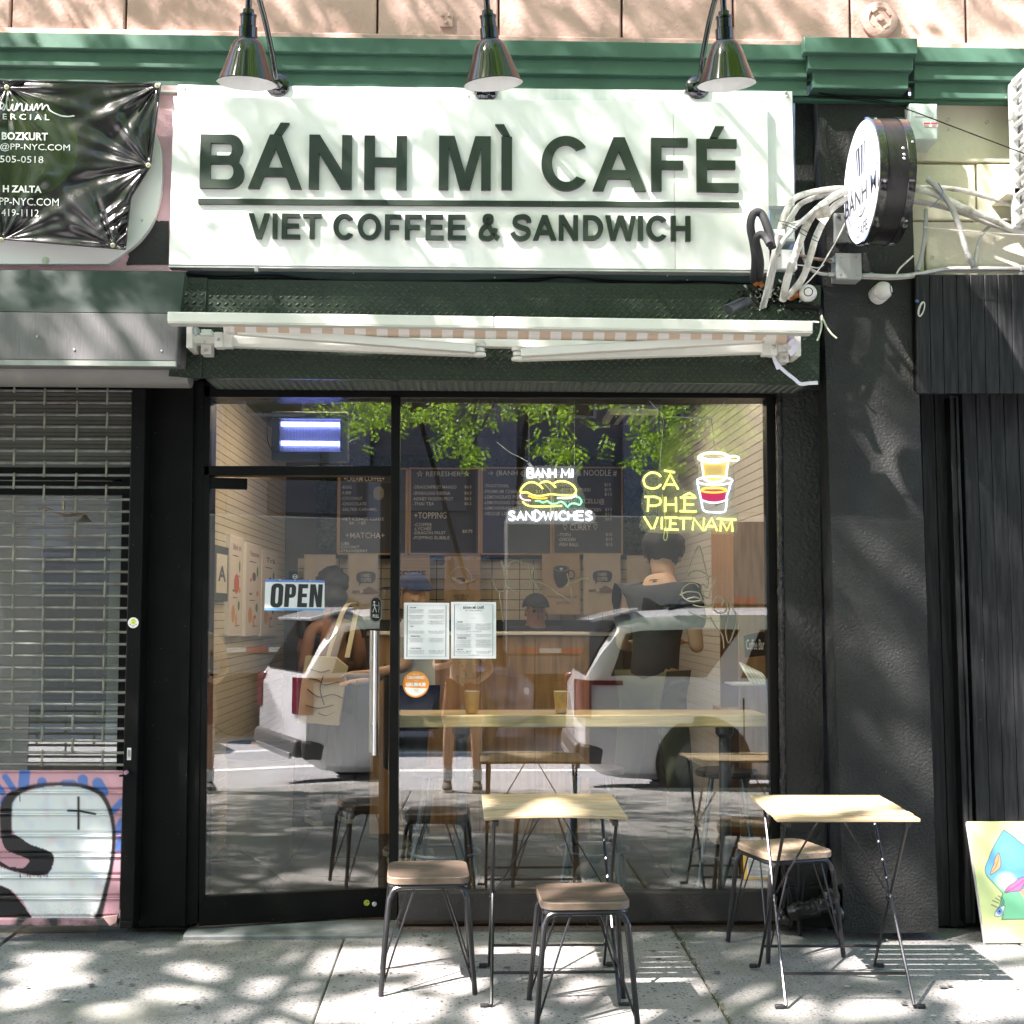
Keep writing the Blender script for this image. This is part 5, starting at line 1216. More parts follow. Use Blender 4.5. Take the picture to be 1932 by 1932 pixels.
def put(o, x, y, rz=0.0): o.location = (x, y, GZ(y)); o.rotation_euler = (.03 if o['category'] == 'table' else .015, 0, rz)
xt1 = P(1047.5, 1535, -1.12).x; put(t1, xt1, -.845, R(.5))
xt2 = P(1601, 1554, -1.15).x; put(t2, xt2, -.885, R(-1))

SW = M('walnut stained seat', (.115, .085, .064), .42, var=.15, vscale=8, grain=((.07, .05, .036), 20, (.5, 5, 5)), bump=.0012, bscale=50, stretch=(.4, 5, 5), rvar=.12)
SWE = M('worn seat edge', (.165, .12, .085), .5, var=.25, vscale=18)
SW3 = M('paler wood seat', (.36, .27, .19), .5, var=.1, vscale=8, grain=((.26, .19, .13), 26, (3, .5, 5)), bump=.0012, bscale=50)  # paler tone than the other stool seats
def rrect(w, r, n=6):
    pts = []
    for cx, cy, a0 in ((w - r, w - r, 0), (-w + r, w - r, 90), (-w + r, -w + r, 180), (w - r, -w + r, 270)):
        for i in range(n + 1): a = R(a0 + 90 * i / n); pts.append((cx + r * math.cos(a), cy + r * math.sin(a)))
    return pts
def make_stool(label, seat_m):
    t = thing('metal_stool', label, 'stool', (0, 0, 0), 'wood topped metal stools on the sidewalk')
    o = rrect(.165, .055); i_ = rrect(.161, .052); n = len(o)
    mb = MB(); mb.v = [(x, y, .452) for x, y in i_] + [(x, y, .448) for x, y in o] + [(x, y, .426) for x, y in o] + [(x, y, .423) for x, y in i_]
    mb.f = [list(range(n))]; mb.mi = [0]
    for r_ in range(3):
        for k in range(n): k2 = (k + 1) % n; mb.f.append([r_ * n + k, r_ * n + n + k, r_ * n + n + k2, r_ * n + k2]); mb.mi.append(1)
    mb.f.append(list(range(3 * n, 4 * n))[::-1]); mb.mi.append(0)
    mb.build('seat', [seat_m, SWE if seat_m is SW else seat_m], t, smooth=.5)
    mb = MB(); mb.tube([Vector((x, y, .412)) for x, y in rrect(.150, .05)], .0105, 8, closed=True); mb.build('seat_ring', TM, t)
    for sx in (-1, 1):
        for sy in (-1, 1):
            pts = spline([(sx * .108, sy * .149, .411), (sx * .135, sy * .146, .402), (sx * .150, sy * .150, .375), (sx * .158, sy * .158, .33), (sx * .185, sy * .185, .0)], 5)
            mb = MB(); mb.tube(pts, .0108, 10); lg = mb.build('leg', TM, t)
            mb = MB(); mb.tube(spline([(sx * .055, sy * .149, .408), (sx * .115, sy * .165, .23), (sx * .168, sy * .176, .065), (sx * .174, sy * .174, .05), (sx * .176, sy * .168, .065), (sx * .165, sy * .115, .23), (sx * .149, sy * .055, .408)], 5), .0042, 6); mb.build('hairpin_brace', TM, t)
    return t
s1 = make_stool('dark walnut topped stool standing by the door edge, left of the table', SW)
s1['label'] = 'dark walnut topped stool standing beside the glass door, set back from the table'
s2 = dup(s1, (0, 0, 0), 0, 'dark walnut topped stool pulled out in front of the window table, nearest the street')
s3 = make_stool('paler wooden stool tucked behind the table by the pillar', SW3)
put(s1, P(807, 1640, -.80).x, -.775, R(3)); put(s2, P(1101, 1700, -1.3).x, -1.205, R(1.5)); put(s3, P(1480, 1595, -.35).x, -.325, R(16))

# ================================================================== bits at the pillar foot, painting
TAR = M('lumpy black tar paint', (.012, .0115, .0115), .22, var=.4, vscale=15, bump=.008, bscale=28)
sp = thing('standpipe', 'lumpy black painted pipe stub before a painted dark recess at the pillar foot', 'pipe', tuple(P(1540, 1745, -.15)))
mb = MB(); mb.pquad([(1484, 1676), (1571, 1672), (1580, 1750), (1490, 1750)], -.075, .03); mb.build('niche', M('dark niche', (.006, .006, .006), .8), sp, bevel=.008)  # black plate proud of the panel stands for the shaded recess
w = spline([P(1494, 1722, -.12), P(1512, 1716, -.15), P(1530, 1714, -.165), P(1548, 1708, -.17), P(1562, 1700, -.17), P(1566, 1690, -.16), P(1560, 1682, -.13)], 5)
mb = MB(); mb.tube(w, [.042 + .010 * noise.noise((i * .45, 2, 7)) + (.012 if 22 < i < 27 else 0) for i in range(len(w))], 18); mb.build('pipe_stub', TAR, sp, smooth=2)
mb = MB(); mb.lathe([(.0, -.03), (.04, -.02), (.05, .0), (.04, .025), (.0, .035)], P(1580, 1722, -.17), (1, -.2, .3), 16, False, False); mb.build('pipe_cap', TAR, sp, smooth=2)
mb = MB()
for px, py, r in ((1478, 1722, .026), (1484, 1732, .032), (1471, 1735, .022), (1490, 1740, .02)): mb.lathe([(.001, -r), (r * .7, -r * .7), (r, 0), (r * .7, r * .7), (.001, r)], P(px, py, -.10), (.3, 0, 1), 10)
tag(stuff(mb.build('tar_lumps', TAR, smooth=2)), 'glossy black lumps of tar at the corner of the window sill', 'tar lumps')

flA = thing('notice', 'yellow bordered printed notice taped low at the window corner', 'notice', tuple(P(1430, 1635, -.055)))
mb = MB(); mb.pquad([(1402, 1610), (1458, 1610), (1459, 1659), (1404, 1659)], -.056, .002); mb.build('sheet', M('yellow card', (.72, .46, .09), .55), flA)
mb = MB(); mb.pquad([(1409, 1619), (1457.5, 1619), (1458, 1655), (1410.5, 1655)], -.0575, .001); mb.build('paper', M('white paper'), flA)
mb = MB()
ptext(mb, 'CITY OF NEW YORK', 1409, 1612, 1440, 1614.5, -.0585)
for i in range(13):
    y = 1622 + i * 2.5; mb.pbox(1412, y, 1412 + random.uniform(16, 42), y + .8, -.0582, .0005)
mb.build('print', M('faint grey ink'), flA, smooth=0)

# painting leaning on the boards
pb = Vector((2.338, -.255, GZ(-.255) + .002)); tilt = math.atan2(.185, .525)
PU = Vector((0, math.sin(tilt), math.cos(tilt))); PN = Vector((0, -math.cos(tilt), math.sin(tilt)))
ptg = thing('painting', 'yellow canvas painted with a blue and green abstract face leaning on black boards', 'painting', tuple(pb))
mb = MB(); W_, H_ = .62, .545
q = [pb, pb + Vector((W_, 0, 0)), pb + Vector((W_, 0, 0)) + PU * H_, pb + PU * H_]
mb.hexa([v - PN * .002 for v in q] + [v - PN * .03 for v in q]); mb.build('stretcher', M('raw white canvas edge', (.75, .75, .72), .8), ptg)
CN = M('painted canvas', rough=.5, attr='paint', bump=.0004, bscale=400)
mb = MB(); mb.grid(lambda u, v: pb + Vector((u * W_, 0, 0)) + PU * (v * H_) - PN * .0008, 250, 220); cn = mb.build('canvas', CN, ptg, smooth=0)
face = spline2([(835, 455), (720, 630), (650, 780), (607, 880), (622, 960), (700, 1045), (812, 1160)], 5) + [(790, 1230), (772, 1300), (735, 1340)] + [(812, 1390), (795, 1442), (1500, 1436), (1560, 1100), (1500, 900)] + spline2([(1400, 760), (1200, 700), (1040, 600), (940, 520), (835, 455)], 4)
lip1 = spline2([(772, 712), (795, 800), (785, 880), (720, 930), (668, 952), (690, 880), (715, 835), (715, 800), (740, 755)], 4, True)
lip2 = spline2([(835, 1152), (890, 1080), (960, 1040), (1010, 1000), (1080, 985), (1120, 990), (1070, 1060), (1020, 1130), (930, 1140)], 4, True)
eye = spline2([(712, 1395), (740, 1335), (830, 1292), (820, 1350), (790, 1400), (740, 1412)], 4, True)
lash = [[(775, 1240), (725, 1210)], [(760, 1265), (690, 1238)], [(745, 1312), (675, 1282)], [(800, 1215), (760, 1188)], [(795, 1190), (825, 1245), (820, 1290)], [(785, 1215), (805, 1250), (798, 1290)]]
ln1 = [(772, 720), (765, 800), (735, 870), (690, 925)]; ln2 = [(845, 1150), (950, 1100), (1040, 1040), (1100, 992)]
def art(px, py):
    n = noise.noise((px * .004, py * .004, 3))
    c = np.array([.72, .79, .34]) * (1 - .5 * max(0, n)) + np.array([.80, .84, .55]) * .5 * max(0, n)
    ins = sdf_in(face, px, py)
    if ins:
        t = max(0, min(1, (py - 900) / 260 + (835 - px) * .0006)); sky_ = np.array([.09, .33, .72]) * (1 - .4 * max(0, min(1, (px - 750) / 260))) + np.array([.25, .55, .8]) * .22
        grn = np.array([.20, .60, .33]); c = sky_ * (1 - t) + grn * t
        d = math.hypot((px - 850) / 150, (py - 1030) / 120)
        if d < 1: k = min(1, (1 - d) * 3); c = c * (1 - k) + np.array([.50, .74, .50]) * k
        if px > 1010 and py > 1120 and px - 1010 > (py - 1130) * .6: c = np.array([.80, .42, .28])
    dk = smooth(seg_dist(face, px, py, True) - 4.2, 5)
    for pg, col, ln in ((lip1, np.array([.82, .48, .25]), ln1), (lip2, np.array([.75, .20, .42]), ln2)):
        if sdf_in(pg, px, py): c = col; dk = 0
        dk = max(dk, smooth(seg_dist(pg, px, py, True) - 3.5, 4), smooth(seg_dist(ln, px, py) - 3, 4))
    if sdf_in(eye, px, py):
        c = np.array([.82, .84, .85]); dk = 0; d = math.hypot(px - 770, py - 1352)
        if d < 38: c = np.array([.16, .38, .74])
        if d < 12: c = np.array([.02, .03, .08])
    dk = max(dk, smooth(seg_dist(eye, px, py, True) - 3, 4))
    for l in lash: dk = max(dk, smooth(seg_dist(l, px, py) - 4.5, 5))
    return c * (1 - dk) + np.array([.01, .02, .04]) * dk
at = cn.data.color_attributes.new('paint', 'FLOAT_COLOR', 'POINT'); cc = []
for i in range(251):
    for j in range(221):
        px = 400 + 200 * (1 - j / 220) + i / 250 * W_ * 2560; py = 1690 - j / 220 * 1330
        cc += [*(art(px, py) if px < 1500 else (.72, .79, .34)), 1]
at.data.foreach_set('color', cc)

# ================================================================== things on the glass
PAPER = M('white menu paper', (.80, .82, .82), .5); INKD = M('menu ink', (.06, .07, .07), .6); INKL = M('pale menu ink', (.46, .47, .47), .6)
def menu(x0, y0, x1, y1, label, heads):
    t = thing('menu_sheet', label, 'menu', tuple(P((x0 + x1) / 2, y1, -.008)), 'laminated menus taped to the window')
    mb = MB(); mb.pquad([(x0 - 1.5, y0 - 1.5), (x1 + 1.5, y0 - 1), (x1 + 2, y1 + 3), (x0 - 2, y1 + 3)], -.0065, .001); mb.build('laminate', CLEAR, t, smooth=0)
    mb = MB(); mb.pquad([(x0, y0), (x1, y0 + .4), (x1, y1), (x0, y1 - .4)], -.0085, .0015); mb.build('paper', PAPER, t, smooth=0)
    mb = MB(); Y = -.0095
    for f in ((x0 + 6, y0 + 5, x1 - 6, y0 + 5.35), (x0 + 6, y1 - 5.35, x1 - 6, y1 - 5), (x0 + 6, y0 + 5, x0 + 6.35, y1 - 5), (x1 - 6.35, y0 + 5, x1 - 6, y1 - 5)): mb.pbox(*f, Y, .0004)
    mb2 = MB()
    for s, a, b, c, d, w in heads:
        if s == '=':
            k = b
            while k < d: wd = (c - a) * random.uniform(.7, 1); m_ = (a + c) / 2; mb2.pbox(m_ - wd / 2, k, m_ + wd / 2, k + .42, Y, .0004); k += 1.35
        else: ptext(mb, s, a, b, c, d, Y - .0003, w)
    mb.build('print', INKD, t, smooth=0); mb2.build('print', INKL, t, smooth=0)
def cols(x0, y, lw, rw, ws=3, hh=1.5): return [(lw, x0 + 7 + 2, y, x0 + 38, y + hh, 0), ('=', x0 + 8, y + 2.2, x0 + 39, y + 2.2 + ws * 1.35, 0), (rw, x0 + 46, y, x0 + 76, y + hh, 0), ('=', x0 + 45, y + 2.2, x0 + 77, y + 2.2 + ws * 1.35, 0)]
h1 = [('BANHMI', 774, 1145, 785, 1147.6, .02)]
for y, a, b in ((1150, 'Traditional $10', 'Lemongrass Chicken $10'), (1160.5, 'Premium Char Siu $11', 'Lemongrass Beef $10'), (1171, 'Lemongrass Pork $10', 'Veggie Lover $10')): h1 += cols(762, y, a, b)
h1 += [('PHO', 774, 1180.5, 780, 1183, .02)] + cols(762, 1190, 'Beef Eye Round $13', 'Special $15', 2) + [('VERMICELLI', 774, 1199, 793, 1201.6, .02)] + cols(762, 1203.5, 'Lemongrass Pork $13', 'Lemongrass Chicken $13', 4) + [('CURRY NOODLE', 774, 1222, 795, 1224.6, .02)] + cols(762, 1227, 'Chicken $13', 'Tofu $12', 3)
menu(762, 1137, 847.5, 1244, 'laminated food menu taped to the window next to the door frame', h1)
h2 = [('BÁNH MÌ CAFÉ', 874, 1142.5, 913, 1149, .02), ('VIET COFFEE & SANDWICH', 878, 1151, 909, 1153.2, .0), ('=', 880, 1158, 908, 1159, 0), ('=', 886, 1166, 900, 1167, 0), ('COFFEE', 863, 1172, 873, 1174.6, .02)]
for y, a, b in ((1176.5, 'Egg Cream Coffee $7', 'Chocolate Cream Coffee $7'), (1183.5, 'Ube Cream Coffee $7', 'Salted Caramel Cream Coffee $7'), (1196.5, 'Viet Hot Coffee $5', 'Viet Iced Coffee $6')): h2 += cols(851, y, a, b, 2)
h2 += [('Coconut Cream Coffee $7', 880, 1191, 908, 1192.6, 0), ('REFRESHER', 863, 1202.5, 880, 1205, .02)] + cols(851, 1207, 'Honey Passion Fruit $6.5', 'Mango Dragonfruit $6.5', 3) + cols(851, 1215, 'Sparkling Ribena $6.5', 'Thai Tea $6.5', 3) + [('MATCHA', 863, 1224, 874, 1226.4, .02)] + cols(851, 1228, 'Ube $7', 'Coconut $7', 2) + [('Strawberry $7', 884, 1235, 904, 1236.6, 0)]
menu(851, 1135.5, 936, 1242.5, 'laminated menu headed BÁNH MÌ CAFÉ taped to the window', h2)
gs = thing('delivery_sticker', 'round orange delivery sticker on the window beside the door frame', 'sticker', tuple(P(784, 1291, -.006)))
c = P(784.5, 1291, -.0065); r = 25 / FPX * 6.2 * .98
mb = MB(); mb.lathe([(r, 0), (r, .001), (0, .001)], c, (0, -1, 0), 40, False, False); mb.build('disc', M('orange vinyl', (.72, .27, .04), .45), gs)
mb = MB(); at_ = lambda x, y: c + Vector((x * r, -.0014, y * r))
mb.shape([[(.88 * math.cos(R(a)), .88 * math.sin(R(a))) for a in range(196, 345, 6)]], lambda x, y, k: at_(x, y), 0)
for s, x0, y0, x1, y1, w in (('GET US', -.24, .70, .24, .80, .01), ('DELIVERED', -.64, .40, .66, .62, .03), ('WITH', -.12, .22, .14, .30, 0), ('GRUBHUB', -.74, -.16, .76, .13, .05)): text_box(mb, s, lambda a, b: at_(x0 + (x1 - x0) * a, y0 + (y1 - y0) * b), w)
mb.build('print', M('cream print', (.78, .78, .72), .5), gs, smooth=0)
mb = MB()
for s, x0, y0, x1, y1 in (('Order with the', -.48, -.47, .18, -.36), ('app or online', -.40, -.63, .18, -.52)): text_box(mb, s, lambda a, b: c + Vector(((x0 + (x1 - x0) * a) * r, -.0017, (y0 + (y1 - y0) * b) * r)))
mb.build('print', M('orange print', (.6, .3, .1), .5), gs, smooth=0)

def PD(px, py, t=0.0):                                               # picture position on the door's own plane
    d = CR @ Vector(((px - 966) / FPX, (966 - py) / FPX, -1.0)); m_ = Vector((math.sin(DA), -math.cos(DA), 0)); h = Vector((hx, 0, 0))
    s = (t - (CAM - h).dot(m_)) / d.dot(m_); return CAM + d * s
op = thing('open_sign', 'white OPEN sign with blue edges hanging on the door glass', 'sign', tuple(PD(556, 1123, .012)))
def dquad(mb, q, t, th=.001): 
    f = [PD(x, y, t) for x, y in q]; m_ = Vector((-math.sin(DA), math.cos(DA), 0)) * th; mb.hexa(f + [v + m_ for v in f])
mb = MB(); dquad(mb, [(500.5, 1093), (612.5, 1095), (612, 1152), (499, 1151.5)], .014, .004); mb.build('plate', M('white plastic sheet', (.80, .83, .84), .35), op)
mb = MB(); dquad(mb, [(500.5, 1093), (612.5, 1095), (612.3, 1099.5), (500.4, 1097.7)], .0155); mb.build('blue_band', M('blue print', (.12, .25, .62), .4), op)
mb = MB(); dquad(mb, [(499, 1147.2), (612, 1148.2), (612, 1152), (499, 1151.5)], .0155); mb.build('blue_band', M('light blue print', (.14, .36, .66), .4), op)
OPB = M('black sign print', (.022, .026, .026), .4)
A, B, C = PD(509.5, 1145.2, .0158), PD(606.5, 1145.8, .0158), PD(512.5, 1101.5, .0158)
def opm(x, y): return A + (B - A) * x + (C - A) * y
mb = MB()                                                            # heavy condensed letters
xw = [(0, .235), (.268, .215), (.522, .19), (.755, .245)]
def blk(i, polys):
    x0, w = xw[i]; mb.shape([[(x0 + x * w, y) for x, y in p] for p in polys], lambda x, y, k: opm(x, y), 0)
ro = lambda x0, y0, x1, y1, r1, r2: [(x1 - r1 + r1 * math.cos(R(a)), y1 - r2 + r2 * math.sin(R(a))) for a in range(0, 91, 15)] + [(x0 + r1 + r1 * math.cos(R(a)), y1 - r2 + r2 * math.sin(R(a))) for a in range(90, 181, 15)] + [(x0 + r1 + r1 * math.cos(R(a)), y0 + r2 + r2 * math.sin(R(a))) for a in range(180, 271, 15)] + [(x1 - r1 + r1 * math.cos(R(a)), y0 + r2 + r2 * math.sin(R(a))) for a in range(270, 361, 15)]
blk(0, [ro(0, -.02, 1, 1.02, .42, .2), ro(.38, .15, .62, .85, .11, .1)])
blk(1, [[(0, 0), (.42, 0), (.42, .40), (.62, .40)] + [(.62 + .38 * math.cos(R(a)), .60 + .2 * math.sin(R(a))) for a in range(-90, 1, 15)] + [(1, .8)] + [(.62 + .38 * math.cos(R(a)), .8 + .2 * math.sin(R(a))) for a in range(0, 91, 15)] + [(0, 1)], ro(.42, .55, .60, .86, .08, .06)])
blk(2, [[(0, 0), (1, 0), (1, .18), (.46, .18), (.46, .43), (.93, .43), (.93, .59), (.46, .59), (.46, .82), (1, .82), (1, 1), (0, 1)]])
blk(3, [[(0, 0), (.36, 0), (.36, .55), (.60, 0), (1, 0), (1, 1), (.64, 1), (.64, .48), (.42, 1), (0, 1)]])
mb.build('lettering', OPB, op, smooth=0)
mb = MB(); dquad(mb, [(545, 1078), (570, 1078), (570, 1097), (545, 1097)], .011, .002); hk = mb.build('clear_hook_card', glass_mat('hook card', .03, (.85, .88, .88)), op)
mb = MB(); cc_ = PD(556.5, 1088, .016); dv = D(1, 0) - D(0, 0)
mb.shape([[(.0115 * math.cos(t), .0115 * math.sin(t)) for t in [i * .785 + .39 for i in range(8)]], [(.0095 * math.cos(t), .0095 * math.sin(t)) for t in [i * .785 + .39 for i in range(8)]]], lambda x, y, k: cc_ + dv * x + Vector((0, 0, y)), 0)
text_box(mb, 'SYG', lambda a, b: cc_ + dv * (-.008 + .016 * a) + Vector((0, 0, -.0035 + .007 * b)), .02)
mb.build('print', WV, op, smooth=0)
for px, py in ((528, 1094), (556.5, 1095), (585, 1096)):
    mb = MB(); q = PD(px, py, .02); mb.lathe([(.004, 0), (.003, .006), (0, .008)], q, (.2, -1, -.2), 8, False, False); mb.build('clip', STEEL, op)
# ================================================================== inside the shop
def PX(px, py, X):                                                   # picture position on a side wall x = X
    d = CR @ Vector(((px - 966) / FPX, (966 - py) / FPX, -1.0)); return CAM + d * ((X - CAM.x) / d.x)
XL, XR, YB, ZC = -1.545, 1.56, 4.6, 2.95
def tilem(name, col): return M(name, col, .28, var=.05, vscale=6, bump=.0035, bscale=42, stretch=(.02, 1.9, .02), bdetail=1)
TILE = tilem('cream finger tile', (.60, .53, .40)); TILEW = tilem('white finger tile', (.66, .65, .60))
GROUT = M('brown grout', (.22, .18, .12), .9)
fl = MB(); fl.box(-1.62, 1.66, .10, YB, -.06, .0); floor = struct(fl.build('floor', GROUT))
for i in range(6):
    for j in range(8):
        mb = MB(); mb.box(-1.62 + i * .545 + .003, -1.62 + (i + 1) * .545 - .003, .10 + j * .56 + .003, .10 + (j + 1) * .56 - .003, -.02, .012 + random.uniform(0, .0008)); mb.build('tile', M('dark slate floor tile', (.016, .0155, .014), .45, var=.25, vscale=5, spec=.3), floor, bevel=.002, seg=1)
mb = MB(); mb.box(-1.62, 1.66, .085, YB + .1, ZC, ZC + .1); struct(mb.build('ceiling', M('dark brown ceiling', (.10, .085, .07), .8)))
mb = MB(); mb.box(XL - .06, XL - .008, .085, YB, 0, ZC); wl_ = struct(mb.build('wall_left', GROUT))
mb = MB(); mb.box(XR + .008, XR + .08, .085, YB, 0, ZC); wr_ = struct(mb.build('wall_right', M('grey grout', (.33, .32, .29), .9)))
mb = MB(); mb.box(-1.62, 1.66, YB, YB + .1, 0, ZC); wb_ = struct(mb.build('wall_back', M('dark back wall', (.06, .06, .055), .8)))
rh = .049
for i in range(int((ZC - .02) / rh)):
    z = .012 + i * rh
    mb = MB(); mb.box(XL - .007, XL, .09, YB - .001, z + .0018, z + rh - .0018); mb.build('tile_row', TILE, wl_, bevel=.0015, seg=1)
    mb = MB(); mb.box(XR, XR + .007, .09, YB - .001, z + .0018, z + rh - .0018); mb.build('tile_row', TILEW, wr_, bevel=.0015, seg=1)
# back wall: square white tiles low, moss above
TILEB = M('cream square tile', (.58, .50, .36), .3, var=.08, vscale=9)
z = .8
a = P(560, 1180, YB); b = P(1240, 1040, YB)
k = 0
for i in range(26):
    for j in range(6):
        x = a.x + i * .115; zz = 1.42 + j * .085
        if x > 1.5: continue
        mb = MB(); mb.box(x + .003, x + .112, YB - .012, YB - .001, zz + .003, zz + .082); mb.build('tile', TILEB, wb_)
MOSS = M('moss wall', (.035, .06, .03), .95, var=.5, vscale=30, bump=.02, bscale=60)
rr = random.Random(2); mb = MB(); A = P(598, 1040, 4.52); B_ = P(1240, 862, 4.52)
nx, nz = 210, 60
mb.grid(lambda u, v: Vector((A.x + (B_.x - A.x) * u + .02 * noise.noise((v * 14, u * 2, 1)) * (1 if u in (0, 1) else 0), 4.50 + .035 * noise.noise((u * 70, v * 24, 3)) + .02 * noise.noise((u * 160, v * 60, 8)), A.z + (B_.z - A.z) * v + .03 * noise.noise((u * 40, 2, v)) * (1 if v == 0 else 0))), nx, nz)
stuff(tag(mb.build('moss_wall', MOSS, smooth=0), 'dark green preserved moss covering the wall behind the menu boards', 'moss wall'))
# unseen ceiling lights, for the warm light inside; vent
LAMPE = M('ceiling light diffuser', (.9, .85, .75), .5, emit=((1.0, .83, .62), 6.0))
for i, (x, y, lab) in enumerate(((-.8, .75, 'square ceiling light nearest the glass door'), (.75, .75, 'square ceiling light above the window bar'), (-.8, 2.1, 'square ceiling light over the trash bin'), (.75, 2.1, 'square ceiling light over the counter'))):
    t = thing('ceiling_light', lab, 'ceiling light', (x, y, ZC - .03), 'ceiling lights in the cafe')
    mb = MB(); mb.box(x - .24, x + .24, y - .24, y + .24, ZC - .03, ZC - .001); mb.build('frame', WHITE_PAINT, t)
    mb = MB(); mb.box(x - .22, x + .22, y - .22, y + .22, ZC - .034, ZC - .0305); mb.build('diffuser', LAMPE, t)
c0 = Vector((P(1172, 770, 3.2).x, 2.95, ZC)); 
vt = thing('ceiling_vent', 'white slatted ceiling vent above the coffee neon sign', 'vent', (1.2, 3.2, ZC - .04))
mb = MB(); mb.box(.98, 1.34, 2.98, 3.50, ZC - .05, ZC - .001); mb.build('frame', M('cream vent', (.6, .58, .52), .5), vt, bevel=.01)
for i in range(4):
    mb = MB(); mb.box(1.02 + i * .08, 1.06 + i * .08, 3.02, 3.46, ZC - .054, ZC - .0505); mb.build('slot', M('dark hole'), vt)
# menu boards
PINE = M('pine board frame', (.47, .29, .13), .5, var=.1, vscale=10); SLATE = M('slate board', (.030, .033, .037), .55, var=.1, vscale=8); CHALK = M('white chalk letters', (.66, .66, .64), .6)
YBD = 4.40
def board(x0, y0, x1, y1, items, label):
    t = thing('menu_board', label, 'menu board', tuple(P(x0, y1, YBD)), 'framed letter menu boards on the back wall')
    mb = MB(); mb.pbox(x0 + 3, y0 + 3, x1 - 3, y1 - 3, YBD + .012, .03); mb.build('panel', SLATE, t)
    for q in ((x0, y0, x1, y0 + 3.5), (x0, y1 - 3.5, x1, y1), (x0, y0 + 3.6, x0 + 3.5, y1 - 3.6), (x1 - 3.5, y0 + 3.6, x1, y1 - 3.6)):
        mb = MB(); mb.pbox(*q, YBD, .045); mb.build('frame', PINE, t, bevel=.002)
    mb = MB()
    for s, a, b, c, d in items: ptext(mb, s, a, b, c, d, YBD + .010, .004)
    mb.build('lettering', CHALK, t, smooth=0)
C5 = lambda l: [(s, 644 + a / 3, 644 + b / 3, 644 + c / 3, 644 + d / 3) for s, a, b, c, d in l]
C1 = lambda l: [(s, (660 + .3727 * a) / 1.8137, (1280 + .3727 * b) / 1.8137, (660 + .3727 * c) / 1.8137, (1280 + .3727 * d) / 1.8137) for s, a, b, c, d in l]
board(637, 882, 769, 1047, C1([('+CREAM COFFEE+', 1385, 935, 1760, 985), ('-EGG', 1365, 1025, 1458, 1052), ('-UBE', 1363, 1076, 1455, 1103), ('-COCONUT', 1363, 1127, 1557, 1154), ('-CHOCOLATE', 1365, 1178, 1593, 1205), ('-SALTED CARAMEL', 1365, 1229, 1693, 1256), ('-VIET ICE/HOT COFFEE', 1362, 1317, 1755, 1345), ('$6   / $5', 1437, 1355, 1585, 1383), ('+MATCHA+', 1402, 1455, 1760, 1508), ('-UBE', 1350, 1543, 1437, 1569), ('-COCONUT', 1350, 1574, 1530, 1600), ('-STRAWBERRY', 1350, 1610, 1605, 1637)]), 'slate menu board listing MATCHA behind the glass door')
board(771, 882, 906, 1047, C5([('☆ REFRESHER ☆', 425, 730, 728, 766), ('-DRAGONFRUIT MANGO', 408, 815, 652, 834), ('$6.5', 697, 815, 736, 834), ('-SPARKLING RIBENA', 406, 850, 617, 869), ('$6.5', 697, 850, 736, 869), ('-HONEY PASSION FRUIT', 405, 882, 635, 901), ('$6.5', 697, 882, 736, 901), ('-THAI TEA', 405, 910, 525, 929), ('$6.5', 697, 910, 736, 929), ('+TOPPING', 413, 967, 595, 1004), ('-COFFEE', 410, 1028, 512, 1047), ('-LYCHEE', 410, 1052, 510, 1070), ('-DRAGON FRUIT', 407, 1075, 590, 1093), ('$0.75', 685, 1066, 742, 1086), ('-POPPING BUBBLE', 405, 1102, 612, 1121)]), 'slate menu board headed REFRESHER and TOPPING')
board(907, 881, 1041.5, 1047, C5([('→ {BANH @ MI}', 830, 730, 1120, 766), ('-TRADITIONAL', 808, 808, 950, 827), ('-PREMIUM CHAR SIU', 806, 840, 1040, 860), ('$13', 1100, 840, 1140, 860), ('-LEMONGRASS PORK', 806, 871, 1030, 891), ('-LEMONGRASS CHICKEN', 806, 903, 1060, 922), ('-LEMONGRASS BEEF', 806, 935, 1015, 952), ('-VEGGIE LOVER', 806, 966, 985, 985)]), 'slate menu board listing TRADITIONAL and LEMONGRASS sandwiches')
board(1042.5, 880, 1175.5, 1046.5, C5([('# PHO & NOODLE #', 1215, 727, 1560, 765), ('-SPECIAL', 1240, 803, 1335, 822), ('$15', 1490, 803, 1525, 822), ('-BEEF EYE ROUND', 1240, 830, 1412, 850), ('$13', 1490, 830, 1527, 850), ('-BRISKET', 1240, 857, 1325, 876), ('$13', 1490, 857, 1530, 876), ('@VERMICELLI@', 1245, 890, 1490, 925), ('-LEMONGRASS CHICKEN', 1228, 943, 1470, 963), ('$13', 1493, 943, 1530, 963), ('-LEMONGRASS PORK', 1228, 970, 1440, 988), ('$13', 1493, 970, 1530, 988), ('-LEMONGRASS BEEF', 1228, 998, 1440, 1016), ('$15', 1495, 998, 1530, 1016), ('♡ CURRY ♡', 1255, 1034, 1450, 1070), ('-TOFU', 1228, 1085, 1298, 1103), ('$12', 1497, 1085, 1533, 1103), ('-CHICKEN', 1228, 1112, 1325, 1131), ('$13', 1497, 1112, 1533, 1131), ('-FISH BALL', 1228, 1140, 1343, 1160), ('$13', 1497, 1140, 1533, 1160)]), 'slate menu board listing NOODLE, VERMICELLI and CURRY')
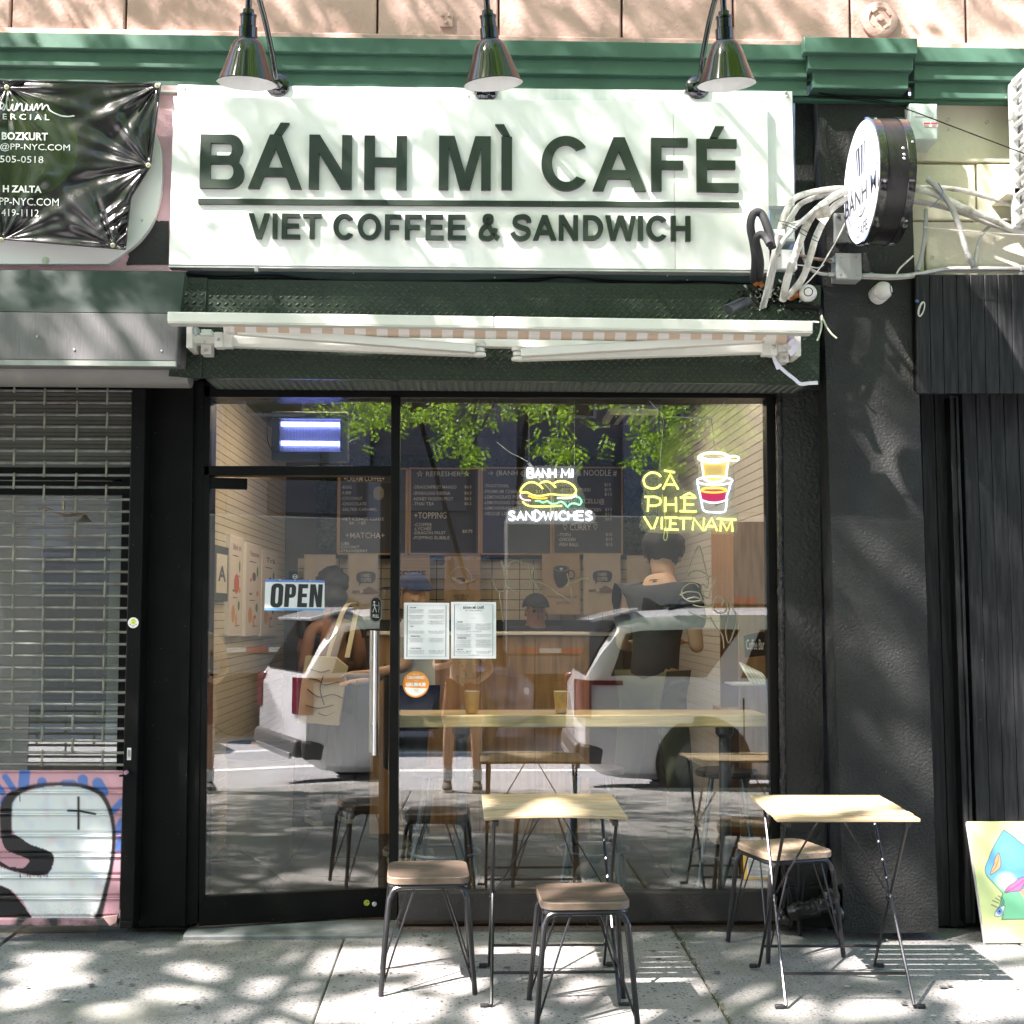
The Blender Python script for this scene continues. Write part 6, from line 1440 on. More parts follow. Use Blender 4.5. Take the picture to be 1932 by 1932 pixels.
# cloth sacks under the boards
SACK = M('tan burlap', (.46, .34, .22), .9, var=.08, vscale=9, bump=.002, bscale=160); SACK2 = M('pale canvas sack', (.54, .47, .38), .9, var=.06, vscale=9, bump=.002, bscale=160)
PR = M('dark print on cloth', (.05, .055, .06), .8); PR2 = M('pale print on cloth', (.62, .58, .52), .8); PRB = M('brown print on cloth', (.20, .13, .10), .8)
def sack(x0, x1, y0, y1, mat_, label, draw):
    Y = 4.36; t = thing('cloth_sack', label, 'sack', tuple(P(x0, y1, Y)), 'printed cloth sacks hanging under the menu boards')
    mb = MB(); A = P(x0, y1, Y); B = P(x1, y0, Y); ph = x0 * .1
    mb.grid(lambda u, v: Vector((A.x + (B.x - A.x) * u, Y + .008 + .006 * math.sin(u * 9 + ph) * (1 - v) + .004 * noise.noise((u * 4, v * 5, ph)), A.z + (B.z - A.z) * v - .012 * (1 - v) * math.sin(u * 3.14 + ph * .3))), 14, 16); mb.build('cloth', mat_, t, smooth=3)
    mb = MB(); mb.tube([Vector((A.x, Y + .012, B.z)), Vector((B.x, Y + .012, B.z))], .009, 6); mb.build('hem', mat_, t)
    d, p, b = MB(), MB(), MB(); S = lambda x, y: P(x, y, Y - .006); draw(d, p, b, S, Y)
    for m_, mt in ((d, PR), (p, PR2), (b, PRB)):
        if m_.v: m_.build('print', mt, t, smooth=0)
def pshape(mb, pts, Y, holes=()): mb.shape([[(P(x, y, Y).x, P(x, y, Y).z) for x, y in q] for q in [pts, *holes]], lambda x, z, k: Vector((x, Y, z)), 0)
ell = lambda cx, cy, rx, ry, n=20: [(cx + rx * math.cos(6.283 * i / n), cy + ry * math.sin(6.283 * i / n)) for i in range(n)]
def need(dx, dy):
    def f(d, p, b, S, Y):
        pshape(d, [(dx + x, dy + y) for x, y in spline2([(2, 4), (18, 0), (35, 3), (36, 15), (30, 22), (10, 22), (6, 28), (5, 21), (1, 16)], 4, True)], Y - .006)
        ptext(p, 'I NEED', dx + 10, dy + 4.5, dx + 27, dy + 11, Y - .008, .02); ptext(p, 'COFFEE', dx + 9, dy + 13, dx + 28, dy + 19.5, Y - .008, .02)
        pshape(b, [(dx + x, dy + y) for x, y in spline2([(-6, 36), (8, 36), (16, 33), (24, 29), (34, 34), (42, 40), (34, 42), (14, 42), (6, 40), (-6, 41)], 4, True)], Y - .006)
        pshape(p, [(dx + x, dy + y) for x, y in ell(10, 38, 3.4, 2.6)], Y - .008)
    return f
sack(572, 633, 1048, 1165, SACK2, 'plain pale cloth sack behind the customers', lambda *a: None)
sack(655, 713, 1046, 1165, SACK2, 'pale cloth sack printed I NEED COFFEE seen through the door', need(672, 1078))
def d2(d, p, b, S, Y):
    for s, y in (('COFFEE', 1077), ('COFFEE', 1092), ('& MORE', 1107)): ptext(d, s, 748, y, 803, y + 8, Y - .006, .025)
sack(742, 811, 1050, 1150, SACK, 'tan cloth sack printed COFFEE COFFEE & MORE', d2)
def d3(d, p, b, S, Y):
    pshape(p, ell(869, 1091, 21, 22), Y - .006, [ell(869, 1091, 20, 21)]); pshape(b, spline2([(860, 1092), (868, 1089), (877, 1092), (876, 1098), (868, 1094)], 4, True), Y - .008); pshape(p, [(851, 1088), (886, 1095), (898, 1091), (890, 1098), (868, 1102), (853, 1094)], Y - .005)
    ptext(d, 'INSERT COFFEE TO', 856, 1122, 884, 1127, Y - .006, .006); ptext(d, 'START THE DAY', 858, 1128, 882, 1132.5, Y - .006, .006)
sack(838, 907, 1050, 1158, SACK, 'tan cloth sack with a cup drawing and INSERT COFFEE TO START THE DAY', d3)
def d4(d, p, b, S, Y):
    gm = spline2([(1044, 1074), (1045, 1090), (1051, 1106), (1059, 1109), (1067, 1104), (1073, 1090), (1074, 1074)], 4)
    pshape(d, gm, Y - .006); pshape(d, ell(1059, 1073, 15.4, 7), Y - .009); pshape(p, ell(1059, 1072.4, 13.6, 5.6), Y - .0092, [ell(1059, 1072.4, 13, 5.1)]); pshape(d, ell(1077, 1084, 8, 9), Y - .006, [ell(1077, 1084, 5.8, 6.8)])
    pshape(p, [(1059, 1076.5), (1055.5, 1073), (1056.5, 1070.6), (1059, 1071.8), (1061.5, 1070.6), (1062.5, 1073)], Y - .0095)
    ptext(d, 'Nothing is impossible with', 1033, 1123, 1088, 1130, Y - .006); ptext(d, 'good Coffee', 1050, 1134, 1076, 1141, Y - .006)
sack(1023, 1094, 1046, 1157, SACK, 'tan cloth sack with a mug and Nothing is impossible with good Coffee', d4)
sack(1101, 1171, 1046, 1158, SACK2, 'pale cloth sack printed I NEED COFFEE beside the mug sack', need(1118, 1076))
sack(1183, 1226, 1050, 1150, SACK2, 'plain pale cloth sack partly behind the man in the dark shirt', lambda *a: None)
# counter
CW = M('counter front wood', (.34, .215, .10), .45, var=.12, vscale=3, grain=((.22, .13, .055), 9, (3, 3, .28)), bump=.001, bscale=20, stretch=(3, 3, .3))
ct = thing('counter', 'tall wooden service counter with a pale edge across the shop', 'counter', (.3, 2.6, .01))
xa, xb = P(700, 1200, 2.6).x, P(1112, 1200, 2.6).x
for i in range(4):
    mb = MB(); mb.box(xa + (xb - xa) * i / 4 + .002, xa + (xb - xa) * (i + 1) / 4 - .002, 2.6, 2.63, .012, 1.33); mb.build('front_panel', CW, ct, bevel=.002)
mb = MB(); mb.box(xa, xb, 2.63, 3.05, .012, 1.32); mb.build('carcass', M('dark carcass', (.03, .028, .025), .6), ct)
mb = MB(); mb.box(xa, xb, 2.58, 3.07, 1.333, 1.352); mb.build('top', M('pale counter edge', (.6, .58, .5), .4), ct, bevel=.003)
rg = thing('back_shelf', 'dark back counter under the hanging sacks', 'shelf', (0, 4.2, .01))
mb = MB(); mb.box(-.9, 1.2, 4.1, 4.5, .012, 1.30); mb.build('cabinet', M('dark carcass'), rg, bevel=.01); mb = MB(); mb.box(-.92, 1.22, 4.08, 4.52, 1.302, 1.33); mb.build('top', M('steel top', (.4, .4, .38), .35, .7), rg)
# window bar with two coffees
BARW = M('pale pine bar', (.55, .42, .215), .45, var=.08, vscale=4, grain=((.44, .32, .15), 14, (.3, 5, 7)))
wb = thing('window_bar', 'long pale pine bar along the inside of the window', 'bar', tuple(P(1100, 1373, .06)))
mb = MB(); mb.pquad([(745, 1350), (1450, 1349), (1450, 1372), (745, 1373)], .06, .36); mb.build('board', BARW, wb, bevel=.005)
zbar = P(1000, 1350, .06).z
mb = MB(); px_ = P(1368, 1500, .22); mb.lathe([(.052, .012), (.03, .02), (.028, .03), (.028, zbar - .12), (.045, zbar - .1), (.045, zbar - .066)], (px_.x, .22, 0), (0, 0, 1), 20); mb.build('support_post', M('grey steel post', (.06, .065, .07), .35, .4), wb)
mb = MB(); px_ = P(870, 1500, .22); mb.lathe([(.052, .012), (.03, .02), (.028, .03), (.028, zbar - .12), (.045, zbar - .1), (.045, zbar - .066)], (px_.x, .22, 0), (0, 0, 1), 20); mb.build('support_post', M('grey steel post'), wb)
COF = M('milky iced coffee', (.74, .43, .13), .3, var=.15, vscale=30); FOAMC = M('pale coffee foam', (.66, .50, .26), .6)
for px, lab in ((890, 'iced coffee in a clear cup on the window bar, nearer the menus'), (1059, 'iced coffee in a clear cup on the window bar, alone behind the bare glass')):
    c = P(px, 1350, .16); c.z = zbar + .001
    t = thing('coffee_cup', lab, 'coffee cup', tuple(c), 'iced coffees on the window bar')
    mb = MB(); mb.lathe([(.027, .004), (.0285, .01), (.0375, .098), (.0, .098)], c, (0, 0, 1), 24, True, False); mb.build('coffee', COF, t)
    mb = MB(); mb.lathe([(.0376, .0985), (.0384, .109), (0, .109)], c, (0, 0, 1), 24, False, False); mb.build('foam', FOAMC, t)
    mb = MB(); mb.lathe([(.029, .0), (.030, .01), (.0405, .116), (.043, .118), (.043, .121), (.041, .122)], c, (0, 0, 1), 28, True, False); mb.build('cup', CLEAR, t)
# bar stools
BS = M('blue grey stool steel', (.10, .125, .14), .35, .5)
def bar_stool(x, y, lab):
    t = thing('bar_stool', lab, 'bar stool', (x, y, .012), 'metal bar stools inside the window'); O = Vector((x, y, .012))
    mb = MB(); mb.lathe([(.13, .625), (.16, .63), (.165, .645), (.16, .66), (0, .662)], O, (0, 0, 1), 28, True, False); mb.build('seat', M('dark stool seat', (.03, .028, .026), .5), t)
    for k in range(4):
        a = k * math.pi / 2 + .6; mb = MB(); mb.tube([O + Vector((math.cos(a) * .11, math.sin(a) * .11, .63)), O + Vector((math.cos(a) * .225, math.sin(a) * .225, .0))], .0135, 10); mb.build('leg', BS, t)
    mb = MB(); mb.tube([O + Vector((math.cos(a) * .185, math.sin(a) * .185, .235)) for a in [i * 6.283 / 28 for i in range(28)]], .0095, 8, closed=True); mb.build('foot_ring', BS, t)
for px, y, lab in ((838, .66, 'metal bar stool behind the glass next to the door frame'), (1120, .72, 'metal bar stool behind the glass in line with the bowed table'), (1372, .62, 'metal bar stool in the window corner by the post')): bar_stool(P(px, 1500, y).x, y, lab)
# bin
bc_ = P(492, 1396, 1.75)
bn = thing('trash_bin', 'round steel trash bin with a black rim by the tiled wall', 'bin', (bc_.x, 1.75, .012))
mb = MB(); mb.lathe([(.19, 0), (.195, .01), (.197, .62)], (bc_.x, 1.75, .012), (0, 0, 1), 36); mb.build('body', M('brushed bin steel', (.48, .5, .48), .35, .8), bn)
mb = MB(); mb.lathe([(.199, .60), (.205, .605), (.205, .685), (.2, .69), (.18, .685), (.17, .64), (0, .60)], (bc_.x, 1.75, .012), (0, 0, 1), 36, False, False); mb.build('rim', BLACK_SMOOTH, bn)
mb = MB(); mb.rbox((bc_.x - .02, 1.72, .66), (.09, .06, .05), Euler((.4, .5, .3)).to_matrix()); tag(mb.build('cardboard_scrap', M('brown cardboard', (.28, .17, .08), .8)), 'crumpled brown cardboard scrap in the trash bin', 'scrap')
# frames and posters on the left wall
def wallbox(mb, x0, x1, y0, y1, X, th):
    a = PX(x0, y0, X); b = PX(x1, y0, X); lo = PX(x0, y1, X); hi = a.z
    return mb.box(X - .004, X + th, a.y, b.y, lo.z, hi), (a.y, b.y, lo.z, hi)
POST = M('poster paper', (.66, .58, .50), .6); REDP = M('poster red', (.55, .12, .07), .6); GRP = M('poster green', (.08, .20, .06), .6); ORP = M('poster orange', (.62, .30, .10), .6); INKP = M('poster ink', (.14, .08, .08), .6)
fr = thing('framed_grade', 'dark framed sheet with a large letter A on the tiled wall', 'picture', tuple(PX(412, 1130, XL + .01)))
mb = MB(); _, (ya, yb, z0, z1) = wallbox(mb, 399, 425, 1027, 1134, XL + .003, .022); mb.build('frame', M('slate frame', (.07, .09, .10), .4), fr, bevel=.003)
mb = MB(); mb.box(XL + .026, XL + .0275, ya + .045, yb - .045, z0 + .05, z1 - .05); mb.build('sheet', M('aged paper', (.6, .55, .44), .7), fr)
mb = MB(); text_box(mb, 'A', lambda u, v: Vector((XL + .0285, ya + .09 + (yb - ya - .18) * u, z0 + .12 + (z1 - z0 - .24) * v)), .03); mb.build('lettering', M('blue grey ink', (.08, .10, .13), .6), fr, smooth=0)
for i, (x0, x1, y0, y1, ttl, lab) in enumerate(((428, 453, 1008, 1200, 'Bánh mì', 'tall poster titled Bánh mì with food drawings, nearest the picture frame'), (459, 488, 1022, 1200, 'Vietnamese', 'tall pale poster with coffee drawings in the middle of the wall row'), (489, 519, 1036, 1200, 'Trà', 'tall pale poster with plant drawings, deepest in the shop'))):
    t = thing('wall_poster', lab, 'poster', tuple(PX((x0 + x1) / 2, y1, XL)), 'tall posters on the tiled wall')
    mb = MB(); _, (ya, yb, z0, z1) = wallbox(mb, x0, x1, y0, y1, XL + .003, .022); mb.build('board', M('poster board edge', (.72, .70, .64), .6), t)
    mb = MB(); mb.box(XL + .0255, XL + .0265, ya + .01, yb - .004, z0 + .01, z1 - .01); mb.build('print', POST, t, smooth=0)
    f = lambda u, v: Vector((XL + .0272, ya + (yb - ya) * u, z0 + (z1 - z0) * v))
    mb = MB(); text_box(mb, ttl, lambda u, v: f(.22 + .6 * u, .86 + .06 * v), .015); mb.build('lettering', INKP, t, smooth=0)
    rr = random.Random(i)
    for mt, items in ((REDP, [(.5, .52, .2, .1)] if i == 0 else [(.3, .6, .06, .02), (.6, .2, .08, .02)]), (GRP, [(.72, .70, .06, .06), (.7, .30, .08, .05), (.3, .45, .1, .012)]), (ORP, [(.28, .22, .13, .09), (.5, .15, .06, .07), (.74, .46, .08, .03)]), (INKP, [(.4, .8, .25, .006), (.4, .38, .2, .005), (.6, .1, .2, .005), (.5, .64, .12, .05) if i else (.7, .6, .1, .004)])):
        mb = MB()
        for cu, cv_, ru, rv in items: mb.shape([[(cu + ru * math.cos(6.283 * k / 14), cv_ + rv * math.sin(6.283 * k / 14)) for k in range(14)]], lambda u, v, k: f(u, v) + Vector((.0004, 0, 0)), 0)
        mb.build('drawing', mt, t, smooth=0)
# right hand side: wooden cabinet, shelf with vase, chalk sign, straws
cb = thing('corner_cabinet', 'oak corner cabinet beside the window', 'cabinet', (1.46, .9, .012))
OAK = M('oak veneer', (.40, .225, .10), .45, var=.1, vscale=3, grain=((.30, .155, .06), 12, (4, 4, .4)))
xc = P(1384, 1100, .62).x
mb = MB(); mb.box(xc, XR - .002, .62, 1.25, 1.50, 1.97); mb.build('upper_box', OAK, cb, bevel=.003)
mb = MB(); mb.box(xc + .03, XR - .002, .64, .67, .012, 1.498); mb.build('side_panel', OAK, cb)
mb = MB(); mb.box(xc, XR - .002, .60, 1.25, .93, .96); mb.build('shelf', OAK, cb); mb = MB(); mb.box(xc + .02, XR - .002, 1.1, 1.12, .012, 1.498); mb.build('back_panel', M('dark oak', (.22, .10, .04), .5), cb)
mb = MB()
for k in range(3): mb.add([(xc - .002, .66 + .16 * k, 1.52), (xc - .002, .78 + .16 * k, 1.52), (xc - .002, .78 + .16 * k, 1.68), (xc - .002, .66 + .16 * k, 1.68)], [(0, 1, 2, 3)])
shv = thing('wall_shelf', 'small wooden shelf on the white tiles holding a vase', 'shelf', tuple(P(1393, 945, 1.9)))
c = P(1388, 944, 1.9); mb = MB(); mb.box(c.x - .03, XR, 1.75, 2.05, c.z - .03, c.z); mb.build('board', M('red brown shelf', (.30, .11, .05), .5), shv, bevel=.003)
vs = thing('vase', 'round cream vase with a small plant on the wall shelf', 'vase', (c.x + .05, 1.9, c.z))
mb = MB(); mb.lathe([(.05, .001), (.085, .04), (.095, .09), (.075, .145), (.045, .17), (.05, .185)], (c.x + .05, 1.9, c.z), (0, 0, 1), 26, True, False); mb.build('pot', M('cream glaze', (.68, .62, .48), .35), vs)
mb = MB()
for k in range(9):
    a = k * .7; p0 = Vector((c.x + .05, 1.9, c.z + .17)); p1 = p0 + Vector((math.cos(a) * .05, math.sin(a) * .05, .09 + .03 * (k % 3))); w_ = Vector((-math.sin(a), math.cos(a), 0)) * .012
    mb.add([p0 - w_ * .3, p0 + w_ * .3, p0.lerp(p1, .6) + w_, p1, p0.lerp(p1, .6) - w_], [(0, 1, 2, 3, 4)])
mb.build('leaves', M('green leaf', (.06, .14, .03), .6), vs, smooth=0)
cs = thing('chalk_sign', 'small black Coffee Bar sign in the window corner', 'sign', tuple(P(1422, 1240, .5)))
mb = MB(); mb.pquad([(1404, 1199), (1436, 1192), (1450, 1194), (1450, 1236), (1406, 1241)][:4], .5, .015); mb.pquad([(1404, 1199), (1450, 1195), (1450, 1236), (1406, 1241)], .499, .012); mb.build('board', BLACK_SMOOTH, cs)
mb = MB(); ptext(mb, 'Coffee Bar', 1408, 1206, 1442, 1226, .4975, .01); mb.build('lettering', CHALK, cs, smooth=0)
mb = MB(); rr = random.Random(4); stw = thing('straw_bundle', 'bundle of paper wrapped straws lying on the corner shelf', 'straws', tuple(P(1420, 1290, .4)))
zs = .962
for k in range(16):
    x0 = 1392 + k * 2.6; a = P(x0 + 4, 1250 + k * 1.3, .42 + .01 * (k % 3)); b = P(x0 + 26, 1288 + k * .5, .35); 
    mb = MB(); mb.tube([a, b], .006, 6); mb.build('straw', M('pale green straw wrap', (.55, .60, .50), .6) if k % 3 else M('white paper'), stw)
mb = MB(); mb.pbox(1385, 1291, 1460, 1294, .30, .25); tag(mb.build('glass_shelf', M('pale shelf edge', (.6, .62, .58), .3)), 'thin pale shelf under the straws in the window corner', 'shelf')
# bug zapper glowing behind the transom
bz = thing('bug_zapper', 'blue glowing electric bug zapper hanging behind the transom pane', 'bug zapper', tuple(P(584, 822, .42)))
ZAP = M('dark zapper housing', (.07, .085, .085), .45)
YZ = .42
for q in ((512, 776, 656, 790), (512, 851, 656, 870), (512, 790.4, 527, 850.6), (642, 790.4, 656, 850.6)):
    mb = MB(); mb.pbox(*q, YZ, .09); mb.build('housing', ZAP, bz, bevel=.008)
mb = MB(); mb.pbox(526, 789, 643, 852, YZ + .095, .01); mb.build('back_plate', M('grey reflector', (.3, .32, .35), .3, .6), bz)
for y in (800, 836):
    mb = MB(); mb.tube([P(529, y, YZ + .06), P(640, y + 1, YZ + .06)], .012, 12); mb.build('lamp_tube', M('blue violet tube', (.5, .55, 1), .4, emit=((.22, .28, 1.0), 3.5)), bz)
mb = MB()
for i in range(40): x = 530 + i * 2.75; mb.tube([P(x, 790, YZ + .02), P(x, 852, YZ + .02)], .0015, 4, caps=False)
stuff(mb.build('wire_grid', STEEL, bz)); mb = MB(); mb.tube([P(526, 789, YZ), P(645, 790, YZ)], .004, 6); mb.build('grid_rail', STEEL, bz)
mb = MB(); mb.tube(spline([P(520, 775, YZ), P(505, 800, YZ), P(505, 830, YZ), P(514, 852, YZ)], 6), .0025, 6); mb.build('cord', BLACK_SMOOTH, bz)

# ---- neon signs
def neon(pts, closed=False, n=6): return spline(pts, n, closed)
def nm(name, col, st, base=(.9, .9, .9)): return M(name, base, .4, emit=(col, st))
NW = nm('white neon', (.80, .90, 1.0), .8); NY = nm('lemon neon', (.93, 1.0, .15), .85, (.5, .55, .1)); NBUN = nm('bun neon', (1.0, .97, .16), .7, (.6, .6, .15)); NO = nm('orange neon', (1.0, .5, .03), .6, (.5, .25, .02)); NG = nm('green neon', (.25, 1.0, .5), .5, (.2, .6, .3)); NP = nm('pink white neon', (1.0, .6, .9), .5); NWW = nm('warm white neon', (1.0, .88, .50), 1.2); NB = nm('blue white neon', (.45, .72, 1.0), 1.0); NR = nm('crimson glow', (.5, .01, .08), .25, (.25, .01, .06)); NYO = nm('amber neon', (1.0, .6, .04), .7, (.5, .3, .02))
YN = .10
STK = {'B': [[(0, 0), (0, 1), (.6, 1), (.88, .85), (.62, .54), (0, .54)], [(.62, .54), (.98, .32), (.7, 0), (0, 0)]], 'A': [[(0, 0), (.5, 1), (1, 0)], [(.2, .35), (.8, .35)]], 'N': [[(0, 0), (0, 1), (1, 0), (1, 1)]], 'H': [[(0, 0), (0, 1)], [(1, 0), (1, 1)], [(0, .5), (1, .5)]],
       'M': [[(0, 0), (.08, 1), (.5, .25), (.92, 1), (1, 0)]], 'I': [[(.5, 0), (.5, 1)]], 'S': [[(.95, .85), (.5, 1), (.08, .78), (.5, .52), (.95, .25), (.5, 0), (.05, .15)]], 'D': [[(0, 0), (0, 1), (.5, 1), (1, .5), (.5, 0), (0, 0)]], 'W': [[(0, 1), (.27, 0), (.5, .85), (.73, 0), (1, 1)]],
       'C': [[(.95, .82), (.55, 1), (.05, .7), (.05, .3), (.55, 0), (.95, .18)]], 'E': [[(1, 1), (0, 1), (0, 0), (1, 0)], [(0, .52), (.85, .52)]], 'P': [[(0, 0), (0, 1), (.7, 1), (1, .75), (.7, .48), (0, .48)]]}
ROUND = 'SCDBP'
def stroke_text(mb, s, x0, y0, x1, y1, K, Y, r):
    ws = [.35 if c == 'I' else 1.25 if c in 'MW' else .45 if c == ' ' else .9 for c in s]; gap = .27; tot = sum(ws) + gap * (len(s) - 1); x = 0
    for c, w in zip(s, ws):
        for st_ in STK.get(c, []):
            pts = [P(*K(x0 + (x + px * w) / tot * (x1 - x0), y1 + (y0 - y1) * py), Y) for px, py in st_]
            if c in ROUND and len(pts) > 3:
                pts = spline(pts, 5) if c in 'SC' else [pts[0]] + spline(pts[0:], 5)
            mb.tube(pts, r, 6)
        x += w + gap
KN1 = lambda x, y: (937.3 + .2323 * x, 827 + .2323 * y); KN2 = lambda x, y: (1091.7 + .2055 * x, 727.8 + .2055 * y)
ns1 = thing('neon_sign', 'white neon sign reading BANH MI SANDWICHES with a glowing sandwich', 'neon sign', tuple(P(1040, 990, YN)))
ol = [(250, 225), (640, 225), (660, 300), (655, 350), (720, 470), (715, 545), (740, 575), (800, 610), (795, 665), (760, 692), (110, 692), (72, 660), (75, 595), (110, 565), (160, 555), (165, 440), (215, 345), (225, 250)]
mb = MB(); mb.shape([[(P(*KN1(x, y), YN).x, P(*KN1(x, y), YN).z) for x, y in spline2(ol, 4, True)]], lambda x, z, k: Vector((x, YN + .014 + .005 * k, z)), 1); mb.build('acrylic_panel', ACRYL, ns1, smooth=0)
mb = MB(); stroke_text(mb, 'BANH MI', 252, 248, 622, 318, KN1, YN, .0050); mb.build('neon_text', NW, ns1)
mb = MB(); stroke_text(mb, 'SANDWICHES', 95, 594, 775, 664, KN1, YN, .0050); mb.build('neon_text', NW, ns1)
def ntube(par, K, Y, m_, r, *lines, name='neon_tube'):
    for l in lines:
        cl = l[0] == l[-1]; pts = [P(*K(x, y), Y) for x, y in (l[:-1] if cl else l)]
        mb = MB(); mb.tube(neon(pts, cl), r, 7, closed=cl); mb.build(name, m_, par)
ntube(ns1, KN1, YN, NBUN, .0042, [(375, 410), (350, 385), (310, 360), (270, 357), (230, 375), (200, 410), (195, 440), (215, 440), (250, 440), (290, 460), (340, 468), (400, 460), (440, 452), (490, 458), (550, 462), (600, 465), (638, 445), (640, 410), (610, 375), (560, 352), (500, 350), (465, 365)], [(345, 372), (380, 352), (415, 352), (450, 370), (480, 400)], [(210, 515), (240, 540), (290, 552), (400, 553), (530, 548)])
ntube(ns1, KN1, YN, NO, .0036, [(255, 467), (300, 483), (360, 488), (410, 486)]); ntube(ns1, KN1, YN, NP, .0036, [(190, 455), (195, 480), (225, 500), (275, 504)]); ntube(ns1, KN1, YN, NW, .0036, [(490, 484), (580, 486), (625, 475), (650, 460)])
ntube(ns1, KN1, YN, NG, .0040, [(310, 510), (345, 508), (375, 522), (410, 510), (440, 530), (480, 530), (520, 515), (550, 530), (575, 556), (600, 532), (640, 530), (672, 540), (688, 512), (668, 480), (645, 478)])
for xx in (262, 632):
    mb = MB(); mb.tube([P(*KN1(xx, 235), YN + .01), P(*KN1(xx - 2, -330), YN + .01)], .0011, 4); mb.build('hanging_wire', STEEL, ns1)
mb = MB(); mb.tube(spline([P(*KN1(330, 320), YN + .03), P(*KN1(440, 440), YN + .03), P(*KN1(430, 620), YN + .03)], 5), .0022, 5); mb.build('cord', M('clear cord', (.6, .6, .58), .3), ns1)
mb = MB(); mb.bar(P(*KN1(258, 200), YN + .03), P(*KN1(300, 255), YN + .03), .022, .012); mb.tube(spline([P(*KN1(250, 190), YN + .03), P(*KN1(180, 150), YN + .03), P(*KN1(100, 110), YN + .03), P(*KN1(0, 30), YN + .03)], 5), .002, 5); tag(stuff(mb.build('power_adapter', M('white plastic', (.7, .7, .68), .4))), 'white power adapter and lead behind the sandwich neon sign', 'adapter')
ns2 = thing('neon_sign', 'yellow neon sign reading CÀ PHÊ VIETNAM with a glowing coffee filter', 'neon sign', tuple(P(1300, 1005, YN)))
ol = [(620, 780), (740, 775), (770, 745), (880, 760), (910, 800), (930, 900), (1000, 960), (1055, 930), (1050, 870), (1090, 830), (1100, 760), (1065, 690), (1090, 610), (1250, 580), (1380, 600), (1480, 640), (1490, 690), (1430, 740), (1440, 880), (1430, 1000), (1395, 1080), (1460, 1120), (1470, 1190), (1450, 1350), (1380, 1360), (640, 1345), (575, 1220), (600, 1160), (575, 1090), (600, 960), (575, 880)]
mb = MB(); mb.shape([[(P(*KN2(x, y), YN).x, P(*KN2(x, y), YN).z) for x, y in spline2(ol, 4, True)]], lambda x, z, k: Vector((x, YN + .014 + .005 * k, z)), 1); mb.build('acrylic_panel', ACRYL, ns2, smooth=0)
mb = MB()
for l in ([(755, 835), (720, 805), (660, 800), (610, 835), (598, 875), (615, 920), (665, 942), (720, 935), (755, 905)],): mb.tube(spline([P(*KN2(x, y), YN) for x, y in l], 5), .0047, 7)
for l in ([(775, 950), (840, 812), (915, 952)], [(806, 906), (882, 908)], [(785, 778), (882, 795)],
          [(636, 1156), (640, 1022)], [(605, 1020), (700, 1020), (745, 1035), (757, 1062), (742, 1090), (700, 1102), (640, 1100)], [(798, 1022), (795, 1158)], [(893, 1022), (895, 1158)], [(798, 1090), (895, 1090)], [(932, 1026), (1078, 1028)], [(975, 1028), (972, 1152)], [(975, 1088), (1058, 1090)], [(930, 1152), (1082, 1154)], [(960, 1015), (1015, 984), (1066, 1012)],
          [(600, 1200), (668, 1312), (690, 1312), (727, 1206)], [(765, 1206), (763, 1316)], [(792, 1212), (908, 1212)], [(842, 1214), (838, 1320)], [(842, 1266), (898, 1268)], [(790, 1320), (918, 1322)], [(920, 1216), (1040, 1216)], [(966, 1218), (964, 1322)], [(1046, 1326), (1058, 1216), (1142, 1328), (1152, 1214)], [(1158, 1328), (1222, 1216), (1272, 1332)], [(1184, 1288), (1254, 1290)], [(1302, 1336), (1308, 1226), (1360, 1330), (1408, 1228), (1414, 1338)], [(1270, 1222), (1446, 1228)]):
    mb.tube([P(*KN2(x, y), YN) for x, y in l], .0047, 7)
mb.build('neon_text', NY, ns2)
def el(cx, cy, rx, ry, n=16): q = [(cx + rx * math.cos(6.283 * i / n), cy + ry * math.sin(6.283 * i / n)) for i in range(n)]; return q + [q[0]]
ntube(ns2, KN2, YN, NWW, .0042, el(1245, 645, 118, 34), el(1240, 662, 142, 44), el(1428, 668, 44, 22), [(1372, 655), (1395, 648), (1420, 645)], [(1130, 705), (1142, 780), (1150, 848), (1195, 876), (1250, 884), (1320, 870), (1350, 842), (1362, 770), (1374, 700)])
ntube(ns2, KN2, YN, NW, .0042, el(1250, 872, 162, 38)); ntube(ns2, KN2, YN, NB, .0042, [(1090, 890), (1112, 990), (1128, 1060), (1138, 1120), (1160, 1152), (1240, 1162), (1325, 1160), (1350, 1138), (1360, 1050), (1362, 1010), (1380, 960), (1398, 890)]); ntube(ns2, KN2, YN, NW, .004, [(1125, 1048), (1180, 1066), (1240, 1074), (1300, 1068), (1372, 1044)])
ntube(ns2, KN2, YN, NYO, .0040, el(1240, 958, 112, 22))
def nfill(q, mt, nm_): 
    mb = MB(); mb.shape([[(P(*KN2(x, y), YN).x, P(*KN2(x, y), YN).z) for x, y in q]], lambda x, z, k: Vector((x, YN + .012, z)), 0); mb.build(nm_, mt, ns2, smooth=0)
nfill([(1128, 955), (1355, 955), (1348, 1045), (1290, 1062), (1240, 1066), (1180, 1058), (1135, 1042)], NR, 'coloured_backing')
nfill([(1138, 700), (1362, 700), (1345, 840), (1300, 862), (1240, 870), (1190, 862), (1155, 838)], M('amber backing', (.42, .33, .12), .5, emit=((.5, .36, .1), .22)), 'coloured_backing')
mb = MB()
for l in ([(785, 290), (755, 600), (740, 790)], [(1220, 300), (1235, 450), (1250, 600)], [(790, 285), (1000, 290), (1215, 298)], [(640, 130), (770, 270)], [(1240, 270), (1370, 110)]): mb.tube([P(*KN2(x, y), YN + .006) for x, y in l], .0019, 5)
stuff(mb.build('hanging_chain', STEEL, ns2))
mb = MB(); mb.bar(P(*KN2(745, 235), YN), P(*KN2(795, 295), YN), .009, .009); mb.build('turnbuckle', STEEL, ns2)
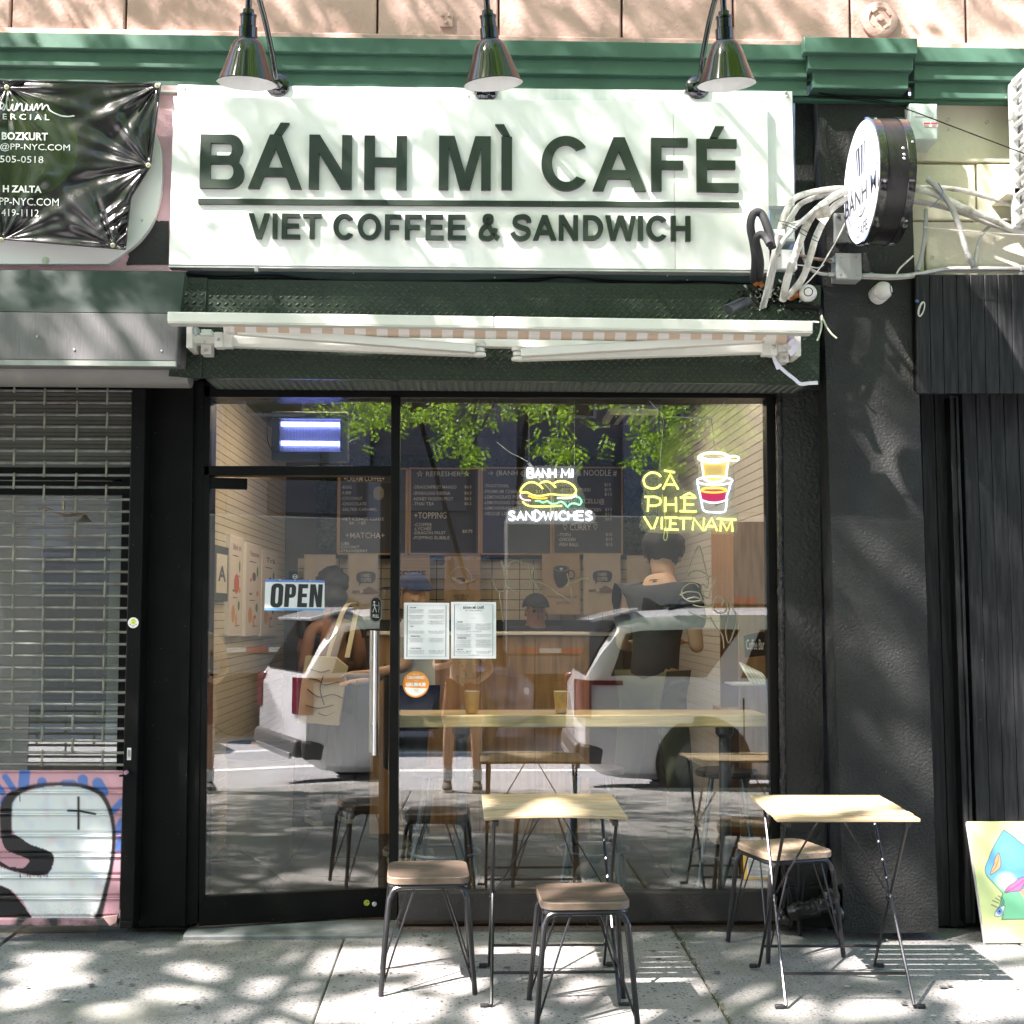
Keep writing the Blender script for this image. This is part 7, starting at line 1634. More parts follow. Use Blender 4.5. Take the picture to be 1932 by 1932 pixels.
mb = MB(); mb.tube(spline([P(*KN2(x, y), YN + .03) for x, y in ((770, 1000), (785, 1150), (800, 1280), (780, 1390), (800, 1420), (815, 1370), (800, 1290))], 5), .003, 6); mb.build('cord', M('lemon cord', (.55, .6, .25), .4), ns2)
# scratched tags on the outside of the pane
ETCH = M('acid etched scrawl', (.30, .285, .20), .8, alpha=.75)
def etch(K, lines, r, lab):
    t = thing('etched_tag', lab, 'graffiti', tuple(P(*K(*lines[0][0]), -.002)))
    for l in lines: mb = MB(); mb.tube(spline([P(*K(x, y), -.0012) for x, y in l], 5), r, 4); mb.build('stroke', ETCH, t)
KE4 = lambda x, y: ((1950 + .3727 * x) / 1.8137, (1850 + .3727 * y) / 1.8137); KE3 = lambda x, y: ((1340 + .3727 * x) / 1.8137, (1850 + .3727 * y) / 1.8137)
etch(KE4, [[(1085, 330), (1092, 260), (1140, 130), (1190, 50), (1230, 190), (1255, 300)], [(1100, 380), (1100, 300), (1160, 275), (1220, 290), (1270, 330), (1260, 440)], [(1185, 430), (1150, 395), (1090, 400), (1030, 450), (1040, 520), (1110, 560), (1200, 550)], [(1260, 440), (1215, 400), (1220, 490), (1270, 525), (1300, 440), (1330, 370), (1300, 330), (1250, 360)], [(1010, 500), (1080, 470), (1180, 480), (1210, 540)], [(1070, 540), (1150, 520), (1230, 560), (1250, 600)], [(1130, 590), (1220, 610), (1320, 600)], [(1390, 600), (1410, 550), (1360, 510), (1320, 560), (1330, 640), (1400, 665), (1450, 610), (1420, 540)], [(1100, 650), (1180, 690), (1290, 720)], [(1480, 560), (1450, 700), (1430, 830), (1460, 940), (1500, 850), (1530, 700), (1470, 570)], [(1290, 700), (1340, 790), (1400, 870), (1415, 990)]], .0034, 'looping olive scrawl etched on the window below the coffee neon sign')
etch(KE3, [[(925, 350), (940, 420), (985, 470), (1030, 460), (1065, 400), (1040, 290), (1000, 185)], [(1210, 230), (1160, 185), (1090, 205), (1045, 290), (1060, 400), (1110, 455), (1190, 465)], [(990, 470), (1000, 560), (1010, 650), (1025, 745)], [(1262, 230), (1280, 320), (1330, 420), (1370, 475)], [(1310, 235), (1285, 330), (1265, 420)], [(1290, 350), (1430, 420), (1530, 490), (1620, 540)], [(1575, 430), (1700, 370), (1800, 335), (1825, 345), (1805, 385)], [(1610, 300), (1635, 400), (1658, 515)]], .0030, 'angular grey scrawl etched on the window beside the menus')
# ================================================================== people
SKIN = M('skin', (.46, .27, .18), .5, var=.05, vscale=20); SKIN2 = M('tanned skin', (.30, .155, .10), .5, var=.05, vscale=20); SKIN3 = M('pale skin', (.52, .33, .23), .5)
HAIRB = M('black hair', (.012, .011, .011), .5, bump=.004, bscale=160)
def skin(name, chains, mat_, parent, sub=2):
    vs, rs, es, idx = [], [], [], {}
    o = WL[parent]
    for ch in chains:
        prev = None
        for p, r in ch:
            k = tuple(round(c, 4) for c in p)
            if k not in idx: idx[k] = len(vs); vs.append(Vector(p)); rs.append(r)
            i = idx[k]
            if prev is not None and prev != i: es.append((prev, i))
            prev = i
    me = bpy.data.meshes.new(name); me.from_pydata([v - o for v in vs], es, []); me.materials.append(mat_)
    ob = bpy.data.objects.new(name, me); COL.objects.link(ob); ob.parent = parent; WL[ob] = o
    ob.modifiers.new('skin', 'SKIN').use_smooth_shade = True
    for i, sv in enumerate(me.skin_vertices[0].data): sv.radius = (rs[i] if isinstance(rs[i], tuple) else (rs[i], rs[i])); sv.use_root = (i == 0)
    s = ob.modifiers.new('sub', 'SUBSURF'); s.levels = s.render_levels = sub
    return ob
def person(label, x, y, z0, yaw, skin_m, shirt_m, pants_m, arms, hair='short', lean=0.0, head_turn=(0, 0), legs=None, H=1.72, shoe_m=None, shorts=False, sleeves=.72, hair_m=None, bare=False, cap=None, feet_spread=.11, apron=None, shirt_len=.92):
    t = thing('person', label, 'person', (x, y, z0)); k = H / 1.72
    rot = Matrix.Rotation(yaw, 3, 'Z')
    T = lambda p: Vector((x, y, z0)) + rot @ (Vector(p) * k)         # local: -y forward, x to the person's left is +x
    ln = lambda h: -lean * max(0, h - .95)
    hips = (0, ln(.97), .97); waist = (0, ln(1.1), 1.1); chest = (0, ln(1.28), 1.28); neckb = (0, ln(1.43), 1.43)
    nk = (0, ln(1.49) - .01, 1.49)
    hx_, hy_ = head_turn
    hc = Vector((hx_ * .06, ln(1.585) - .02 - hy_ * .04, 1.582))
    sh = [(sx * .165, ln(1.40), 1.405) for sx in (-1, 1)]
    lg = legs or [[(-.09, 0, .93), (-feet_spread, -.015, .50), (-feet_spread - .01, .02, .09)], [(.09, 0, .93), (feet_spread, -.015, .50), (feet_spread + .01, .02, .09)]]
    ch = [[(T(hips), .115), (T(waist), .105), (T(chest), .112), (T(neckb), .070), (T(nk), .057), (T(hc + Vector((0, .01, -.03))), .072), (T(hc + Vector((0, .012, .035))), .083), (T(hc + Vector((0, .012, .09))), .058)]]
    for i, sx in enumerate((-1, 1)):
        a = arms[i]
        ch.append([(T(neckb), .064), (T(sh[i]), .054), (T(a[0]), .040), (T(a[1]), .027), (T(a[2]), .022)])
        e, w_, hnd = Vector(a[0]), Vector(a[1]), Vector(a[2]); d = (hnd - w_).normalized(); sd = d.cross(Vector((0, 0, 1))); sd = sd.normalized() if sd.length > .1 else Vector((1, 0, 0))
        for f, l in ((-1.5, .062), (-.5, .075), (.5, .078), (1.5, .068)):
            b = hnd + sd * f * .017; ch.append([(T(hnd), .022), (T(b + d * .03), .0085), (T(b + d * l * .7 + Vector((0, 0, -.006))), .008), (T(b + d * l + Vector((0, 0, -.022))), .007)])
        ch.append([(T(hnd), .022), (T(hnd + sd * -.035 + d * .008 * sx), .010), (T(hnd + sd * -.05 + d * .04), .008)])
        l = lg[i]; ch.append([(T(hips), .115), (T(l[0]), .085), (T(l[1]), .056), (T(tuple(Vector(l[1]).lerp(Vector(l[2]), .35) + Vector((0, .012, 0)))), .056), (T(l[2]), .036)])
    skin('body', ch, skin_m, t)
    fw = rot @ Vector((hx_, -1, -.3 * hy_)).normalized(); up = Vector((0, 0, 1)); rt = fw.cross(up).normalized(); hcw = T(hc)
    mb = MB(); nb_ = hcw + fw * .078; mb.tube([nb_ + up * .022 * k, nb_ + fw * .022 - up * .012 * k, nb_ - up * .022 * k], [.008, .014, .010], 8); mb.build('nose', skin_m, t, smooth=2)
    for s in (-1, 1):
        mb = MB(); mb.lathe([(.004, 0), (.022, .006), (.026, .014), (.016, .02)], hcw + rt * s * .068 * k - fw * .012 - up * .005, rt * s + up * .1, 12); mb.build('ear', skin_m, t, smooth=2)
        mb = MB(); mb.lathe([(.012, 0), (.008, .004), (0, .005)], hcw + rt * s * .030 * k + fw * .072 + up * .018, fw, 10, False, False); mb.build('eye', M('dark eye', (.02, .015, .012), .2), t)
    mb = MB(); mb.rbox(hcw + fw * .078 - up * .046 * k, (.042, .012, .010), Matrix((rt, fw, up)).transposed()); mb.build('mouth', M('lips', (.30, .11, .09), .5), t, bevel=.003)
    hm_ = hair_m or HAIRB
    def cap_shell(name, m, lo, r, wob, back):
        mb = MB()
        def fn(u, v):
            th = u * 6.2832; ph = R(90) - v * (R(90) - (lo if math.cos(th) > .35 else lo - back))
            n = 1 + wob * noise.noise((math.cos(th) * 4, math.sin(th) * 4, ph * 4))
            dv = fw * (math.cos(ph) * -math.cos(th) * -1) + rt * (math.cos(ph) * math.sin(th)) + up * math.sin(ph)
            dv = -fw * (math.cos(ph) * -math.cos(th)) + rt * (math.cos(ph) * math.sin(th)) + up * math.sin(ph)
            tp = 1 - .30 * max(0, -math.sin(ph)); return hcw + up * .045 * k - fw * .012 + Vector((dv.x * tp, dv.y * tp, dv.z)) * r * n * k
        mb.grid(fn, 30, 14); return mb.build(name, m, t, smooth=3)
    if hair == 'short': cap_shell('hair', hm_, R(16), .108, .12, R(66))
    elif hair == 'curly': cap_shell('hair', hm_, R(0), .118, .28, R(30))
    elif hair == 'tied':
        cap_shell('hair', hm_, R(12), .106, .05, R(48)); mb = MB(); mb.lathe([(.002, -.05), (.04, -.03), (.05, 0), (.035, .03), (.002, .045)], hcw - fw * .10 - up * .05, up, 14); mb.build('hair_bun', hm_, t)
    if cap:
        cap_shell('cap', cap, R(12), .110, .0, R(14)); mb = MB()
        if hair == 'capback': mb.rbox(hcw - fw * .13 + up * .05, (.12, .09, .012), Matrix((rt, fw, up)).transposed())
        else: mb.rbox(hcw + fw * .13 + up * .06, (.13, .10, .012), Matrix((rt, fw, up)).transposed())
        mb.build('cap_brim', cap, t, bevel=.005)
    sc = [[(T((0, ln(shirt_len), shirt_len)), .15), (T(waist), .135), (T(chest), .142), (T((0, ln(1.40), 1.40)), .118), (T((0, ln(1.455), 1.455)), .086), (T((0, ln(1.475), 1.475)), .072)]]
    if bare: sc = [[(T((0, ln(.9), .9)), .14), (T(waist), .122), (T((0, ln(1.22), 1.22)), .133)]]
    else:
        for i in (0, 1):
            a = Vector(sh[i]); e = Vector(arms[i][0]); q = a.lerp(e, sleeves)
            sc.append([(T((0, ln(1.40), 1.40)), .118), (T(sh[i]), .088), (T(q), .070)])
        if sleeves < 1: mb = MB(); mb.lathe([(.060, 0), (.066, .015), (.055, .035)], T((0, ln(1.45) + .005, 1.44)), up - fw * -.2, 18, False, False); mb.build('collar', shirt_m, t, smooth=2)
    skin('shirt', sc, shirt_m, t)
    pc = []
    for i in (0, 1):
        l = lg[i]; a = Vector(l[1]); b = Vector(l[2])
        if shorts: pc.append([(T((0, 0, .95)), .14), (T(l[0]), .105), (T(Vector(l[0]).lerp(a, .80)), .098)])
        else: pc.append([(T((0, 0, .95)), .135), (T(l[0]), .098), (T(l[1]), .076), (T(a.lerp(b, .5) + Vector((0, .008, 0))), .070), (T(b), .064)])
    skin('shorts' if shorts else 'trousers', pc, pants_m, t)
    for i in (0, 1):
        an = Vector(lg[i][2]); f = lambda p: T(tuple(Vector((an.x, an.y, 0)) + Vector(p)))
        mb = MB(); sec = [(.085, .035, .055), (.05, .040, .085), (0, .042, .095), (-.06, .047, .065), (-.12, .048, .052), (-.165, .040, .042), (-.185, .02, .03)]
        vs = []
        for yy, w_, hh in sec:
            for a_ in range(10): th = a_ * .6283; vs.append(f((w_ * math.cos(th), yy, .018 + max(0, hh * (.5 + .5 * math.sin(th))))))
        n = 10; fs = [[r_ * n + j, r_ * n + (j + 1) % n, (r_ + 1) * n + (j + 1) % n, (r_ + 1) * n + j] for r_ in range(len(sec) - 1) for j in range(n)] + [list(range(n))[::-1], list(range((len(sec) - 1) * n, len(sec) * n))]
        mb.add(vs, fs); so = mb.build('shoe', shoe_m or M('grey knit shoe', (.16, .17, .165), .8, bump=.002, bscale=300), t, smooth=1.5)
        mb = MB(); mb.shape([[(w_ * s, yy) for s, lst in ((1, sec), (-1, sec[::-1])) for yy, w_, hh in lst]], lambda a_, b_, kk: f((a_ * 1.06, b_ * 1.03, .030 * (1 - kk) + .001)), 1); mb.build('sole', M('pale sole', (.55, .56, .48), .6), so)
        if shorts:
            mb = MB(); mb.tube([T(tuple(an.lerp(Vector(lg[i][1]), .02))), T(tuple(an.lerp(Vector(lg[i][1]), .28)))], [.046, .050], 14); mb.build('sock', M('white sock', (.68, .68, .68), .8), t)
    if apron:
        mb = MB(); mb.grid(lambda u, v: T(((u - .5) * .40, -.155 - .03 * math.cos((u - .5) * 3) + ln(.6 + .5 * v), .55 + .62 * v)), 10, 8); mb.build('apron', apron, t, smooth=3)
    return t
NAVY = M('navy shirt cloth', (.018, .024, .034), .75, bump=.004, bscale=14); OLIVEP = M('olive trousers', (.07, .08, .045), .8, bump=.006, bscale=14); DARKP = M('dark trousers', (.02, .02, .022), .8)
px_ = P(1248, 1100, 1.0)
person('person in a dark shirt and olive trousers bowing over the window bar', P(1232, 1300, .80).x, .80, .012, R(142), SKIN3, NAVY, OLIVEP, [[(-.21, -.05, 1.15), (-.10, -.28, 1.16), (-.04, -.36, 1.17)], [(.21, -.05, 1.15), (.10, -.28, 1.16), (.04, -.36, 1.17)]], lean=.16, head_turn=(.5, 1.0), H=1.93,
       legs=[[(-.09, 0, .93), (-.13, -.03, .50), (-.15, .02, .09)], [(.09, 0, .93), (.22, -.12, .52), (.34, .04, .09)]])
wt = person('person with tied black hair and bare shoulders turned away from the door', P(628, 1250, 3.1).x, 3.1, .012, R(200), SKIN2, M('rust knit top', (.10, .035, .025), .8), DARKP, [[(-.20, -.02, 1.13), (-.14, -.22, 1.12), (-.12, -.30, 1.14)], [(.22, .0, 1.13), (.20, -.16, 1.02), (.19, -.24, 1.04)]], hair='tied', H=1.66, bare=True)
TOTE = M('cream canvas tote', (.55, .50, .36), .85, bump=.004, bscale=20)
tt = thing('tote_bag', 'cream canvas tote bag with dark sketch lines hanging from a shoulder', 'tote bag', tuple(P(605, 1368, 2.75)))
mb = MB(); q = [P(*p, 2.75) for p in ((578, 1237), (634, 1240), (656, 1258), (640, 1368), (562, 1362), (568, 1300))]
mb.shape([[(v.x, v.z) for v in q]], lambda x, z, k: Vector((x, 2.72 + .09 * k + .015 * math.sin(x * 30), z)), 1); mb.build('bag', TOTE, tt, bevel=.02)
mb = MB(); w_ = spline([P(617, 1245, 2.72), P(632, 1195, 2.78), P(650, 1148, 2.9), P(664, 1138, 3.0), P(672, 1150, 3.12), P(655, 1240, 2.85)], 6)
for i in range(len(w_) - 1): mb.bar(w_[i], w_[i + 1] + (w_[i + 1] - w_[i]) * .06, .035, .006)
mb.build('strap', TOTE, tt)
mb = MB()
for l in ([(582, 1280), (600, 1283), (612, 1292), (640, 1286)], [(580, 1300), (602, 1315), (628, 1310), (648, 1318)], [(585, 1262), (605, 1268), (622, 1264)], [(576, 1330), (600, 1336), (630, 1330)], [(600, 1345), (615, 1350), (632, 1343)], [(610, 1275), (604, 1300), (612, 1330)]): mb.tube(spline([P(x, y, 2.712) for x, y in l], 4), .0035, 4)
mb.build('print', PR, tt)
person('person with curly black hair and a dark shirt before the plain cloth sack', P(632, 1250, 3.55).x - .03, 3.55, .012, R(175), SKIN2, M('black tee', (.016, .016, .018), .8), DARKP, [[(-.22, 0, 1.14), (-.2, -.18, 1.0), (-.19, -.25, .98)], [(.22, 0, 1.14), (.2, -.18, 1.0), (.19, -.25, .98)]], hair='curly', H=1.78)
person('person in a black cap facing the street behind the counter', P(1010, 1165, 3.45).x, 3.45, .012, R(8), SKIN2, M('black tee'), DARKP, [[(-.22, -.02, 1.14), (-.14, -.22, 1.08), (-.08, -.28, 1.10)], [(.22, -.02, 1.14), (.14, -.22, 1.08), (.08, -.28, 1.10)]], hair='none', H=1.60, cap=M('black cap cloth', (.014, .014, .015), .8), head_turn=(0, .3))
person('person in a blue cap half hidden behind the taped menus', P(782, 1250, 1.75).x, 1.75, .012, R(-80), SKIN3, M('white shirt cloth', (.62, .66, .64), .8, bump=.004, bscale=14), M('navy apron cloth', (.02, .026, .04), .8), [[(-.2, -.06, 1.14), (-.12, -.30, 1.06), (-.08, -.38, 1.06)], [(.2, -.08, 1.16), (.12, -.30, 1.12), (.08, -.38, 1.12)]], hair='none', H=1.70, cap=M('blue cap cloth', (.018, .03, .08), .8), apron=M('navy apron cloth'))
# the photographer, standing behind the camera (only ever seen mirrored in the glass)
FLOR = M('pink floral shirt', (.58, .47, .38), .8, speck=[((.60, .45, .12), 24, .42), ((.55, .14, .14), 19, .40), ((.16, .27, .12), 28, .40)])
person('person in a floral shirt and shorts on the sidewalk, mirrored in the window', -.08, -6.48, GZ(-6.48), R(180), SKIN, FLOR, M('terracotta shorts', (.28, .11, .075), .8), [[(.26, -.10, 1.20), (.17, -.30, 1.33), (.10, -.36, 1.43)], [(-.26, -.06, 1.12), (-.13, -.24, 1.02), (-.05, -.28, 1.05)]][::-1] if False else [[(-.26, -.06, 1.12), (-.13, -.24, 1.02), (-.05, -.28, 1.05)], [(.26, -.08, 1.15), (.14, -.22, 1.18), (.06, -.26, 1.24)]], hair='short', H=1.78, shorts=True, shoe_m=M('dark walking shoe', (.05, .055, .05), .7), shirt_len=.84, feet_spread=.13)

# ================================================================== street behind: vehicles
def make_suv(paint_m, label, tail=True):
    t = thing('parked_car', label, 'car', (0, 0, 0))
    # stations along the length: x, half width, floor, sill/bumper z, belt z, roof-edge z, top z, roof half width
    ST = [(0.0, .80, .48, .62, 1.00, 1.02, 1.03, .74), (.06, .90, .40, .60, 1.08, 1.12, 1.13, .80), (.22, .955, .30, .55, 1.12, 1.40, 1.43, .74), (.40, .97, .27, .52, 1.12, 1.66, 1.72, .70), (.62, .975, .26, .50, 1.11, 1.72, 1.79, .70), (1.2, .985, .25, .48, 1.10, 1.74, 1.82, .71), (2.0, .985, .25, .46, 1.08, 1.74, 1.83, .72), (2.8, .98, .25, .46, 1.06, 1.71, 1.80, .71), (3.25, .98, .25, .46, 1.05, 1.55, 1.62, .72), (3.7, .975, .25, .48, 1.05, 1.14, 1.17, .78), (4.3, .96, .27, .50, 1.00, 1.06, 1.09, .74), (4.75, .92, .32, .55, .92, .97, .99, .66), (4.95, .78, .42, .60, .80, .84, .85, .58)]
    ST = [(a, b, c, d, e + (.10 if a < 3.5 else .04), f + (.08 if a < 3.5 else .04), g + (.07 if a < 3.5 else .04), h) for a, b, c, d, e, f, g, h in ST]
    def ring(s):
        x, hw, z0, zs, zb, zr, zt, rw = s
        r = [(hw - .10, z0), (hw - .02, z0 + .06), (hw, zs), (hw + .005, (zs + zb) / 2), (hw - .012, zb - .10), (hw - .03, zb), (rw + .05 + (hw - .03 - rw - .05) * .12, zb + (zr - zb) * .85), (rw, zr), (rw * .6, zt - .005), (0, zt)]
        return [(x, -a, b) for a, b in r] + [(x, a, b) for a, b in r[-2::-1]]
    rings = [ring(s) for s in ST]; n = len(rings[0]); mb = MB()
    for r in rings: mb.v += r
    for i in range(len(rings) - 1):
        for j in range(n - 1): mb.f.append([i * n + j, (i + 1) * n + j, (i + 1) * n + j + 1, i * n + j + 1]); mb.mi.append(0)
    mb.f.append(list(range(n))); mb.mi.append(0); mb.f.append(list(range((len(rings) - 1) * n, len(rings) * n))[::-1]); mb.mi.append(0)
    mb.build('body', paint_m, t, smooth=.55)
    def at(x, f, side, out=.006):                                    # point on the side glass area, f 0 belt .. 1 roof edge
        for a, b in zip(ST, ST[1:]):
            if a[0] <= x <= b[0]:
                k = (x - a[0]) / (b[0] - a[0]); g = lambda i: a[i] + (b[i] - a[i]) * k
                hw, zb, zr, rw = g(1), g(4), g(5), g(7)
                y0, y1 = hw - .03, rw + .05 + (hw - .03 - rw - .05) * .12
                return Vector((x, side * (y0 + (y1 - y0) * min(f, .95) + out), zb + (zr - zb) * .85 * f))
    GLS = M('dark car glass', (.008, .009, .010), .05, spec=.6)
    for side in (-1, 1):
        for x0, x1, sl0, sl1 in ((.30, 1.22, .16, .36), (1.55, 2.35, .22, -.02), (2.42, 3.30, .02, -.45)):
            mb = MB(); N_ = 8
            mb.grid(lambda u, v: at(min(max(x0 + (sl0 if False else 0) + (x1 - x0) * u + (sl1 if u > .5 else sl0) * v * abs(u - .5) * 2, .25), 3.6), .06 + v * .86, side), N_, 5); mb.build('side_window', GLS, t, smooth=1)
        for xw in (1.18, 4.02):
            c = Vector((xw, side * .985, .385)); ax_ = (0, side, 0)
            mb = MB(); mb.lathe([(.455, -.08), (.46, .008), (.0, .008)], c + Vector((0, 0, .02)), ax_, 36, False, False); mb.build('wheel_arch', M('black arch hollow', (.015, .015, .016), .6), t)  # dark disc paints the shaded hollow of the uncut arch
            mb = MB(); mb.lathe([(.28, .012), (.385, .012), (.39, .0), (.38, .035), (.30, .04), (.275, .03)], c, ax_, 36, False, False); tr = mb.build('tyre', RUBBER, t)
            mb = MB(); mb.lathe([(.278, .018), (.28, .034), (.265, .034), (.255, .020), (0, .016)], c, ax_, 36, False, False)
            for k in range(10):
                a = k * .6283 + (.12 if k % 2 else -.12); d = Vector((math.cos(a), 0, math.sin(a))); mb.bar(c + Vector((0, side * .030, 0)) + d * .05, c + Vector((0, side * .034, 0)) + d * .262, .028, .012, Vector((0, 1, 0)))
            mb.lathe([(.06, .02), (.055, .045), (0, .048)], c, ax_, 16, False, False); mb.build('rim', M('dark alloy', (.16, .16, .165), .3, .8), tr)
        mb = MB(); mb.hexa([(.0, side * .90, .50), (4.4, side * .955, .28), (4.4, side * .99, .28), (.02, side * .93, .40), (.0, side * .90, .60), (4.4, side * .955, .46), (4.4, side * .995, .46), (.05, side * .955, .56)]); mb.build('cladding', M('grey cladding', (.06, .06, .062), .5), t, bevel=.02)
        for x in (1.98, 2.95):
            mb = MB(); mb.tube([(x, side * 1.0, .90), (x + .07, side * 1.025, .905), (x + .19, side * 1.01, .905)], [.012, .020, .012], 10); mb.build('door_handle', CHROME, t, smooth=2)
        for x in (1.56, 2.38, 3.3):
            mb = MB(); mb.box(x, x + .012, side * .965, side * .992, .52, 1.03); mb.build('door_seam', M('dark seam', (.02, .02, .02), .7), t)
        mb = MB(); mb.shape([rrect(.105, .04)], lambda a, b, k: Vector((.98 + a, side * (.991 + .003 * (1 - k)), .90 + b)), 1); mb.build('fuel_flap', paint_m, t)
        # tail light wraps the rear corner
        if tail:
            RL = M('red tail lamp', (.16, .004, .02), .1, coat=1)
            mb = MB()
            for pl_, z0_, z1_ in (([(-.03, .66), (-.025, .82), (.06, .935), (.115, .962), (.115, .90), (.03, .70)], .84, 1.20), ([(.115, .92), (.40, .968), (.42, .99), (.115, .966)], 1.155, 1.20)):
                mb.shape([pl_], lambda a_, b_, k: Vector((a_, side * b_, z0_ + (z1_ - z0_) * k)), 1)
            mb.build('tail_lamp', RL, t, bevel=.015)
            mb = MB(); mb.box(-.02, .05, side * .5 - .22, side * .5 + .22, .50, .56); mb.build('reflector', RL, t, bevel=.008)
    mb = MB(); mb.grid(lambda u, v: Vector((.075 + .30 * v, (u - .5) * (1.46 - .16 * v), 1.24 + .50 * v)) + Vector((-.012, 0, .01)), 8, 4); mb.build('rear_window', GLS, t, smooth=1)
    mb = MB(); mb.grid(lambda u, v: Vector((3.72 - .50 * v, (u - .5) * (1.62 - .24 * v), 1.17 + .48 * v + .0)) + Vector((.012, 0, .012)), 8, 4); mb.build('windscreen', GLS, t, smooth=1)
    mb = MB(); mb.hexa([(.16, -.66, 1.75), (.16, .66, 1.75), (.60, .68, 1.87), (.60, -.68, 1.87), (.14, -.66, 1.785), (.14, .66, 1.785), (.60, .68, 1.895), (.60, -.68, 1.895)]); mb.build('spoiler', paint_m, t, bevel=.015)
    mb = MB(); mb.hexa([(.72, -.012, 1.86), (.98, -.012, 1.88), (.98, .012, 1.88), (.72, .012, 1.86), (.74, -.006, 2.0), (.79, -.004, 1.995), (.79, .004, 1.995), (.74, .006, 2.0)]); mb.build('roof_fin', BLACK_SMOOTH, t)
    mb = MB(); mb.box(-.05, .12, -.86, .86, .42, .60); mb.build('rear_bumper', M('grey cladding'), t, bevel=.04); mb = MB(); mb.box(-.065, -.03, -.7, .7, .40, .46); mb.build('skid_plate', M('silver trim', (.5, .5, .5), .3, .8), t, bevel=.01)
    for side in (-1, 1):
        mb = MB(); mb.tube([(.9, side * .66, 1.88), (1.1, side * .665, 1.92), (2.6, side * .67, 1.91), (2.85, side * .665, 1.87)], .018, 8); mb.build('roof_rail', BLACK_SMOOTH, t)
        mb = MB(); mb.lathe([(.02, -.03), (.10, -.02), (.10, .03), (.02, .04)], (3.35, side * 1.08, 1.10), (1, 0, 0), 14); mb.build('wing_mirror', paint_m, t)
        mb = MB(); mb.rbox((4.82, side * .70, .78), (.14, .34, .10)); mb.build('head_lamp', M('clear lamp', (.6, .6, .62), .1), t, bevel=.03)
    return t
SILVER = M('silver car paint', (.74, .74, .76), .24, .12, coat=.8)
car = make_suv(SILVER, 'silver estate car parked at the kerb with its red tail lamp towards the photographer')
xr_car = MIR(1090, 1300, 6.95).x
car.location = (xr_car + .02, -7.98, RZ); car.scale = (1.06, 1.06, 1.06)
car2 = dup(car, (-4.35, -13.4, RZ), 0, 'dark blue car on the far side of the street beyond the lane lines')
BLUEP = M('dark blue car paint', (.018, .03, .07), .25, .3, coat=.8)
for ch in car2.children:
    if ch.data.materials and ch.data.materials[0] is SILVER:
        ch.data = ch.data.copy(); ch.data.materials[0] = BLUEP
# white box truck
tk = thing('box_truck', 'white box truck with red and white reflector tape along its lower edge', 'truck', (4.5, -15.3, RZ))
x0 = MIR(956, 1200, 14.1).x; zb_ = MIR(1000, 1272, 14.1).z
TRW = M('white truck body', (.16, .158, .152), .5, var=.05, vscale=2, dirt=((.13, .125, .115), 1.5, .5, .75))
mb = MB(); mb.box(x0, x0 + 6.4, -16.5, -14.1, zb_ + .30, 3.0); mb.build('cargo_box', TRW, tk, bevel=.03)
mb = MB(); mb.box(x0 + .05, x0 + 6.3, -16.4, -14.13, zb_, zb_ + .29); mb.build('side_skirt', TRW, tk, bevel=.01)
for i in range(9):
    for j, c in enumerate((M('red reflector', (.45, .05, .04), .4), M('white reflector', (.7, .68, .62), .4))):
        xx = x0 + .16 + i * .70 + j * .35; mb = MB(); mb.box(xx, xx + .34, -14.1, -14.095, zb_ + .33, zb_ + .40); mb.build('reflector_tape', c, tk)
for xx in (x0 + 1.5, x0 + 7.0):
    for yy, s in ((-14.3, 1), (-16.3, -1)):
        mb = MB(); mb.lathe([(.25, .02), (.44, .02), (.46, -.05), (.46, -.2), (.42, -.22)], (xx, yy, RZ + .46), (0, s, 0), 28); mb.build('wheel', RUBBER, tk)
mb = MB(); mb.box(x0 + 6.45, x0 + 8.2, -16.4, -14.2, RZ + .5, 1.6); mb.build('cab', TRW, tk, bevel=.12)
mb = MB(); mb.box(x0 + .1, x0 + 7.9, -15.9, -14.7, RZ + .42, RZ + .85); mb.build('chassis', BLACK_SMOOTH, tk)
def real_text(mb, s, px0, py0, px1, py1, Yv, off=0.0):                # real lettering facing the shop; its mirror image is seen at these positions
    a = MIR(px0, py1, Yv); b = MIR(px1, py0, Yv)
    return text_box(mb, s, lambda u, v: Vector((b.x + (a.x - b.x) * u, a.y, a.z + (b.z - a.z) * v)), off)
mb = MB(); real_text(mb, 'HUB', 1386, 1126, 1426, 1142, 14.093, .05); real_text(mb, '94 GAZZA BLVD.', 1384, 1150, 1429, 1161, 14.093, .02); mb.build('lettering', M('red lettering', (.55, .06, .03), .5), tk, smooth=0)

# ================================================================== building across the street
ob_ = thing('theatre_building', 'dark grey building across the street with the words New Theatre Building', 'building', (0, -21, RZ))
DG = M('dark grey render', (.085, .085, .095), .9, var=.15, vscale=2, bump=.01, bscale=30); DG2 = M('mid grey panel', (.14, .14, .165), .85, var=.08, vscale=2); BLK = M('black shop glass', (.012, .013, .014), .12)
mb = MB(); mb.box(-30, 30, -31, -21.2, RZ, 13); mb.build('wall', DG, ob_)
rr = random.Random(9)
for i in range(-9, 10):
    x = i * 3.1
    mb = MB(); mb.box(x + .1, x + .95, -21.2, -21.0, 2.6, 12.9); mb.build('pilaster', DG2, ob_, bevel=.02)
    mb = MB(); mb.box(x + 1.0, x + 3.0, -21.2, -21.12, 3.6, 5.0); mb.build('panel', DG, ob_, bevel=.02)
    for zz in (5.6, 8.2, 10.6):
        mb = MB(); mb.box(x + 1.35, x + 2.65, -21.22, -21.16, zz, zz + 1.7); w = mb.build('window', M('grey frame', (.2, .2, .2), .6), ob_); mb = MB(); mb.box(x + 1.42, x + 2.58, -21.159, -21.15, zz + .07, zz + 1.63); mb.build('pane', BLK, w)
    mb = MB(); mb.box(x + .12, x + 2.95, -21.2, -21.14, RZ + .4, 1.9); mb.build('shop_window', BLK, ob_)
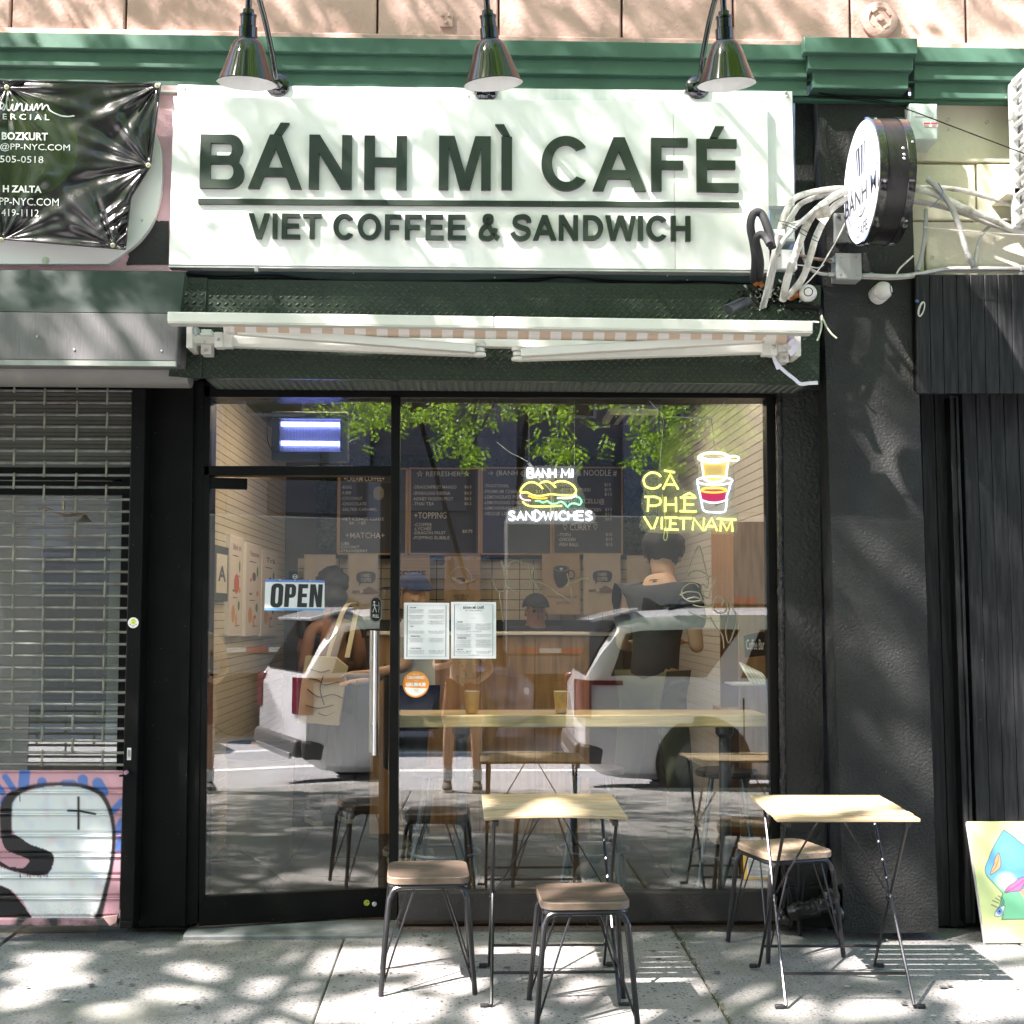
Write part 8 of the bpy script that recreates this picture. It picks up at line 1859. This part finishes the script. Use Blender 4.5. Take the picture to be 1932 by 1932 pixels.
for xx in (-1.6, -.35, .9):
    fr_ = MB(); fr_.box(xx, xx + 1.1, -21.25, -21.12, 2.15, 2.75); lv = fr_.build('vent_frame', M('blue grey vent', (.12, .16, .20), .6), ob_)
    for k in range(7): mb = MB(); mb.box(xx + .06, xx + 1.04, -21.12, -21.09, 2.2 + k * .075, 2.235 + k * .075); mb.build('vent_slat', M('blue grey vent slat', (.20, .25, .30), .5), lv)
mb = MB(); mb.box(-30, 30, -21.25, -20.9, 1.95, 2.08); mb.build('string_course', DG2, ob_)
mb = MB(); real_text(mb, 'New Theatre Building', 812, 1049, 922, 1059, 20.88, .01); mb.build('lettering', M('pale lettering', (.5, .5, .5), .6), ob_, smooth=0)
mb = MB(); mb.box(-30, 30, -21.3, -16.9, RZ - .1, RZ + .14); struct(mb.build('pavement_far', M('sidewalk concrete')))
sc_ = thing('scaffold_frame', 'black slanting scaffold struts in front of the theatre building', 'scaffold', (0, -20, RZ + .14))
for a, b in (((-1.3, -19.5, 6.2), (.1, -19.5, 1.4)), ((1.2, -19.5, 6.2), (.6, -19.5, 1.4)), ((-3.0, -19.5, RZ + .15), (-3.0, -19.5, 6.2)), ((2.6, -19.5, RZ + .15), (2.6, -19.5, 6.2))):
    mb = MB(); mb.bar(a, b, .09, .09); mb.build('strut', BLACK_SMOOTH, sc_)
mb = MB(); mb.bar((-3.05, -19.5, 6.25), (2.65, -19.5, 6.25), .1, .1); mb.build('beam', BLACK_SMOOTH, sc_)

# ================================================================== street trees
LEAF = M('bright locust leaf', (.115, .26, .022), .5, var=.35, vscale=25); LEAF2 = M('darker locust leaf', (.06, .15, .02), .5, var=.3, vscale=25)  # two leaf tones mixed leaf by leaf
for m_ in (LEAF, LEAF2):
    nt = m_.node_tree; b = nt.nodes['Principled BSDF']; tr = nt.nodes.new('ShaderNodeBsdfTranslucent'); tr.inputs[0].default_value = (.36, .60, .05, 1); mx = nt.nodes.new('ShaderNodeMixShader'); mx.inputs[0].default_value = .5
    out_ = nt.nodes['Material Output']; nt.links.new(b.outputs[0], mx.inputs[1]); nt.links.new(tr.outputs[0], mx.inputs[2]); nt.links.new(mx.outputs[0], out_.inputs[0])
BARK = M('grey brown bark', (.10, .08, .062), .9, var=.3, vscale=8, bump=.02, bscale=25, stretch=(3, 3, .6))
def leaf_mesh(name, C_, A_, Bv_, mats, parent):
    n = len(C_); v = np.empty((n, 4, 3)); v[:, 0] = C_ - A_; v[:, 1] = C_ - Bv_; v[:, 2] = C_ + A_; v[:, 3] = C_ + Bv_
    off = np.array(WL[parent])
    me = bpy.data.meshes.new(name); me.vertices.add(n * 4); me.vertices.foreach_set('co', (v - off).reshape(-1))
    me.loops.add(n * 4); me.loops.foreach_set('vertex_index', np.arange(n * 4, dtype=np.int32)); me.polygons.add(n); me.polygons.foreach_set('loop_start', np.arange(0, n * 4, 4, dtype=np.int32))
    for m_ in mats: me.materials.append(m_)
    me.polygons.foreach_set('material_index', (np.arange(n) % 3 == 0).astype(np.int32)); me.update(calc_edges=True)
    ob = bpy.data.objects.new(name, me); COL.objects.link(ob); ob.parent = parent; WL[ob] = Vector(off); return ob
def keep(C_):                                                        # nothing hangs between the photographer and the shop front
    d = C_[:, 1] + 6.2
    blocked = (d > -.35) & (C_[:, 2] < 1.49 + .50 * np.maximum(d, 0) + .25) & (np.abs(C_[:, 0]) < .45 * np.maximum(d, 0) + .6)
    near = (C_[:, 1] > -.95)
    return ~(blocked | near)
# openings cut into the crown to shape sun patches on the shop front and the sidewalk (picture x, y, half sizes, lean)
GAPS = [(97, 1806, 75, 14, 0), (90, 1841, 63, 19, 0), (37, 1878, 54, 20, 0), (600, 1782, 56, 14, 0), (617, 1812, 61, 18, 0), (520, 1860, 63, 15, 0), (560, 1919, 115, 20, 0), (333, 1875, 56, 11, 0), (367, 1831, 48, 13, 0), (205, 1905, 48, 13, 0),
 (724, 1786, 75, 31, 0), (765, 1815, 73, 23, 0), (727, 1900, 103, 33, 0), (860, 1850, 73, 23, 0), (930, 1780, 61, 18, 0), (1057, 1790, 75, 36, 0), (1127, 1872, 58, 26, 0), (1244, 1830, 58, 28, 0), (1240, 1742, 48, 11, 0), (1180, 1922, 75, 16, 0), (940, 1915, 61, 18, 0), (1040, 1745, 54, 13, 0),
 (1501, 1757, 56, 26, 0), (1855, 1788, 91, 26, 0), (1875, 1872, 97, 54, 0), (1690, 1768, 115, 14, 0), (1690, 1800, 158, 33, 0), (1405, 1877, 34, 26, 0), (1321, 1893, 31, 36, 0), (1495, 1908, 63, 19, 0), (1571, 1788, 51, 19, 0), (1640, 1900, 73, 19, 0),
 (700, 1085, 45, 24, 0), (865, 1085, 45, 24, 0), (1000, 1100, 110, 14, 0), (1180, 1105, 70, 12, 0),
 (130, 22, 120, 22, .3), (330, 20, 60, 24, .5), (430, 14, 40, 16, .5), (620, 30, 36, 22, .6), (1860, 40, 80, 40, .4), (1740, 22, 36, 20, .5), (1420, 28, 40, 22, .5), (1560, 40, 30, 18, .5),
 (110, 72, 80, 10, 0), (250, 78, 30, 9, 0), (130, 108, 70, 8, 0), (150, 146, 60, 8, 0), (60, 146, 30, 7, 0), (640, 130, 40, 9, 0), (720, 146, 46, 9, 0), (1600, 98, 60, 8, 0), (1850, 108, 50, 8, 0),
 (410, 285, 50, 90, .35), (520, 220, 80, 32, .5), (735, 260, 90, 70, .5), (600, 200, 60, 24, .5), (860, 215, 40, 20, .6), (430, 455, 80, 36, .4), (640, 480, 90, 18, .3), (850, 470, 70, 22, .5), (1240, 455, 50, 30, .5), (1310, 200, 30, 14, .5), (1230, 205, 30, 10, .5), (330, 420, 30, 60, .3), (1470, 230, 20, 26, .5),
 (285, 545, 52, 30, .2), (115, 560, 20, 26, .2), (22, 556, 24, 24, .2), (200, 550, 18, 14, .2), (520, 548, 60, 22, .5), (870, 545, 32, 18, .5), (1010, 552, 30, 20, .5), (1190, 562, 20, 24, .6), (60, 640, 30, 40, .4),
 (1658, 795, 50, 62, .55), (1715, 1040, 16, 40, .5), (1655, 1180, 22, 44, .5), (1695, 1350, 34, 64, .5), (1650, 1600, 56, 64, .5), (1600, 300, 34, 56, .6), (1578, 215, 18, 40, .5), (1600, 380, 30, 16, .5), (1680, 1720, 60, 26, 0), (1510, 1570, 24, 90, 0), (1500, 1690, 20, 40, 0),
 (1850, 570, 46, 36, .6), (1905, 660, 34, 44, .6), (1860, 1180, 20, 130, .3), (1905, 1380, 26, 140, .4), (1840, 1450, 14, 160, .1), (310, 880, 26, 46, .5), (322, 1040, 24, 56, .5), (300, 1185, 28, 46, .5), (300, 1630, 16, 60, .3), (250, 1060, 14, 60, .4), (245, 1640, 12, 50, .4),
 (1800, 430, 100, 44, .1), (1862, 330, 50, 26, .4), (1790, 260, 40, 20, .4), (805, 1200, 28, 26, .5), (880, 1222, 36, 18, .5), (1850, 1565, 26, 22, .3), (1885, 1735, 50, 16, .2), (90, 1500, 40, 30, .4), (130, 1480, 24, 16, .4), (420, 590, 40, 8, 0), (600, 596, 40, 8, 0), (930, 600, 30, 8, 0)]
GA = np.array(GAPS)
CRI = np.array(CR.transposed()); CP = np.array(CAM); SD = np.array(SUN_DIR)
def sunhole(C_):
    s = (-.3 - C_[:, 1]) / SD[1]; q = C_ + SD * s[:, None]
    low_ = q[:, 2] < 0; s2 = (C_[:, 2] - SLOPE * C_[:, 1]) / (SLOPE * SD[1] - SD[2]); q[low_] = (C_ + SD * s2[:, None])[low_]
    c = (q - CP) @ CRI.T; zz = np.maximum(-c[:, 2], .1); px = 966 + FPX * c[:, 0] / zz; py = 966 - FPX * c[:, 1] / zz
    wob = 1 + .14 * np.sin(px * .055 + 1.7 * np.sin(py * .06)) + .12 * np.sin(py * .11 + px * .03)
    hole = np.zeros(len(C_), bool)
    for gx, gy, rx_, ry_, ln_ in GA: dy = py - gy; dx = px - gx - ln_ * dy; hole |= (dx / (rx_ + 4)) ** 2 + (dy / (ry_ + 4)) ** 2 < wob ** 2
    return ~hole
def tree(x, y, seed, label, n_clump, hang=(), h=10.5, rx=4.4, rz=3.2, per=46):
    rng = np.random.default_rng(seed); z0 = GZ(y) if y > -6.7 else RZ
    t = thing('street_tree', label, 'tree', (x, y, z0), 'locust trees along the kerb'); rr = random.Random(seed)
    mb = MB(); O = Vector((x, y, z0)); top_ = O + Vector((.25, .5, h * .6))
    mb.tube(spline([O, O + Vector((.05, .05, h * .15)), O + Vector((-.05, .2, h * .35)), top_], 5), [.19, .17, .155, .15, .145, .14, .14, .135, .13, .125, .12, .115, .11, .105, .10, .09], 12)
    mb.build('trunk', BARK, t, smooth=1.5)
    cen = np.array([x + .2, y + 1.1, z0 + h * .70])
    u = rng.normal(size=(n_clump, 3)); u /= np.linalg.norm(u, axis=1)[:, None]; rad = rng.random(n_clump) ** .42
    cl = cen + u * rad[:, None] * np.array([rx, rx * .98, rz])
    for i in range(9):
        b = Vector(cl[rng.integers(n_clump)]); a = O + Vector((.1, .25, h * (.38 + .02 * i)))
        if not keep(np.array([b]))[0]: continue
        m2 = MB(); m2.tube(spline([a, a.lerp(b, .5) + Vector((0, 0, .45)), b], 5), [.07 - .0045 * k for k in range(11)], 7); m2.build('limb', BARK, t, smooth=1.5)
    Cs, As, Bs = [], [], []
    for c in cl:
        m = per
        spr = c + rng.normal(size=(m, 3)) * np.array([.48, .48, .26])
        for s in range(m):
            d = rng.normal(size=3); d[2] = d[2] * .35 - .45; d /= np.linalg.norm(d); k = 12
            side = np.cross(d, [0, 0, 1]); side /= (np.linalg.norm(side) + 1e-6)
            ts = np.linspace(0, .24, k // 2)
            for sg in (-1, 1):
                P_ = spr[s] + d * ts[:, None] + side * sg * .028
                ax = side * sg * .6 + d * .5 + rng.normal(size=(k // 2, 3)) * .25; ax /= np.linalg.norm(ax, axis=1)[:, None]
                bx = np.cross(ax, rng.normal(size=(k // 2, 3)) * .4 + np.array([0, 0, 1])); bx /= np.linalg.norm(bx, axis=1)[:, None]
                Cs.append(P_); As.append(ax * .036); Bs.append(bx * .0165)
    C_ = np.concatenate(Cs); A_ = np.concatenate(As); B_ = np.concatenate(Bs); kq = keep(C_); kq[kq] = sunhole(C_[kq])
    if HP is not None:                                               # crown leaves taken out so the sun reaches the low sprays
        for H_ in HP: w_ = H_ - C_; tt_ = w_ @ SD; kq &= ~((tt_ > .4) & (np.linalg.norm(w_ - tt_[:, None] * SD, axis=1) < .42))
    leaf_mesh('crown', C_[kq], A_[kq], B_[kq], [LEAF, LEAF2], t)
    if hang:
        Cs, As, Bs = [], [], []
        for px, py, Yv, nn, sx, sy in hang:
            for _ in range(nn):
                p = np.array(MIR(px + rng.normal() * sx, py + rng.normal() * sy, max(4.7, Yv + rng.normal() * .35))); d = np.array([rng.normal() * 1.1, rng.normal() * .7, -.15 - rng.random() * .6]); d /= np.linalg.norm(d); k = 8; side = np.cross(d, [0, 1, .2]); side /= np.linalg.norm(side)
                ts = np.linspace(0, .14, k)
                for sg in (-1, 1):
                    ax = side * sg * .7 + d * .55 + rng.normal(size=(k, 3)) * .2; ax /= np.linalg.norm(ax, axis=1)[:, None]; bx = np.cross(ax, rng.normal(size=(k, 3)) * .6 + np.array([0, .6, .8])); bx /= np.linalg.norm(bx, axis=1)[:, None]
                    Cs.append(p + d * ts[:, None] + side * sg * .02); As.append(ax * .021); Bs.append(bx * .0095)
        C_ = np.concatenate(Cs); leaf_mesh('low_branch_leaves', C_, np.concatenate(As), np.concatenate(Bs), [LEAF, LEAF2], t)
        for px, py, Yv, nn, sx, sy in hang[::2]:
            m2 = MB(); a = MIR(px, py, Yv); m2.tube(spline([a + Vector((.6, -.5, 1.3)), a + Vector((.25, -.15, .5)), a], 5), .008, 5); m2.build('twig', BARK, t)
    return t
HANG = [(690, 765, 5.2, 34, 45, 12), (700, 800, 5.2, 26, 24, 22), (830, 770, 5.0, 34, 50, 14), (860, 820, 5.0, 34, 22, 22), (885, 850, 5.0, 14, 12, 14), (960, 765, 5.2, 22, 40, 10), (1055, 770, 5.0, 22, 30, 12), (1045, 830, 5.3, 28, 24, 20), (1075, 850, 5.3, 12, 12, 14), (1230, 830, 5.2, 42, 32, 24), (1270, 860, 5.2, 24, 26, 18), (1300, 790, 5.0, 50, 45, 26), (1370, 780, 5.0, 44, 34, 24), (1385, 830, 5.0, 26, 22, 22), (1190, 770, 5.4, 16, 22, 14)]
HP = np.array([MIR(a_, b_, c_) for a_, b_, c_, *_ in HANG])
tree(-4.3, -6.1, 3, 'locust tree at the kerb beyond the shuttered shop, its low sprays mirrored in the window', 230, HANG)
tree(3.4, -6.1, 8, 'locust tree at the kerb beside the silver car', 200)
tree(-10.5, -6.1, 12, 'locust tree at the kerb farther along the shuttered side', 110)
